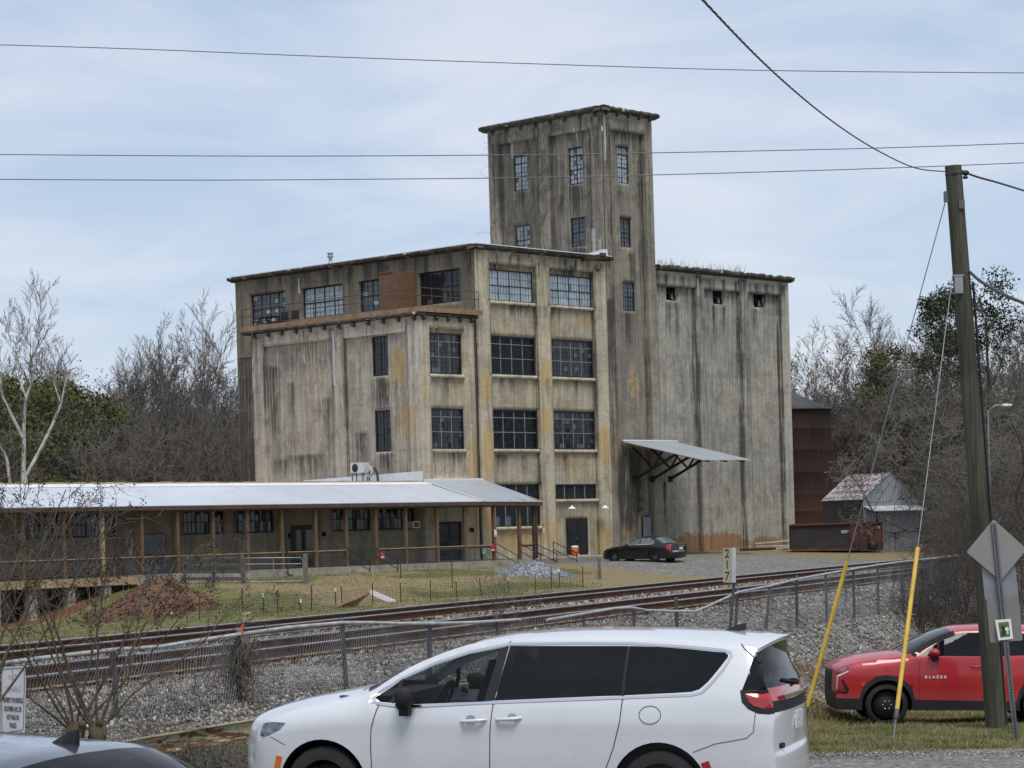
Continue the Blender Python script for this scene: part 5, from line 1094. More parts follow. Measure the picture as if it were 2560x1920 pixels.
def fin(b, x, z, l=.19, h=.075, w_=.03):
    b.add([(x, 0, z), (x+l*.80, -.007, z+h*.93), (x+l*1.04, -.007, z+h), (x+l*.98, -w_*.7, z), (x+l*.5, -w_, z-.004), (x+l*.80, .007, z+h*.93), (x+l*1.04, .007, z+h), (x+l*.98, w_*.7, z), (x+l*.5, w_, z-.004)], [(0, 4, 1), (4, 3, 2, 1), (0, 5, 8), (8, 5, 6, 7), (1, 2, 6, 5), (2, 3, 7, 6), (0, 1, 5)])
# --- white minivan
d_ = Vector((.96, -.28)).normalized(); org = Vector((-1.756, 21.51))+Vector((-d_.y, d_.x))*1.0
van = thing('minivan', 'white minivan with dark tinted rear windows parked at the roadside', 'minivan', (org.x, org.y, .085), math.atan2(d_.y, d_.x)); van.rotation_euler[1] = R(.6)
E_ = [(-.72, .20, -.90, .20, 'bumper'), (-.78, .40, -.99, .40), (-.80, .60, -1.03, .60), (-.765, .74, -1.015, .76), (-.705, .85, -.97, .88, 'hood'), (-.625, .925, -.87, .97), (-.43, 1.0, -.60, 1.065), (-.1, 1.075, -.22, 1.15), (.25, 1.14, .1, 1.205), (.42, 1.195, .24, 1.225, 'windscreen'), (.72, 1.395, .62, 1.40), (1.03, 1.53, 1.04, 1.575), (1.33, 1.618, 1.37, 1.665, 'roof'), (1.70, 1.666, 1.75, 1.712), (2.3, 1.676, 2.3, 1.735), (2.9, 1.668, 2.9, 1.728), (3.4, 1.64, 3.4, 1.708), (3.70, 1.612, 3.76, 1.685), (3.80, 1.60, 3.92, 1.67, 'spoiler'), (3.90, 1.575, 4.03, 1.655), (3.895, 1.54, 4.0, 1.61, 'rear_window'), (3.92, 1.42, 4.02, 1.44), (4.0, 1.24, 4.09, 1.24, 'tail_band'), (4.04, 1.13, 4.12, 1.12, 'tail_lower'), (4.06, 1.03, 4.13, 1.03, 'tailgate'), (4.06, .9, 4.12, .9), (4.06, .72, 4.11, .72, 'rear_bumper'), (4.07, .63, 4.135, .65), (4.07, .45, 4.14, .45), (3.98, .24, 4.1, .24)]
car = Car(van, 1.0, [(.2, .93), (.35, .968), (.5, .985), (.7, .991), (.86, .995), (.94, 1.0), (1.0, .99), (1.1, .972), (1.2, .955)], [(-.8, 1.3), (.3, 1.12), (.43, 1.12), (1.6, 1.135), (2.75, 1.175), (3.4, 1.2), (4.3, 1.22)],
          [(-.78, .76), (-.75, .80), (-.70, .845), (-.62, .90), (-.5, .945), (-.3, .975), (.1, .995), (.5, 1), (3.2, 1), (3.6, .99), (3.85, .965), (4.0, .93), (4.1, .87)], E_, [(-.02, .36), (3.075, .36)], .362, (.425, .425), .2, step=.06)
car.tumble = [(.3, .10), (.45, .13), (.9, .22), (1.6, .27), (3.4, .27), (3.9, .24), (4.1, .20)]
fg = [(.47, 1.155), (.71, 1.312), (1.01, 1.442), (1.32, 1.537), (1.60, 1.588), (1.50, 1.128), (.82, 1.1), (.535, 1.12)]
bp = [(1.60, 1.588), (1.68, 1.605), (1.598, 1.135), (1.50, 1.128)]
sg_ = [(1.685, 1.605), (2.64, 1.603), (2.765, 1.602), (2.75, 1.182), (2.58, 1.178), (1.602, 1.136)]
qg = [(2.778, 1.602), (3.05, 1.592), (3.32, 1.573), (3.52, 1.552), (3.625, 1.543), (3.655, 1.525), (3.655, 1.505), (3.585, 1.406), (3.50, 1.299), (3.43, 1.237), (3.36, 1.215), (3.2, 1.205), (2.76, 1.184)]
rq = [(3.885, 1.55), (3.84, 1.36), (3.795, 1.228), (4.3, 1.228), (4.3, 1.55)]
tl = [(3.825, 1.20), (3.86, 1.135), (3.90, 1.10), (3.97, 1.075), (4.3, 1.068), (4.3, 1.20)]
ts_ = [(3.78, 1.23), (3.80, 1.13), (3.855, 1.07), (3.94, 1.03), (4.03, 1.022), (4.3, 1.022), (4.3, 1.23)]
hl = [(-.665, .80), (-.645, .905), (-.60, .922), (-.50, .932), (-.375, .928), (-.436, .864), (-.54, .816), (-.61, .796)]
fd = [(.535, 1.116), (.488, .985), (.46, .881), (.45, .73), (.46, .5), (.47, .26), (1.555, .26), (1.555, .55), (1.565, .854), (1.59, 1.13), (1.5, 1.12), (.82, 1.095)]
sdr = [(1.595, 1.13), (1.57, .854), (1.56, .55), (1.56, .26), (2.57, .26), (2.61, .56), (2.68, .733), (2.74, .962), (2.762, 1.176), (2.58, 1.17)]
car.build(M['p_white'], [('front_window', fg, M['tint_clear'], -.006), ('window_pillar', bp, M['trim_black'], -.002), ('side_window', sg_, M['tint'], -.006), ('rear_side_window', qg, M['tint'], -.006), ('rear_quarter_glass', rq, M['tint'], -.002), ('tail_light', tl, M['lamp_red'], .006), ('tail_surround', ts_, M['trim_black'], .002), ('headlight', hl, M['lamp_clear'], .003), ('front_door', fd, M['p_white'], 0), ('sliding_door', sdr, M['p_white'], 0)],
          {'windscreen': ('windscreen', M['tint_clear'], .90), 'rear_window': ('rear_window', M['tint'], 2), 'tail_band': ('tail_light_band', M['lamp_red'], 2), 'tail_lower': ('tail_surround', M['trim_black'], 2), 'spoiler': ('spoiler', M['p_white'], 2)},
          [('window_trim', [(.431, 1.132), (.47, 1.19), (.713, 1.332), (1.013, 1.462), (1.32, 1.556), (1.68, 1.622), (2.3, 1.630), (2.77, 1.625), (3.319, 1.593), (3.59, 1.566), (3.675, 1.548), (3.685, 1.52), (3.625, 1.406), (3.53, 1.288), (3.45, 1.208), (3.36, 1.190), (2.759, 1.168), (1.594, 1.122), (.761, 1.083), (.529, 1.105), (.431, 1.132)], .022, M['chrome'], .006), 
           ('pillar_trim', [(2.772, 1.60), (2.755, 1.18)], .03, M['trim_black'], .001), ('pillar_trim', [(.706, 1.32), (.69, 1.224), (.64, 1.115)], .04, M['trim_black'], .002),
           ('panel_gap', [(.525, 1.10), (.488, .985), (.46, .881), (.45, .73), (.46, .4)], .008, M['gap']), ('panel_gap', [(1.592, 1.12), (1.565, .854), (1.555, .55), (1.555, .26)], .008, M['gap']), ('panel_gap', [(2.76, 1.165), (2.739, .962), (2.677, .733), (2.609, .561), (2.57, .3)], .008, M['gap']), ('panel_gap', [(1.69, 1.60), (1.60, 1.14)], .010, M['gap'], .001),
           ('panel_gap', [(1.675, 1.628), (1.69, 1.648)], .008, M['gap']), ('panel_gap', [(3.375, .70), (3.567, .774), (3.838, .823), (3.9, .877), (3.918, 1.049)], .006, M['gap']), ('panel_gap', [(3.76, 1.62), (3.79, 1.575), (3.885, 1.497)], .008, M['gap']), ('panel_gap', [(-.53, .80), (-.38, .73)], .006, M['gap']),
           ('fuel_flap', [(3.005+.096*math.cos(a*.3142), 1.02+.077*math.sin(a*.3142)) for a in range(21)], .006, M['gap'])])
car.addwheels(.24, M['alloy'], 5, rimr=.66)
for sg in (-1, 1):
    y = sg*(car.half(.8, 1.16)+.15); b = MB()
    prof = [(-.05, .03), (-.075, .055), (-.08, .10), (-.055, .125), (0, .133), (.045, .118), (.07, .09), (.072, .0), (.05, -.02), (.03, -.03), (-.03, -.03), (-.06, -.005)]
    n = len(prof); b.add([(.81+px_*k, y+dy, 1.12+pz_*k2) for dy, k, k2 in ((-.10, .8, .85), (-.085, .95, .97), (.06, 1, 1), (.09, .9, .92)) for px_, pz_ in prof], [tuple(range(n-1, -1, -1)), tuple(range(3*n, 4*n))]+[(r_*n+i, r_*n+(i+1) % n, (r_+1)*n+(i+1) % n, (r_+1)*n+i) for r_ in range(3) for i in range(n)], True)
    o = b.build('wing_mirror', M['trim_black'], van); b = MB(); b.bar((.80, y-sg*.02, 1.12), (.80, y-sg*.03, 1.01), .085, .09); b.bar((.81, y-sg*.02, 1.05), (.70, sg*(car.half(.7, 1.09)-.01), 1.10), .05, .04); b.build('mirror_foot', M['trim_black'], o)
for x, z in ((1.30, .955), (1.62, .972)):
    for sg in (-1, 1):
        b = MB(); y = car.half(x, z); b.tube([(x, sg*(y-.005), z), (x+.04, sg*(y+.035), z+.003), (x+.18, sg*(y+.038), z+.012), (x+.235, sg*(y-.003), z+.016)], [.013, .017, .017, .013], 8); o = b.build('door_handle', M['p_white'], car.parts['front_door' if x < 1.5 else 'sliding_door', sg])
        b = MB(); b.lathe([(0, 0), (.045, .0), (.05, .001)], 16, Matrix.Translation((x+(.09 if x < 1.5 else .15), sg*(y+.001), z+.008)) @ Matrix.Rotation(R(90)*(-sg), 4, 'X')); b.build('handle_recess', simple('recess%s%s' % (x, sg), (.35, .36, .38, 1), .5), o)
for sg in (-1, 1):
    b = MB(); b.bar((-.485, sg*(car.half(-.485, .5)-.002), .44), (-.44, sg*(car.half(-.44, .6)+.003), .63), .055, .02, up=(0, 1, 0)); b.build('side_marker', M['lamp_amber'], van)
for sg in (-1, 1):
    b = MB(); b.bar((3.55, sg*car.half(3.5, .5), .42), (3.48, sg*(car.half(3.48, .6)+.003), .62), .07, .02, up=(0, 1, 0)); b.build('rear_reflector', M['lamp_red'], van)
b = MB(); fin(b, 3.47, 1.70, .20, .065, .032); b.build('antenna_fin', M['trim_black'], van)
b = MB(); b.bar((4.11, -.62, 1.15), (4.14, 0, 1.15), .02, .035); b.bar((4.11, .62, 1.15), (4.14, 0, 1.15), .02, .03); b.build('tail_strip', M['chrome'], van)
b = MB(); b.box(4.12, 4.14, -.16, .16, .84, .99); o = b.build('number_plate', simple('plate', (.55, .56, .57, 1), .5, sc=24, var=.5), van)
b = MB(); b.bar((4.11, -.05, 1.25), (4.07, -.42, 1.29), .03, .02); b.bar((4.12, 0, 1.235), (4.10, -.07, 1.26), .05, .04); b.build('rear_wiper', M['trim_black'], van)
text('lettering', 'AWD', .07, M['trim_black'], Matrix.Translation((4.085, -.70, .735)) @ Matrix.Rotation(R(74), 4, 'Z') @ UPX, van, .006)
b = MB()
b.box(-.6, 3.95, -.55, .55, .2, .34); b.box(.62, 3.9, -.88, .88, .44, 1.0) ; b.box(-.35, .6, -.80, .80, .85, 1.0); b.build('cabin_floor', M['black'], van)
b = MB(); b.bar((.35, -.75, 1.08), (.35, .75, 1.08), .55, .16); b.build('dashboard', M['seat_cloth'], van)
for y in (-.42, .42):
    b = MB(); b.bar((1.5, y, .95), (1.66, y, 1.38), .50, .16, up=(0, 1, 0)); ell(b, (1.70, y, 1.45), (.07, .14, .11), 10, 6); b.build('seat', M['seat_cloth'], van)
b = MB()
for x in (2.4, 3.2):
    for y in (-.5, .5): b.bar((x, y, .9), (x+.1, y, 1.3), .45, .14, up=(0, 1, 0)); ell(b, (x+.1, y, 1.38), (.06, .13, .1), 8, 5)
b.build('rear_seats', M['seat_cloth'], van)
b = MB(); Ms = Matrix.Translation((.95, -.42, 1.10)) @ Matrix.Rotation(R(-65), 4, 'Y'); b.tube([Ms @ Vector((.19*math.cos(a*.2618), .19*math.sin(a*.2618), 0)) for a in range(25)], .017, 6, False); b.bar(Ms @ Vector((-.19, 0, 0)), Ms @ Vector((.19, 0, 0)), .04, .03); b.build('steering_wheel', M['black'], van)
# --- red SUV
rx0 = Vector((6.7126, 43.6+.95)); suv = thing('red_suv', 'red sport utility vehicle with black wheels parked on the grass behind the pole', 'car', (rx0.x, rx0.y, -1.055), 0); suv.rotation_euler[1] = R(1.75)
E_ = [(-.86, .29, -.92, .29, 'lower'), (-.90, .42, -.95, .42), (-.905, .62, -.965, .62, 'grille'), (-.90, .84, -.97, .84), (-.88, 1.0, -.95, 1.0, 'hood'), (-.80, 1.075, -.87, 1.11), (-.52, 1.15, -.57, 1.225), (-.1, 1.215, -.12, 1.30), (.28, 1.262, .2, 1.335), (.42, 1.295, .28, 1.345, 'windscreen'), (.72, 1.485, .66, 1.555), (1.2, 1.70, 1.2, 1.765, 'roof'), (1.6, 1.75, 1.6, 1.82), (2.3, 1.765, 2.3, 1.838), (2.9, 1.72, 3.0, 1.80), (3.3, 1.655, 3.5, 1.74, 'rear_window'), (3.6, 1.42, 3.75, 1.42), (3.75, 1.22, 3.88, 1.22, 'tailgate'), (3.8, 1.0, 3.93, 1.0), (3.8, .6, 3.95, .6), (3.7, .33, 3.85, .33)]
sc_ = Car(suv, .97, [(.25, .95), (.5, .985), (.75, 1.0), (.95, 1.0), (1.1, .985), (1.3, .965)], [(-1, 1.5), (.3, 1.27), (.6, 1.268), (1.8, 1.265), (3, 1.29), (3.9, 1.3)],
           [(-.95, .80), (-.92, .83), (-.85, .88), (-.7, .93), (-.45, .97), (0, 1), (2.9, 1), (3.5, .96), (3.8, .88)], E_, [(0, .385), (2.863, .385)], .388, (.455, .455), .29, step=.07)
sc_.tumble = [(.3, .06), (.6, .14), (1.2, .24), (3.0, .26), (3.8, .2)]
wn_ = [(.60, 1.278), (.75, 1.40), (1.0, 1.545), (1.25, 1.655), (1.40, 1.695), (1.85, 1.70), (1.85, 1.272)]
wn2 = [(1.90, 1.70), (2.75, 1.665), (2.80, 1.30), (1.90, 1.272)]
hl_ = [(-.93, .985), (-.80, 1.062), (-.60, 1.082), (-.625, 1.045), (-.78, 1.015), (-.88, .975), (-.905, .90), (-.935, .90)]
drl = [(-.93, .66), (-.915, .90), (-.70, 1.005), (-.70, .985), (-.875, .895), (-.89, .66)]
vent = [(-.83, .84), (-.79, .845), (-.68, .66), (-.72, .58), (-.9, .58), (-.9, .62), (-.75, .63)]
clad = [(sc_.E[0][0]-.05, .50), (-.50, .50), (-.455, .66), (-.36, .80), (-.2, .90), (0, .935), (.2, .90), (.36, .80), (.46, .66), (.51, .485), (2.35, .45), (2.40, .66), (2.52, .82), (2.70, .91), (2.863, .935), (3.05, .90), (3.2, .8), (3.32, .66), (3.37, .5), (4, .5), (4, .2), (-1.2, .2)]
fdr = [(.60, 1.262), (.575, 1.02), (.585, .487), (1.83, .472), (1.86, 1.262)]
sc_.build(M['p_red'], [('side_window', wn_, M['tint'], -.004), ('side_window', wn2, M['tint'], -.004), ('headlight', hl_, M['lamp_clear'], .004), ('running_light', drl, simple('drl', (.62, .66, .72, 1), .3), .006), ('air_vent', vent, M['trim_black'], .002), ('cladding', clad, M['cladding'], .006), ('front_door', fdr, M['p_red'], 0)],
          {'windscreen': ('windscreen', M['tint'], .94), 'rear_window': ('rear_window', M['tint'], .9), 'lower': ('lower_bumper', M['cladding'], 2), 'grille': ('grille', M['trim_black'], .62)},
          [('window_frame', [(.46, 1.295), (.72, 1.462), (1.0, 1.60), (1.25, 1.69)], .09, M['trim_black'], .003), ('panel_gap', [(.60, 1.265), (.575, 1.02), (.585, .487)], .008, M['gap']), ('panel_gap', [(1.86, 1.265), (1.83, .47)], .008, M['gap']), ('window_pillar', [(1.875, 1.70), (1.875, 1.272)], .06, M['trim_black'], .004), ('window_pillar', [(.96, 1.53), (.90, 1.28)], .035, M['trim_black'], .004)])
sc_.addwheels(.26, M['alloy_black'], 6, rimr=.76); mirror(sc_, .86, 1.345, M['p_red'], M['trim_black'], rx=.10, ry=.12, rz=.075, out=.13)
b = MB()
for sg in (-1, 1): y = sc_.half(1.6, 1.1); b.tube([(1.52, sg*(y-.005), 1.085), (1.56, sg*(y+.03), 1.09), (1.74, sg*(y+.03), 1.092), (1.78, sg*(y-.005), 1.09)], .014, 6)
b.build('door_handle', M['p_red'], suv)
for k_, ch in enumerate('BLAZER'): text('lettering', ch, .064, M['white_paint'], Matrix.Translation((.70+.07*k_, -(sc_.half(.87, .9)+.006), .897)) @ UPX, suv, .003, xs=1.3, font_bold=.002)
b = MB()
for k in range(6): a = k*math.pi/3; b.lathe([(0, 0), (.012, 0), (.012, .02), (0, .022)], 8, Matrix.Translation((.075*math.cos(a), -(sc_.half(0, .6)-.045), .385+.075*math.sin(a))) @ Matrix.Rotation(R(90), 4, 'X'))
b.build('wheel_nut', M['chrome'], suv)
for sg in (-1, 1):
    b = MB(); b.bar((-.455, sg*(sc_.half(-.45, .72)+.012), .74), (-.41, sg*(sc_.half(-.42, .78)+.012), .79), .03, .01, up=(0, 1, 0)); b.build('side_marker', M['lamp_amber'], suv)
b = MB(); b.box(-.7, 3.6, -.6, .6, .28, .5); b.box(.55, 3.7, -.85, .85, .5, 1.15); b.bar((.4, -.3, 1.35), (.3, .3, 1.34), .05, .03); b.build('underbody', M['black'], suv)
# --- dark sedan by the mill
sx0, sy0 = 8.102, 138.4; dirr = Vector((math.sin(R(-52)), math.cos(R(-52)))); rear = Vector((sx0, sy0)); frontp = rear+dirr*2.87
back = -dirr; side_out = Vector((-back.y, back.x)); org = frontp+side_out*.93
sed = thing('dark_sedan', 'shiny dark plum sedan parked on the gravel before the grey bins', 'car', (org.x, org.y, .60), math.atan2(back.y, back.x))
E_ = [(-.80, .22, -.93, .22, 'bumper'), (-.85, .45, -.99, .45), (-.84, .62, -.99, .64), (-.78, .72, -.94, .76, 'hood'), (-.45, .83, -.6, .90), (0, .92, -.1, 1.0), (.5, .98, .4, 1.06), (.82, 1.02, .62, 1.09, 'windscreen'), (1.15, 1.22, 1.05, 1.30), (1.5, 1.36, 1.5, 1.46, 'roof'), (2.0, 1.44, 2.0, 1.535), (2.5, 1.43, 2.5, 1.53), (2.85, 1.36, 2.9, 1.46, 'rear_window'), (3.2, 1.20, 3.3, 1.27), (3.45, 1.085, 3.62, 1.12, 'boot'), (3.75, 1.06, 3.92, 1.10), (4.0, 1.02, 4.14, 1.06), (4.04, .92, 4.17, .93, 'boot_panel'), (4.06, .66, 4.2, .66, 'chrome_strip'), (4.07, .60, 4.21, .60, 'bumper'), (4.05, .4, 4.2, .4), (3.95, .24, 4.1, .24)]
sd_ = Car(sed, .955, [(.2, .95), (.45, .99), (.7, 1.0), (.85, .995), (1.0, .96)], [(-1, 1.4), (.7, 1.03), (.9, 1.02), (2.8, 1.07), (3.3, 1.07), (3.5, 1.3)], [(-.86, .74), (-.75, .84), (-.5, .93), (0, .99), (.5, 1), (3, 1), (3.6, .96), (3.9, .91), (4.07, .85)], E_, [(0, .345), (2.87, .345)], .35, (.40, .40), .22, step=.09)
sd_.tumble = [(.7, .08), (1.2, .22), (1.8, .28), (2.6, .28), (3.3, .16)]
g1 = [(.95, 1.045), (1.2, 1.19), (1.5, 1.31), (1.85, 1.375), (1.87, 1.06)]; g2 = [(1.93, 1.06), (1.91, 1.38), (2.3, 1.385), (2.6, 1.34), (2.8, 1.24), (2.84, 1.13), (2.8, 1.085)]
tl_ = [(3.78, 1.02), (3.74, .95), (3.80, .78), (3.9, .66), (4.04, .64), (4.03, .80), (4.02, .95), (3.95, 1.02)]
sd_.build(M['p_plum'], [('side_window', g1, M['glass_pale'], -.003), ('side_window', g2, M['glass_pale'], -.003), ('tail_light', tl_, M['lamp_red'], .004)], {'windscreen': ('windscreen', M['tint'], .9), 'rear_window': ('rear_window', M['glass_pale'], .86), 'chrome_strip': ('chrome_strip', M['chrome'], .96)},
          [('window_trim', [(.90, 1.03), (1.2, 1.21), (1.5, 1.335), (1.9, 1.40), (2.3, 1.405), (2.62, 1.36), (2.84, 1.25), (2.88, 1.13), (2.82, 1.07), (1.9, 1.045), (.9, 1.03)], .03, M['chrome'], .005), ('panel_gap', [(.78, 1.0), (.72, .6), (.75, .3)], .01, M['gap']), ('panel_gap', [(1.9, 1.04), (1.9, .28)], .01, M['gap'])])
sd_.addwheels(.24, M['chrome'], 6, rimr=.74, dish=M['galv_dark']); mirror(sd_, 1.0, 1.07, M['p_plum'], None, rx=.08, ry=.1, rz=.07, out=.1)
b = MB(); b.box(4.165, 4.19, -.42, .42, .93, .97); b.build('boot_trim', M['chrome'], sed)
b = MB(); b.box(4.185, 4.20, -.18, .18, .72, .86); b.build('number_plate', M['white_text'], sed)
b = MB(); b.box(-.7, 3.8, -.6, .6, .2, .4); b.box(.8, 3.9, -.85, .85, .4, .95); b.build('underbody', M['black'], sed)
b = MB(); b.bar((.55, -(sd_.half(.55, .82)+.005), .78), (.57, -(sd_.half(.55, .82)+.005), .88), .05, .015, up=(0, 1, 0)); b.build('fender_badge', M['chrome'], sed)
# --- dark crossover whose roof shows in the lower left corner
hd_ = R(33); back = Vector((math.cos(hd_), -math.sin(hd_))); fp = Vector((-2.13, 11.45)); org = fp-back*2.95
cro = thing('dark_crossover', 'dark slate car in the lower left corner with a shark fin aerial on its roof', 'car', (org.x, org.y, .02), math.atan2(back.y, back.x))
E_ = [(-.8, .29, -.92, .29, 'lower'), (-.85, .42, -.99, .42), (-.85, .62, -1.01, .62), (-.84, .8, -1.0, .8), (-.8, .92, -.96, .94, 'hood'), (-.7, .99, -.82, 1.03), (-.4, 1.06, -.5, 1.12), (0, 1.12, -.05, 1.18), (.35, 1.17, .25, 1.23, 'windscreen'), (.72, 1.39, .66, 1.46), (1.2, 1.58, 1.2, 1.65, 'roof'), (1.6, 1.645, 1.6, 1.72), (2.2, 1.66, 2.2, 1.745), (2.7, 1.63, 2.75, 1.725), (3.0, 1.60, 3.12, 1.69, 'rear_window'), (3.3, 1.45, 3.45, 1.49), (3.55, 1.20, 3.68, 1.2, 'tailgate'), (3.6, 1.0, 3.75, 1.0), (3.62, .6, 3.78, .6), (3.5, .33, 3.65, .33)]
cc_ = Car(cro, .93, [(.25, .95), (.5, .985), (.75, 1.0), (.95, 1.0), (1.15, .97)], [(-1, 1.5), (.3, 1.14), (3.6, 1.2)], [(-.9, .8), (-.6, .94), (0, 1), (2.9, 1), (3.4, .95), (3.65, .86)], E_, [(0, .36), (2.7, .36)], .36, (.42, .42), .26, step=.1)
cc_.tumble = [(.3, .06), (.6, .14), (1.2, .24), (3.0, .26), (3.6, .2)]
cc_.build(M['p_slate'], [('side_window', [(.58, 1.17), (.75, 1.30), (1.2, 1.51), (1.75, 1.58), (1.75, 1.18)], M['tint'], -.004), ('side_window', [(1.8, 1.585), (2.9, 1.53), (3.1, 1.3), (2.9, 1.22), (1.8, 1.18)], M['tint'], -.004), ('tail_light', [(3.3, 1.12), (3.3, 1.0), (3.7, .98), (3.7, 1.12)], M['lamp_red'], .003)], {'windscreen': ('windscreen', M['tint'], .94), 'rear_window': ('rear_window', M['tint'], .9)},
          [('roof_rail', [(1.0, 1.545), (1.5, 1.625), (2.2, 1.65), (2.9, 1.60)], .05, M['trim_black'], .012)])
cc_.addwheels(.24, M['alloy'], 5, rimr=.72); mirror(cc_, .8, 1.25, M['p_slate'], None)
b = MB(); fin(b, 2.80, 1.712, .19, .075, .028); b.build('antenna_fin', M['trim_black'], cro)
b = MB(); b.box(-.6, 3.4, -.6, .6, .28, .5); b.box(.5, 3.4, -.8, .8, .5, 1.1); b.build('underbody', M['black'], cro)
# ---------------- trees and bushes ----------------
def segmesh(name, S, mat, parent=None, n=3):
    """S: rows of p0(3) p1(3) r0 r1 -> thin n-sided limbs in one mesh"""
    S = np.asarray(S, np.float64); P0, P1, r0, r1 = S[:, 0:3], S[:, 3:6], S[:, 6], S[:, 7]
    d = P1-P0; d /= np.maximum(np.linalg.norm(d, axis=1), 1e-6)[:, None]
    a = np.where(np.abs(d[:, 2:3]) > .9, np.array([[1., 0, 0]]), np.array([[0, 0, 1.]])); x = np.cross(d, a); x /= np.linalg.norm(x, axis=1)[:, None]; y = np.cross(d, x)
    V = []
    for P, r in ((P0, r0), (P1, r1)):
        for k in range(n): t = 2*math.pi*k/n; V.append(P+(x*math.cos(t)+y*math.sin(t))*r[:, None])
    V = np.stack(V, 1); m_ = len(S); b = np.arange(m_)[:, None]*2*n
    F = np.stack([np.stack([b[:, 0]+k, b[:, 0]+(k+1) % n, b[:, 0]+n+(k+1) % n, b[:, 0]+n+k], -1) for k in range(n)], 1).reshape(-1, 4)
    o = big(name, V.reshape(-1, 3), F, mat, parent, n > 4)
    return o
def rv(rg, s=1.0): return Vector((rg.gauss(0, s), rg.gauss(0, s), rg.gauss(0, s)))
def grow(rg, p, d, L, r, lev, maxlev, out, cfg):
    n = cfg['seg'][min(lev, len(cfg['seg'])-1)]; pts = [(p, r)]; dd = d.normalized()
    for i in range(n):
        dd = (dd+rv(rg, cfg['wob'])+Vector((0, 0, cfg['up'][min(lev, len(cfg['up'])-1)]))).normalized()
        r1 = r*(1-(1-cfg['taper'])*(i+1)/n); q = p+dd*L/n; out.append((*p, *q, pts[-1][1], r1, lev)); p = q; pts.append((p, r1))
    if lev < maxlev:
        k = cfg['kids'][min(lev, len(cfg['kids'])-1)]
        for j in range(k):
            f = cfg['from'][min(lev, len(cfg['from'])-1)]; f = f+(1-f)*(j+rg.random())/k; i = min(int(f*n), n-1); a, ra = pts[i]; b_, rb = pts[i+1]; t = f*n-i; q = a.lerp(b_, t); rr = ra+(rb-ra)*t
            perp = (b_-a).normalized().cross(rv(rg)).normalized(); an = R(rg.uniform(*cfg['ang'])); nd = (b_-a).normalized()*math.cos(an)+perp*math.sin(an)
            grow(rg, q, nd, L*cfg['len'][min(lev, len(cfg['len'])-1)]*rg.uniform(.65, 1.2)*(1.15-.45*f), max(cfg['rmin'], rr*cfg['rk']*rg.uniform(.7, 1)), lev+1, maxlev, out, cfg)
DEC = dict(seg=[9, 6, 5, 3, 2], wob=.085, up=[.05, .10, .08, .05], taper=.3, kids=[11, 8, 7, 6], ang=(22, 55), len=[.52, .48, .46, .45], rk=.52, rmin=.017)
DEC['from'] = [.28, .2, .15, .1]
M['bark'] = simple('bark', (.085, .07, .056, 1), .95, var=.4, sc=2); M['bark_pale'] = simple('bark_pale', (.40, .38, .34, 1), .9, var=.45, sc=2); M['twig'] = simple('twig', (.12, .108, .095, 1), .95, var=.4, sc=.6); M['twig_red'] = simple('twig_red', (.16, .115, .092, 1), .95, var=.35, sc=.6); M['twig_grey'] = simple('twig_grey', (.155, .142, .122, 1), .95, var=.4, sc=.5)
def bare_tree(seed, h, cfg, label, mats, maxlev=4, r=.2, lean=(0, 0), multi=1, group=None):
    rg = random.Random(seed); out = []
    for k in range(multi):
        a = 6.28*k/multi+rg.random(); s = .0 if multi == 1 else .28
        grow(rg, Vector((0, 0, -.3)), Vector((lean[0]+s*math.cos(a), lean[1]+s*math.sin(a), 1)), h*(.78 if multi == 1 else .72)*rg.uniform(.9, 1.05), r/(multi**.5), 0, maxlev, out, cfg)
    S = np.array(out); t = thing('bare_tree', label, 'tree', (0, 0, 0), 0, group)
    segmesh('trunk', S[S[:, 8] <= 1][:, :8], mats[0], t, 6); segmesh('crown', S[S[:, 8] > 1][:, :8], mats[1], t, 3); return t
def leaf_mat(name, lo, hi, warm):
    m = NT(name); t = m.attr('tone', 0); c = m.ramp(t, (0, lo), (.6, tuple((a+b)/2 for a, b in zip(lo, hi))), (1, hi)); c = m.mix(m.math('MULTIPLY', m.attr('tone', 1), .6), c, warm); m.col(c).par(.7, 0, .2)
    m.b.inputs['Transmission Weight'].default_value = 0; return m.m
M['leaf_olive'] = leaf_mat('leaf_olive', (.045, .052, .018, 1), (.14, .15, .05, 1), (.15, .125, .055, 1)); M['leaf_dark'] = leaf_mat('leaf_dark', (.022, .032, .017, 1), (.065, .082, .042, 1), (.085, .078, .05, 1)); M['leaf_ivy'] = leaf_mat('leaf_ivy', (.03, .05, .012, 1), (.12, .16, .04, 1), (.16, .14, .05, 1))
def leaves(name, spots, size, mat, parent=None, seed=1, up=.4):
    n = len(spots); rg = np.random.default_rng(seed); d1 = rg.normal(size=(n, 3)); d1 /= np.linalg.norm(d1, axis=1)[:, None]; d2 = np.cross(d1, rg.normal(size=(n, 3))); d2 /= np.linalg.norm(d2, axis=1)[:, None]
    s = (size*rg.uniform(.5, 1.3, n))[:, None]; P = np.asarray(spots, np.float64)
    V = np.stack([P-d1*s, P+d2*s*.5, P+d1*s, P-d2*s*.5], 1).reshape(-1, 3); F = np.arange(4*n).reshape(n, 4)
    o = big(name, V, F, mat, parent); tn = np.array([noise.noise((p[0]*.5, p[1]*.5, p[2]*.5))*.5+.5 for p in P])*.75+rg.random(n)*.35
    A = np.stack([np.repeat(np.clip(tn, 0, 1), 4), np.repeat(rg.random(n)**2, 4), np.zeros(4*n), np.ones(4*n)], -1).astype(np.float32)
    at = o.data.color_attributes.new('tone', 'FLOAT_COLOR', 'POINT'); at.data.foreach_set('color', A.ravel()); return o
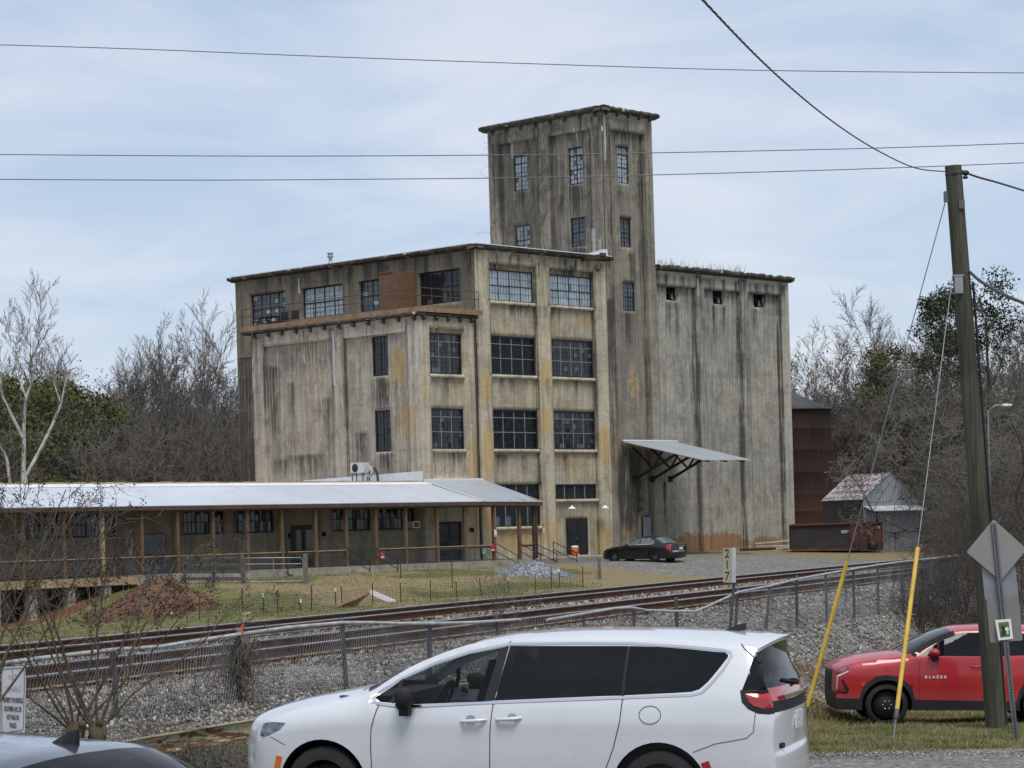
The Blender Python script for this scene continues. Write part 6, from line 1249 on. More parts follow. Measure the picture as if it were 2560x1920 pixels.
def leafy_tree(name, seed, h, rx, label, mat, nclump=60, per=90, size=.22, z0=.15, cat='tree', group=None, conic=.0, clump=1.1):
    rg = random.Random(seed); t = thing(name, label, cat, (0, 0, 0), 0, group); out = []
    grow(rg, Vector((0, 0, -.3)), Vector((0, 0, 1)), h*.8, h*.012+.05, 0, 2, out, dict(DEC, kids=[14, 5], wob=.06, len=[.3, .4])); S = np.array(out); segmesh('trunk', S[:, :8], M['bark'], t, 5)
    sp = []
    for _ in range(nclump):
        z = z0+(1-z0)*rg.random()**.85; rad = rx*math.sqrt(max(0, 1-((z-(.45+.1*rg.random()))/.58)**2))*(1-conic*z); a = rg.random()*6.28; q = rad*math.sqrt(rg.uniform(.2, 1)); c = (q*math.cos(a), q*math.sin(a), z*h); cs = clump*rg.uniform(.6, 1.25)
        for k in range(per):
            v = rv(rg).normalized()*cs*rg.random()**.4; sp.append((c[0]+v.x, c[1]+v.y, c[2]+v.z*.7))
    leaves('crown', np.array(sp), size, mat, t, seed); return t
# the left wood
def put(proto, x, y, rz, sc_, label=None, first=[None]):
    o = copy_tree(proto); o.location = (x, y, gz(x, y)-.2); o.rotation_euler = (0, 0, rz); o.scale = (sc_, sc_, sc_*random.uniform(.92, 1.08))
    if label: o['label'] = label
    return o
def erase(o):
    for ch in list(o.children): erase(ch)
    bpy.data.objects.remove(o)
GL, GR = 'bare winter trees left of the mill', 'bare winter trees right of the mill'
LBL = 'grey brown bare winter tree in the dense wood left of the mill'; LBR = 'grey brown bare winter tree in the dense wood right of the mill'
protos = [bare_tree(11, 18, DEC, LBL, (M['bark'], M['twig']), r=.22, group=GL), bare_tree(12, 17, dict(DEC, ang=(28, 66), wob=.11), LBL, (M['bark'], M['twig_grey']), r=.2, multi=2, group=GL), bare_tree(13, 16, dict(DEC, ang=(30, 75), wob=.14), LBL, (M['bark'], M['twig']), r=.17, multi=3, group=GL)]
tall = bare_tree(21, 22, dict(DEC, ang=(20, 46), kids=[11, 8, 7, 6]), '', (M['bark'], M['twig_red']), r=.24, multi=2)
def px2x(x, Y): return uvp(x, 1300)[0]*Y
for i in range(54):
    Y = random.choice([172, 182, 193, 204]); x = -60+690*((i+random.random())/54); X = px2x(x, Y)
    o = put(random.choice(protos), X, Y, random.random()*6.28, random.uniform(.70, .9)*(Y/190)); o['group'] = GL
for x, Y, s, lb in ((185, 196, 1.05, 'tall spreading bare tree with reddish twigs rising behind the green cedar'), (440, 205, .86, 'slender bare tree with reddish twigs, second from the mill in the left wood'), (545, 198, .92, 'tall upright bare tree rising close to the left edge of the mill')):
    o = put(tall, px2x(x, Y), Y, x, s, lb); o['group'] = 'tall bare trees over the left wood'
for x, Y, h, rx, lb, sd_n in ((55, 168, 13.2, 5.6, 'broad olive green evergreen tree in the left wood, cut by the frame edge', 31), (190, 174, 13.0, 4.6, 'rounded olive green evergreen tree behind the white barked sycamore', 32), (285, 186, 11.5, 3.2, 'smaller olive green evergreen tree at the right of the green group', 33)):
    t = leafy_tree('evergreen_tree', sd_n, h, rx, lb, M['leaf_olive'], 130, 130, .15, .3, group='green trees in the left wood'); t.location = (px2x(x, Y), Y, gz(px2x(x, Y), Y))
# sycamore with pale bark
syc = thing('sycamore_tree', 'bare sycamore with pale white bark and three spreading stems by the porch roof', 'tree'); out = []; tw_ = []
rg = random.Random(5); SY = 150
def stem(pts, r0, r1):
    P = [atY(x, y, SY+dy) for x, y, dy in pts]; n = len(P)-1
    for i in range(n):
        a, b = r0+(r1-r0)*i/n, r0+(r1-r0)*(i+1)/n; out.append((*P[i], *P[i+1], a, b, 0))
        if i > 0:
            for _ in range(3): grow(rg, P[i].lerp(P[i+1], rg.random()), (P[i+1]-P[i]).normalized()+rv(rg, .5), rg.uniform(.5, 1.3), max(.018, b*.35), 2, 3, tw_, dict(DEC, up=[0, 0, .1, .05]))
stem([(60, 1330, 0), (59, 1201, 0), (60, 1110, 0), (60, 1055, 0), (63, 1020, 0), (66, 993, 0), (78, 960, 0), (88, 925, 0), (91, 900, 0)], .16, .04)
stem([(62, 1290, 0), (65, 1190, 0), (98, 1130, .3), (133, 1058, .5), (145, 1030, .5), (153, 1009, .6), (160, 975, .6), (166, 947, .6), (164, 912, .7)], .145, .03)
stem([(60, 1100, 0), (30, 1040, -.3), (7, 993, -.5), (2, 960, -.6), (1, 928, -.6)], .12, .05)
stem([(66, 993, 0), (58, 975, 0), (49, 950, 0), (45, 922, 0), (46, 900, 0)], .09, .035)
stem([(153, 1009, .6), (146, 990, .6), (137, 965, .6), (133, 940, .6)], .06, .03)
stem([(40, 1330, 0), (18, 1150, 0), (0, 1110, 0)], .12, .07)
segmesh('trunk', np.array(out)[:, :8], M['bark_pale'], syc, 7); segmesh('crown', np.array(tw_)[:, :8], M['twig_grey'], syc, 3)
def thicket(name, n, fx, kind, mat, rg, L=(1.0, 3.4), r=.018, up=.6):
    S = []
    for _ in range(n):
        x, y, z = fx(rg); p = Vector((x, y, z)); d = (rv(rg, .7)+Vector((0, 0, up))).normalized(); l = rg.uniform(*L)
        for k in range(3):
            q = p+d*l/3; S.append((*p, *q, r*(1-.25*k), r*(.75-.25*k))); p = q; d = (d+rv(rg, .22)).normalized()
    o = segmesh(name, S, mat, None, 3); return tag(o, kind=kind)
rg = random.Random(3)
def fxl(rg): Y = rg.uniform(158, 206); x = rg.uniform(-90, 640); X = px2x(x, Y); return X, Y, gz(X, Y)+11*rg.random()**1.2*(Y/185)
def fxr(rg): Y = rg.uniform(184, 212); x = rg.uniform(1960, 2640); X = px2x(x, Y); return X, Y, gz(X, Y)+11*rg.random()**1.2
thicket('undergrowth', 12000, fxl, 'stuff', M['twig_grey'], rg); thicket('undergrowth', 11000, fxr, 'stuff', M['twig'], rg)
M['far_wood'] = leaf_mat('far_wood', (.075, .066, .058, 1), (.14, .125, .11, 1), (.115, .11, .08, 1))
sp = []
for _ in range(110000):
    Y = random.uniform(206, 240); X = random.uniform(-75, 85); sp.append((X, Y, (1-random.random()**.75)*(17.5+3*noise.noise((X*.16, Y*.1, 0)))))
tag(leaves('distant_woodland', np.array(sp), .15, M['far_wood'], None, 8), kind='stuff')
# the right wood
for i in range(42):
    Y = random.choice([186, 192, 200, 208]); x = 1950+700*((i+random.random())/42); X = px2x(x, Y)
    o = put(random.choice(protos), X, Y, random.random()*6.28, random.uniform(.72, .92)*(Y/190)*(1.0 if x < 2350 else 1.12), LBR); o['group'] = GR
for x, Y, s, lb in ((2060, 190, .84, 'tall bare tree with fine reddish twigs behind the rusty silo'), (2205, 188, 1.0, 'tall dark bare tree with many forks behind the tin shed roof')):
    o = put(tall if x < 2100 else protos[0], px2x(x, Y), Y, x*2, s, lb); o['group'] = 'tall bare trees right of the mill'
for x, Y, h, rx, lb, sd_n, mt in ((2375, 176, 18.3, 3.4, 'dark green pine standing above the bare trees beside the utility pole', 41, 'leaf_dark'), (2465, 168, 18.8, 5.0, 'tall dark green pine at the right edge behind the utility pole', 42, 'leaf_dark'), (2240, 186, 15.5, 4.0, 'dusky green tree hung with creepers behind the tin shed', 43, 'leaf_olive')):
    t = leafy_tree('pine_tree' if mt == 'leaf_dark' else 'creeper_tree', sd_n, h, rx, lb, M[mt], 48 if mt == 'leaf_dark' else 40, 110, .13, .68 if mt == 'leaf_dark' else .5, group='green trees in the right wood', conic=.35); t.location = (px2x(x, Y), Y, gz(px2x(x, Y), Y))
TNG = dict(DEC, ang=(35, 95), wob=.3, up=[.03, .0, -.03, -.03], kids=[10, 7, 5, 4])
vinep = bare_tree(51, 15, TNG, '', (M['bark'], M['twig_grey']), r=.16, multi=3)
for x, Y, s, lb in ((2428, 150, 1.02, 'tangled vine covered bare tree just left of the utility pole'), (2478, 152, 1.2, 'tangled vine covered bare tree just right of the utility pole'), (2530, 146, 1.28, 'tangled vine covered bare tree at the right edge of the frame'), (2590, 150, 1.35, 'tangled vine covered bare tree cut by the right edge of the frame')):
    o = put(vinep, px2x(x, Y), Y, x, s, lb); o['group'] = 'vine covered trees beside the track'
t = leafy_tree('ivy_bush', 61, 4.6, 1.5, 'bright green ivy covered bush just right of the tin shed', M['leaf_ivy'], 34, 60, .13, .1, 'bush', clump=.55); t.location = (px2x(2345, 166), 166, .5)
rg = random.Random(9)
def fxm(rg): Y = rg.uniform(138, 165); x = rg.uniform(2345, 2640); X = px2x(x, Y); return X, Y, gz(X, Y)+6*rg.random()**1.1
thicket('brambles', 2600, fxm, 'stuff', M['twig_grey'], rg, (1, 3), .015, .2)
# scrub on the near side of the track
SCR = dict(DEC, ang=(25, 75), wob=.2, up=[.02, .03, .02], kids=[9, 7, 5], len=[.62, .55, .5], rmin=.004)
def shrub(seed, h, n, label, mat, r=.02, spread=.8, maxlev=3, name='bare_shrub', cfg=SCR, group=None):
    rg = random.Random(seed); out = []
    for k in range(n):
        a = rg.random()*6.28; s = spread*rg.random(); grow(rg, Vector((rg.gauss(0, .12), rg.gauss(0, .12), -.1)), Vector((s*math.cos(a), s*math.sin(a), 1)), h*rg.uniform(.55, 1), r*rg.uniform(.5, 1), 0, maxlev, out, cfg)
    t = thing(name, label, 'shrub', (0, 0, 0), 0, group); S = np.array(out); segmesh('stems', S[S[:, 8] == 0][:, :8], mat, t, 5); segmesh('twigs', S[S[:, 8] > 0][:, :8], mat, t, 3); return t
M['twig_dark'] = simple('twig_dark', (.06, .05, .042, 1), .95, var=.4, sc=2)
sp1 = shrub(71, 2.6, 9, '', M['twig_dark'], .03, .9, group='bare scrub by the right end of the fence'); sp2 = shrub(72, 2.4, 10, '', M['twig_dark'], .028, 1.0, group='bare scrub by the right end of the fence')
for i, (x, Y, s, lb) in enumerate(((2290, 60, .62, 'low dark bare bush at the fence, leftmost of the scrub'), (2350, 62, .95, 'dark bare bush behind the taller yellow guy guard'), (2400, 66, 1.05, 'tangled bare bush just left of the diamond sign'), (2455, 62, 1.0, 'tangled bare bush behind the diamond sign and pole'), (2530, 60, 1.1, 'bare bush at the right frame edge above the red car'), (2440, 78, 1.2, 'farther bare bush behind the utility pole'), (2560, 74, 1.35, 'tall bare bush cut by the right frame edge'))):
    p = gp(x, 1500); X = px2x(x, Y); o = put((sp1, sp2)[i % 2], X, Y, i*1.7, s, lb)
rg = random.Random(19)
def fxs(rg): Y = rg.uniform(54, 82); x = rg.uniform(2290, 2620); X = px2x(x, Y); return X, Y, gz(X, Y)+1.5*rg.random()**1.5*min(1, (x-2260)/120)
thicket('scrub_tangle', 1700, fxs, 'stuff', M['twig_dark'], rg, (.5, 1.4), .007, .3)
for o in protos+[tall, vinep, sp1, sp2]: erase(o)
# bush with seed heads at the left, twiggy saplings by the track
def seed_bush(px, py, Y, seed, label, n=13, hh=2.35, stumps=((0, 0), (.22, .02))):
    t = thing('crape_myrtle', label, 'shrub'); rg = random.Random(seed); out = []; tips = []; base = atY(px, py, Y); base.z = gz(base.x, base.y)
    cfg = dict(DEC, ang=(18, 52), wob=.08, up=[.04, .05, .02, 0], kids=[4, 4, 3], len=[.45, .5, .5], rmin=.0035, rk=.55); cfg['from'] = [.35, .3, .2]
    for k in range(n):
        sx, sy = stumps[k % len(stumps)]; a = (k+.5)/n*2-1; p = base+Vector((sx+.04*a, sy, .30)); o0 = len(out)
        grow(rg, p, Vector((a*.95+rg.gauss(0, .08), rg.gauss(0, .25), 1)), hh*rg.uniform(.75, 1.05)*(1-.12*abs(a)), .017*rg.uniform(.7, 1.1), 0, 3, out, cfg)
    S = np.array(out); segmesh('stems', S[S[:, 8] <= 1][:, :8], M['bark_stem'], t, 5); segmesh('twigs', S[S[:, 8] > 1][:, :8], M['twig'], t, 3)
    b = MB()
    for sx, sy in stumps:
        b.tube([base+Vector((sx*.6, sy, -.3)), base+Vector((sx*.8, sy, 0)), base+Vector((sx, sy, .2)), base+Vector((sx, sy, .32)), base+Vector((sx+.02, sy, .40))], [.07, .055, .075, .10, .04], 9)
        for _ in range(7): v = rv(rg, .05); ell(b, base+Vector((sx, sy, .3))+v, (.04, .04, .04), 7, 5)
    b.build('stump', M['bark_stem'], t)
    e = S[S[:, 8] == 3]; sp = []
    for r_ in e:
        if r_[5] > base.z+.7 and rg.random() < .62:
            for _ in range(rg.randint(3, 7)): sp.append((r_[3]+rg.gauss(0, .018), r_[4]+rg.gauss(0, .018), r_[5]+rg.gauss(0, .018)))
    sp = np.array(sp, np.float32); o = scatter_stones('seed_heads', sp, rng.uniform(.005, .0105, len(sp)).astype(np.float32), M['seed'], None); o.parent = t; return t
M['bark_stem'] = simple('bark_stem', (.105, .082, .05, 1), .9, var=.45, sc=8); M['seed'] = stone_mat('seed', (.022, .010, .008, 1), (.075, .032, .025, 1), (.05, .022, .016, 1))
seed_bush(188, 1850, 23.6, 81, 'leafless crape myrtle with dark seed heads growing from two mossy stumps by the white sign', 15, 2.25)
seed_bush(-120, 1850, 22.6, 82, 'leafless crape myrtle heavy with seed heads at the left frame edge', 13, 2.6)
o = shrub(91, 1.25, 8, 'thin brown twiggy sapling growing at the fence, left of the loose pipe end', M['twig'], .009, .55, 2, cfg=dict(SCR, kids=[5, 3], ang=(15, 45))); p = onfence(1255, 1600, -1.0); o.location = (p.x, p.y, gz(p.x, p.y))
for x, y, s, sd_n, lb in ((1425, 1590, 1.0, 92, 'single thin bare sapling behind the roof of the white van'), (2090, 1440, .9, 93, 'thin bare sapling between the two yellow guy guards'), (735, 1650, .7, 94, 'small bare weed stalks on the ballast behind the van bonnet'), (495, 1790, .8, 95, 'dry weed stalks rising over the rusty beam')):
    o = shrub(sd_n, 1.15*s, 3, lb, M['twig'], .008, .35, 2, 'bare_sapling', dict(SCR, kids=[5, 3], ang=(15, 45))); p = gp(x, y) if y > 1600 else onfence(x, y, 1.2); o.location = (p.x, p.y, gz(p.x, p.y))
# grass blades, dead leaves, brush
def blades(name, spots, hgt, mat, wid=.006):
    n = len(spots); rg = np.random.default_rng(len(spots)); P = np.asarray(spots, np.float64); h = hgt*rg.uniform(.5, 1.3, n); a = rg.random(n)*6.283; b_ = rg.random(n)*6.283; ln = rg.uniform(.1, .9, n)*h
    w_ = wid*rg.uniform(.7, 1.4, n); dx = np.stack([np.cos(a)*w_, np.sin(a)*w_, np.zeros(n)], -1); tip = P+np.stack([np.cos(b_)*ln, np.sin(b_)*ln, h], -1)
    V = np.stack([P-dx, P+dx, tip], 1).reshape(-1, 3); o = big(name, V, np.arange(3*n).reshape(n, 3), mat)
    tn = np.array([noise.noise((p[0]*.9, p[1]*.9, 3))*.6+noise.noise((p[0]*3, p[1]*3, 8))*.3+.5 for p in P]); tn = np.clip(tn+rg.normal(0, .15, n), 0, 1)
    A = np.stack([np.repeat(tn, 3), np.repeat(rg.random(n), 3), np.zeros(3*n), np.ones(3*n)], -1).astype(np.float32); at = o.data.color_attributes.new('tone', 'FLOAT_COLOR', 'POINT'); at.data.foreach_set('color', A.ravel()); return tag(o, kind='stuff')
def grass_mat(name, dry, mid, green):
    m = NT(name); c = m.ramp(m.attr('tone', 0), (.25, dry), (.5, mid), (.75, green)); c = m.mix(m.math('MULTIPLY', m.attr('tone', 1), .5), c, tuple(x*.55 for x in mid[:3])+(1,)); m.col(c).par(.8, 0, .15); return m.m
M['lawn'] = grass_mat('lawn', (.36, .31, .18, 1), (.21, .205, .085, 1), (.115, .145, .045, 1)); M['dry_grass'] = grass_mat('dry_grass', (.38, .29, .16, 1), (.27, .19, .10, 1), (.13, .12, .05, 1))
sp = []; sd2 = []; vio = []
for _ in range(190000):
    Y = random.uniform(28, 52); X = px2x(random.uniform(1900, 2640), Y); p, q = tp(X, Y)
    cv = cover(X, Y)
    if p > 10.2 and cv[0] < .45+random.random()*.2: sp.append((X, Y, gz(X, Y)-.005))
blades('lawn_grass', sp, .042, M['lawn'], .006)
tf = []
for _ in range(900):
    k = random.choice(sp); r_ = random.uniform(.04, .16)
    if noise.noise((k[0]*.7, k[1]*.7, 21)) > -.1: tf += [(k[0]+random.gauss(0, r_), k[1]+random.gauss(0, r_), k[2]) for _ in range(26)]
blades('grass_tufts', tf, .095, M['lawn'], .007)
for _ in range(26000):
    q = random.uniform(-8, 26); p = 9.2+abs(random.gauss(0, 1.2)); X, Y = tw(p, q)
    if noise.noise((X*.6, Y*.6, 4)) > -.12: sd2.append((X, Y, gz(X, Y)-.01))
blades('dry_bank_grass', sd2, .15, M['dry_grass'], .007)
sp = []
for _ in range(5000): x, y = random.uniform(150, 640), random.uniform(1800, 1935); p = gp(x, y); sp.append((p.x+random.gauss(0, .1), p.y+random.gauss(0, .15), p.z-.01)) if noise.noise((p.x*1.2, p.y*1.2, 7)) > -.25 and tp(p.x, p.y)[0] > 9.4 else None
blades('verge_grass', sp, .13, M['lawn'], .006)
sp = []
for _ in range(45000):
    Y = random.uniform(75, 132); X = px2x(random.uniform(-40, 1500), Y); cv = cover(X, Y)
    if cv[0] < .4 and cv[2] < .5: sp.append((X, Y, gz(X, Y)-.01))
blades('yard_grass', sp, .09, M['lawn'], .02)
rg = random.Random(29)
def fxb(rg): X = rg.uniform(-3.9, -2.3); Y = rg.uniform(22.6, 24.6); return X, Y, gz(X, Y)+.35*rg.random()
thicket('dead_brush', 1100, fxb, 'stuff', M['twig'], rg, (.15, .5), .0035, .5)
sp = []
for _ in range(5200):
    X = random.uniform(-3.6, -2.2); Y = random.uniform(22.4, 24.2); sp.append((X, Y, gz(X, Y)+.3*random.random()**1.3))
tag(leaves('ground_ivy', np.array(sp), .02, M['leaf_dark'], None, 5), kind='stuff')
sp = []; sz = []
for _ in range(9000):
    q = random.uniform(-10, 30); p = random.gauss(6.6, .45) if random.random() < .5 else random.gauss(9.6, 1.0); x, y = tw(p, q)
    if noise.noise((x*.8, y*.8, 12)) > -.05: sp.append((x, y, gz(x, y)+.03)); sz.append(random.uniform(.015, .035))
tag(leaves('dead_leaves', np.array(sp), .035, grass_mat('leaf_brown', (.15, .085, .05, 1), (.09, .05, .032, 1), (.2, .13, .08, 1)), None, 6), kind='stuff')
# ---------------- pole, wires, signs, beam ----------------
pt, pb = Vector((7.80, 41.5, 8.78)), Vector((8.285, 41.5, -1.3))
pole = thing('utility_pole', 'leaning weathered wooden utility pole in front of the red car', 'utility pole', (8.27, 41.5, gz(8.27, 41.5)))
PL_ = Matrix.Translation(-Vector(pole.location))
m = NT('pole_wood'); v = m.coord((9, 9, .5)); n = m.noise(v, 1.5, 6, .7); n2 = m.noise(m.coord((1, 1, .4)), 1, 4)
m.col(m.mix(m.ramp(n2, (.35, 0.0), (.65, 1.0)), m.ramp(n, (.3, (.022, .021, .017, 1)), (.7, (.085, .078, .058, 1))), m.ramp(n, (.3, (.035, .04, .034, 1)), (.7, (.125, .118, .092, 1))))).par(.9, 0, .2); m.bump(n, .6, .02); M['pole_wood'] = m.m
lp = lambda p: Vector(p)-Vector(pole.location)
b = MB(); b.tube([lp(pb.lerp(pt, k/10)) for k in range(11)], [.175-.033*k/10 for k in range(11)], 20); b.build('shaft', M['pole_wood'], pole)
def onp(z): f = (z-pb.z)/(pt.z-pb.z); return pb.lerp(pt, f)
b = MB(); q = onp(8.62); b.tube([lp(q+Vector((-.16, -.05, 0))), lp(q+Vector((0, -.165, .01))), lp(q+Vector((.16, -.05, .02)))], .012, 6); ell(b, lp(q+Vector((.20, -.02, .03))), (.07, .05, .05), 8, 5); ell(b, lp(q+Vector((.19, -.04, -.05))), (.05, .04, .03), 8, 5); b.build('clamp', M['black'], pole)
b = MB(); q = onp(8.25); b.box(-.2, -.12, -.05, .03, -.09, .09, lambda x, y, z: tuple(lp(q)+Vector((x, y, z)))); q = onp(8.1); b.box(.02, .12, -.17, -.13, -.08, .06, lambda x, y, z: tuple(lp(q)+Vector((x, y, z)))); b.build('bracket', M['galv_dark'], pole)
b = MB(); q = onp(6.72); b.box(-.16, -.02, -.19, -.15, -.16, .14, lambda x, y, z: tuple(lp(q)+Vector((x, y, z)))); b.box(-.19, .0, -.2, -.14, .13, .16, lambda x, y, z: tuple(lp(q)+Vector((x, y, z)))); b.build('plate', M['galv'], pole)
b = MB(); b.tube([lp(onp(z)+Vector((.185, -.03, 0))) for z in (6.75, 6.5, 5, 3, 1, -.9)], .022, 6); b.build('conduit', M['black'], pole)
def cable(name, label, pts, r, mat, cat='cable', twist=False, group=None):
    P = [Vector(p) for p in cr([tuple(atY(*p)) for p in pts], 10)]; b = MB()
    if not twist: b.tube(P, r, 6)
    else:
        Q = []; 
        for a, c in zip(P, P[1:]):
            k = max(2, int((c-a).length/.12)); Q += [a.lerp(c, j/k) for j in range(k)]
        for ph in (0, 2.1, 4.2): b.tube([p+Vector((math.cos(i*.75+ph), 0, math.sin(i*.75+ph)))*r*.9 for i, p in enumerate(Q)], r*.8, 5)
    return tag(b.build(name, mat), label, cat, group)
M['wire'] = simple('wire', (.05, .048, .05, 1), .7); M['wire_pale'] = simple('wire_pale', (.16, .16, .17, 1), .6, .3)
P2F = 1.15732
for k, (ln, Y, lb) in enumerate((([(-60, 95), (300, 106), (700, 122), (1100, 136), (1650, 152), (2300, 158)], 74, 'topmost thin power line crossing the sky'), ([(-60, 333), (300, 336), (700, 337), (1230, 333), (1850, 321), (2300, 306)], 72, 'middle thin power line crossing behind the tower windows'), ([(-60, 387), (400, 389), (800, 387), (1230, 382), (1830, 366), (2300, 348)], 72, 'lowest thin power line crossing in front of the tower'))):
    cable('power_line', lb, [(x*P2F, y*P2F, Y) for x, y in ln], .014, M['wire_pale'], 'power line', False, 'power lines across the sky')
cable('service_cable', 'thick twisted service cable running down from the top edge to the pole head', [(1560, -225, 12), (1757, 0, 17), (1929, 176, 23), (2067, 293, 29), (2181, 369, 34), (2286, 419, 38.5), (2366, 429, 41.4)], .0065, M['wire'], 'cable', True)
cable('service_cable', 'twisted cable leaving the pole head to the right', [(2398, 424, 41.5), (2440, 441, 42.5), (2500, 458, 45), (2600, 489, 50)], .013, M['wire'], 'cable', True)
cable('telephone_cable', 'thick sagging cable leaving the middle of the pole to the right', [(2416, 683, 41.4), (2424, 680, 41.4), (2450, 702, 41), (2500, 732, 40), (2560, 758, 39), (2640, 790, 38)], .026, M['wire'])
M['guy'] = simple('guy', (.20, .20, .21, 1), .5, .6); M['guard_yellow'] = simple('guard_yellow', (.58, .37, .045, 1), .55, var=.18, sc=4)
for a0, pz, f0, f1, lb in (((4.93, 41.78), 8.28, .683, .956, 'guy wire with a dull yellow guard, the left one of two'), ((5.74, 36.81), 6.95, .612, .932, 'guy wire with a bright yellow guard, the right one of two')):
    A_ = Vector((a0[0], a0[1], gz(*a0)-.05)); B_ = onp(pz)+Vector((-.14, 0, 0)); t = thing('guy_wire', lb, 'guy wire', A_, 0, 'guy wires of the pole')
    d = A_-B_; b = MB(); b.tube([-d, -d*.5, Vector((0, 0, 0))], .009, 6); b.build('strand', M['guy'], t)
    b = MB(); b.tube([-d*(1-f0), -d*(1-f1)], .036, 10); b.build('guard', M['guard_yellow'], t)
    b = MB(); e = -d*(1-f1); b.tube([e*1.0, e*.75, e*.72], [.035, .045, .02], 8); b.tube([e*.72, Vector((0, 0, -.1))], .018, 6); b.build('anchor_rod', M['galv_dark'], t)
# back of the road signs on a perforated post
SYd = 36.3; sg = thing('road_sign', 'back of a grey diamond road sign with two plates below on a perforated post', 'road sign', (7.53, 36.3, gz(7.53, 36.3)))
ls = lambda x, y, dy=0: atY(x, y, SYd+dy)-Vector(sg.location)
def plate(name, C, mat, dy, th=.004, parent=None, rad=.03):
    P = [ls(x, y, dy) for x, y in C]; pts = []
    for i in range(len(P)):
        a, p, c = P[i-1], P[i], P[(i+1) % len(P)]; u, w_ = (a-p).normalized()*rad, (c-p).normalized()*rad
        for k in range(5): t = k/4; pts.append((p+u)*(1-t)**2+p*2*t*(1-t)+(p+w_)*t*t)
    b = MB(); n = len(pts); b.add(pts+[p+Vector((0, th, 0)) for p in pts], [tuple(range(n)), tuple(range(2*n-1, n-1, -1))]+[(i, (i+1) % n, n+(i+1) % n, n+i) for i in range(n)]); return b.build(name, mat, parent or sg)
M['sign_back'] = simple('sign_back', (.27, .265, .245, 1), .55, .25, var=.08, sc=2); M['sign_back2'] = simple('sign_back2', (.25, .255, .275, 1), .5, .3, var=.12, sc=3); M['sign_back3'] = simple('sign_back3', (.23, .22, .215, 1), .55, .25, var=.12, sc=3)
plate('diamond_plate', [(2484, 1298), (2416, 1380), (2501, 1452), (2567, 1373)], M['sign_back'], .0)
plate('upper_plate', [(2454, 1418), (2463, 1500), (2547, 1494), (2537, 1410)], M['sign_back2'], .05); plate('lower_plate', [(2466, 1496), (2476, 1607), (2557, 1601), (2546, 1488)], M['sign_back3'], .03)
b = MB(); a, c = ls(2484, 1308, -.03), ls(2541, 1858, -.03); b.bar(a, c, .075, .035, up=(0, 1, 0)); dv = (c-a)/74; b.cm = 1
for k in range(1, 74): p = a+dv*k+Vector((0, -.0185, 0)); b.box(-.011, .011, -.002, 0, -.013, .013, lambda x, y, z: tuple(p+Vector((x, y, z))))
b.build('post', [simple('post_steel', (.145, .15, .165, 1), .5, .4, var=.2, sc=4), M['black']], sg)
pp = thing('poster', 'small paper poster with a green picture taped to the lower sign plate', 'poster', sg.location)
PC = [(2488, 1550), (2496, 1601), (2533, 1597), (2527, 1547)]
plate('paper', PC, M['white_paint'], -.06, .002, pp, .004)
cx_, cy_ = 2511, 1574; sh_ = lambda k: [(cx_+(x-cx_)*k*.9, cy_+(y-cy_)*k) for x, y in PC]
m = NT('poster_green'); n = m.noise(m.coord((1, 1, 1)), 22, 4, .7); m.col(m.ramp(n, (.3, (.03, .08, .015, 1)), (.6, (.12, .22, .05, 1)), (.8, (.3, .36, .18, 1)))).par(.6); plate('picture', sh_(.74), m.m, -.063, .001, pp, .003)
b = MB(); c0 = ls(2509, 1574, -.066)
for x, z, rx_, rz__, in ((0, -.02, .022, .05), (-.01, .035, .025, .022), (.0, -.07, .03, .015)): ell(b, c0+Vector((x, 0, z)), (rx_, .001, rz__), 10, 6)
b.build('dark_figure', M['black'], pp); b = MB(); ell(b, c0+Vector((.05, 0, .005)), (.03, .001, .03), 10, 6); ell(b, c0+Vector((.06, 0, -.05)), (.012, .001, .03), 8, 5); b.build('pale_figure', M['white_paint'], pp)
# mile marker 217
mm = thing('mile_marker', 'narrow cream railway mile marker reading 217 on a steel post', 'sign', (4.02, 46, gz(4.02, 46)))
lm = lambda x, y, dy=0: atY(x, y, 46+dy)-Vector(mm.location)
b = MB(); a, c, d, e = lm(1807, 1371), lm(1830, 1369, -.07), lm(1830.5, 1457, -.07), lm(1808, 1456); b.quad(e, d, c, a); f_, g_ = lm(1840, 1369.5, .0), lm(1839.5, 1456, .0); b.cm = 1; b.quad(d, g_, f_, c)
M['cream'] = simple('cream', (.36, .34, .24, 1), .7, var=.12); b.build('board', [M['cream'], simple('pale_board', (.48, .51, .54, 1), .6, var=.08)], mm)
b = MB(); b.tube([lm(1834, 1372, .03), lm(1835, 1460, .03), Vector((.02, .03, -.3))], .03, 6); b.build('post', M['post_grey'], mm)
ux = (c-a).normalized(); uz_ = (a-e).normalized(); un = ux.cross(uz_)
for ch, f in (('2', .83), ('1', .5), ('7', .17)):
    o_ = e+(a-e)*f+ux*.085*((c-a).length/.19); Mx = Matrix((( ux.x, uz_.x, un.x, o_.x+un.x*.004), (ux.y, uz_.y, un.y, o_.y+un.y*.004), (ux.z, uz_.z, un.z, o_.z+un.z*.004), (0, 0, 0, 1))); text('lettering', ch, .23, M['black'], Mx, mm, .002, xs=.95)
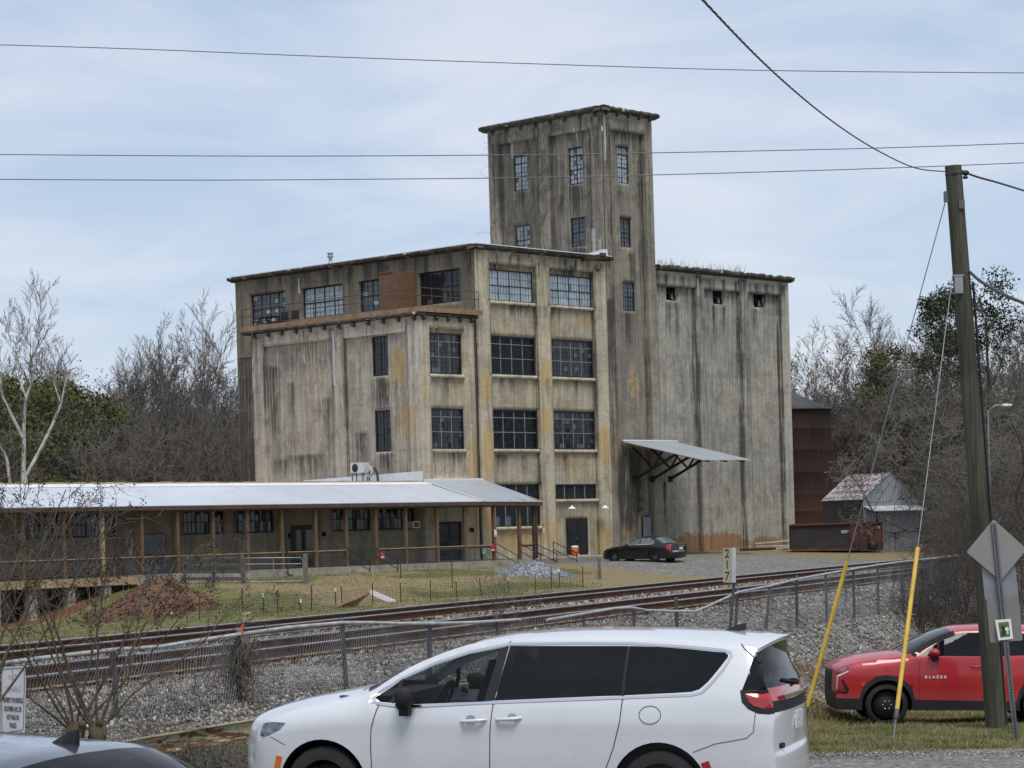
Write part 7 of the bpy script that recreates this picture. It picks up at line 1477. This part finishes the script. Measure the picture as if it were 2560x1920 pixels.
# railway property notice at the left
ns = thing('railway_notice', 'tall white railway property notice with black lettering at the left frame edge', 'sign', (-4.9, 23.3, gz(-4.9, 23.3)))
ln_ = lambda x, y, dy=0: atY(x, y, 23.3+dy)-Vector(ns.location)
C = [(1, 1670), (62, 1664), (65, 1700), (62, 1831), (1, 1836), (3, 1700)]
pts = [ln_(*q) for q in C]; b = MB(); n = 6; b.add(pts+[p+Vector((0, .004, 0)) for p in pts], [tuple(range(n-1, -1, -1))]+[(i, (i+1) % n, n+(i+1) % n, n+i) for i in range(n)]); b.build('board', simple('notice_white', (.66, .68, .70, 1), .5, var=.05, sc=6), ns)
b = MB(); rr = [(5, 1676), (10, 1672.5), (54, 1669.5), (60, 1674), (61, 1700), (58.5, 1820), (54, 1826), (10, 1831), (5, 1827), (4, 1700), (5, 1676)]; b.tube([ln_(x, y, -.004) for x, y in rr], .0026, 4); b.build('border', M['gap'], ns)
b = MB(); b.tube([ln_(31, 1674, .02), Vector((-.02+ln_(31, 1750).x, .03, -.3))], .022, 6); b.build('post', M['post_grey'], ns)
def stext(s, x, y, size, mat, xs, bold=.0): p = ln_(x, y, -.006); return text('lettering', s, size, mat, Matrix.Translation(p) @ Matrix.Rotation(R(1.2), 4, 'Y') @ UPX, ns, .001, xs=xs, font_bold=bold)
M['ink'] = simple('ink', (.05, .05, .06, 1), .7); M['ink_faded'] = simple('ink_faded', (.60, .50, .52, 1), .6)
for s, y, wpx in (('PROPERTY OF NORFOLK', 1751, 51), ('SOUTHERN, INC. DO', 1773, 43), ('NOT WALK ON', 1793.5, 30), ('TRACKS', 1814, 17)):
    o = stext(s, 32.5, y, .068, M['ink'], 1.0, .0012); wd = (max(v.co.x for v in o.data.vertices)-min(v.co.x for v in o.data.vertices)); k = wpx*23.3/FPX/wd; c = sum((v.co.x for v in o.data.vertices))/len(o.data.vertices); px_ = ln_(32.5, y).x
    for v in o.data.vertices: v.co.x = px_+(v.co.x-px_)*k
for s, y, wpx in (('NO', 1692, 20), ('TRESPASSING', 1722, 40)):
    o = stext(s, 32, y, .075, M['ink_faded'], 1.0); wd = (max(v.co.x for v in o.data.vertices)-min(v.co.x for v in o.data.vertices)); k = wpx*23.3/FPX/wd; px_ = ln_(32, y).x
    for v in o.data.vertices: v.co.x = px_+(v.co.x-px_)*k
# rusty steel channel lying along the verge
m = NT('beam_paint'); v = m.coord((.6, 1, 3.5)); n = m.noise(v, 2.4, 7, .75, .6); m.col(m.ramp(n, (.44, (.12, .058, .028, 1)), (.475, (.17, .085, .04, 1)), (.50, (.40, .36, .22, 1)), (.7, (.52, .48, .33, 1)))).par(.75, .1, .3); M['beam'] = m.m
bm_ = thing('steel_beam', 'rusty steel channel beam with flaking cream paint lying behind the cars', 'beam')
A_, B_ = atY(292, 1878, 23.0), atY(700, 1808, 24.2); Dv = (B_-A_); B_ = A_+Dv*2.35; Dv = (B_-A_).normalized(); nv = Vector((Dv.y, -Dv.x, 0)).normalized(); hv_ = Vector((0, 0, 1))
prof = [(.045, .095), (.045, .08), (.0, .07), (-.0, -.07), (.05, -.08), (.05, -.095), (-.02, -.09), (-.02, .09)]; b = MB(); n = 24
for i in range(n+1):
    c = A_.lerp(B_, i/n); b.v += [tuple(c+nv*a_+hv_*(z_+random.gauss(0, .0015))) for a_, z_ in prof]
for i in range(n):
    for j in range(8): b.f.append((i*8+j, i*8+(j+1) % 8, (i+1)*8+(j+1) % 8, (i+1)*8+j)); b.m.append(0); b.sm.append(False)
b.build('channel', M['beam'], bm_); b = MB(); b.quad(A_+nv*.05+hv_*.09, A_+nv*.05-hv_*.09, A_-nv*.02-hv_*.09, A_-nv*.02+hv_*.09); b.bar(A_-Dv*.02+nv*.02-hv_*.1, A_-Dv*.02+nv*.02+hv_*.09, .05, .03); b.build('end_plate', M['beam'], bm_)
b = MB(); b.bar(A_+hv_*.09-Dv*.35+nv*.0, A_+hv_*.095, .06, .012); b.build('tongue', M['beam'], bm_)
for f in (.12, .45, .8): c = A_.lerp(B_, f)-nv*.05; b = MB(); b.bar((c.x, c.y, gz(c.x, c.y)-.3), (c.x, c.y, c.z-.09), .1, .1); b.build('beam_post', M['wood_grey'], bm_)
# lamp on a thin mast at the right
sl = thing('street_lamp', 'small white lamp head on a thin grey mast among the trees at the right', 'street lamp', (px2x(2478, 143), 143, gz(px2x(2478, 143), 143)))
q = atY(2480, 1018, 143)-Vector(sl.location); b = MB(); b.tube([Vector((0, 0, 0)), Vector((0, 0, q.z-.2)), q+Vector((.2, 0, .1)), q+Vector((.5, 0, .1))], .045, 6); b.build('mast', M['galv'], sl); b = MB(); ell(b, q+Vector((.85, 0, .08)), (.38, .14, .11), 12, 6); b.build('lamp_head', M['white_paint'], sl)
# weeds on the bin roof
sp = []
for _ in range(160): s = random.uniform(17, 26); p = bw(s, -.2+random.random()*.4, 19.45); d = Vector((random.gauss(0, .15), random.gauss(0, .15), random.uniform(.15, .65))); sp.append((*p, *(p+d), .008, .003))
tag(segmesh('roof_weeds', sp, M['twig'], None, 3), kind='stuff')
# bare creeper on the tower's left face
S = []; rg = random.Random(77)
for k in range(16):
    p = [rg.uniform(5.2, 9.8), 19.4+rg.random()*3]; a = rg.gauss(1.6, .5)
    for i in range(18):
        q = [p[0]+.45*math.cos(a), p[1]+.45*math.sin(a)]
        if not (.3 < q[0] < 9.8 and q[1] < 28.4): break
        S.append((11.70, p[0], p[1], 11.70, q[0], q[1], .018*(1-i/26), .018*(1-(i+1)/26))); p = q; a += rg.gauss(0, .28)
        if rg.random() < .5:
            a2 = a+rg.choice((-1, 1))*rg.uniform(.5, 1.1); u = p[:]
            for j in range(5): w_ = [u[0]+.3*math.cos(a2), u[1]+.3*math.sin(a2)]; S.append((11.69, u[0], u[1], 11.69, w_[0], w_[1], .010, .007)); u = w_; a2 += rg.gauss(0, .3)
cv_ = thing('bare_creeper', 'leafless creeper clinging to the left face of the tower', 'creeper', BA, BRZ); segmesh('stems', S, M['twig'], cv_, 3)
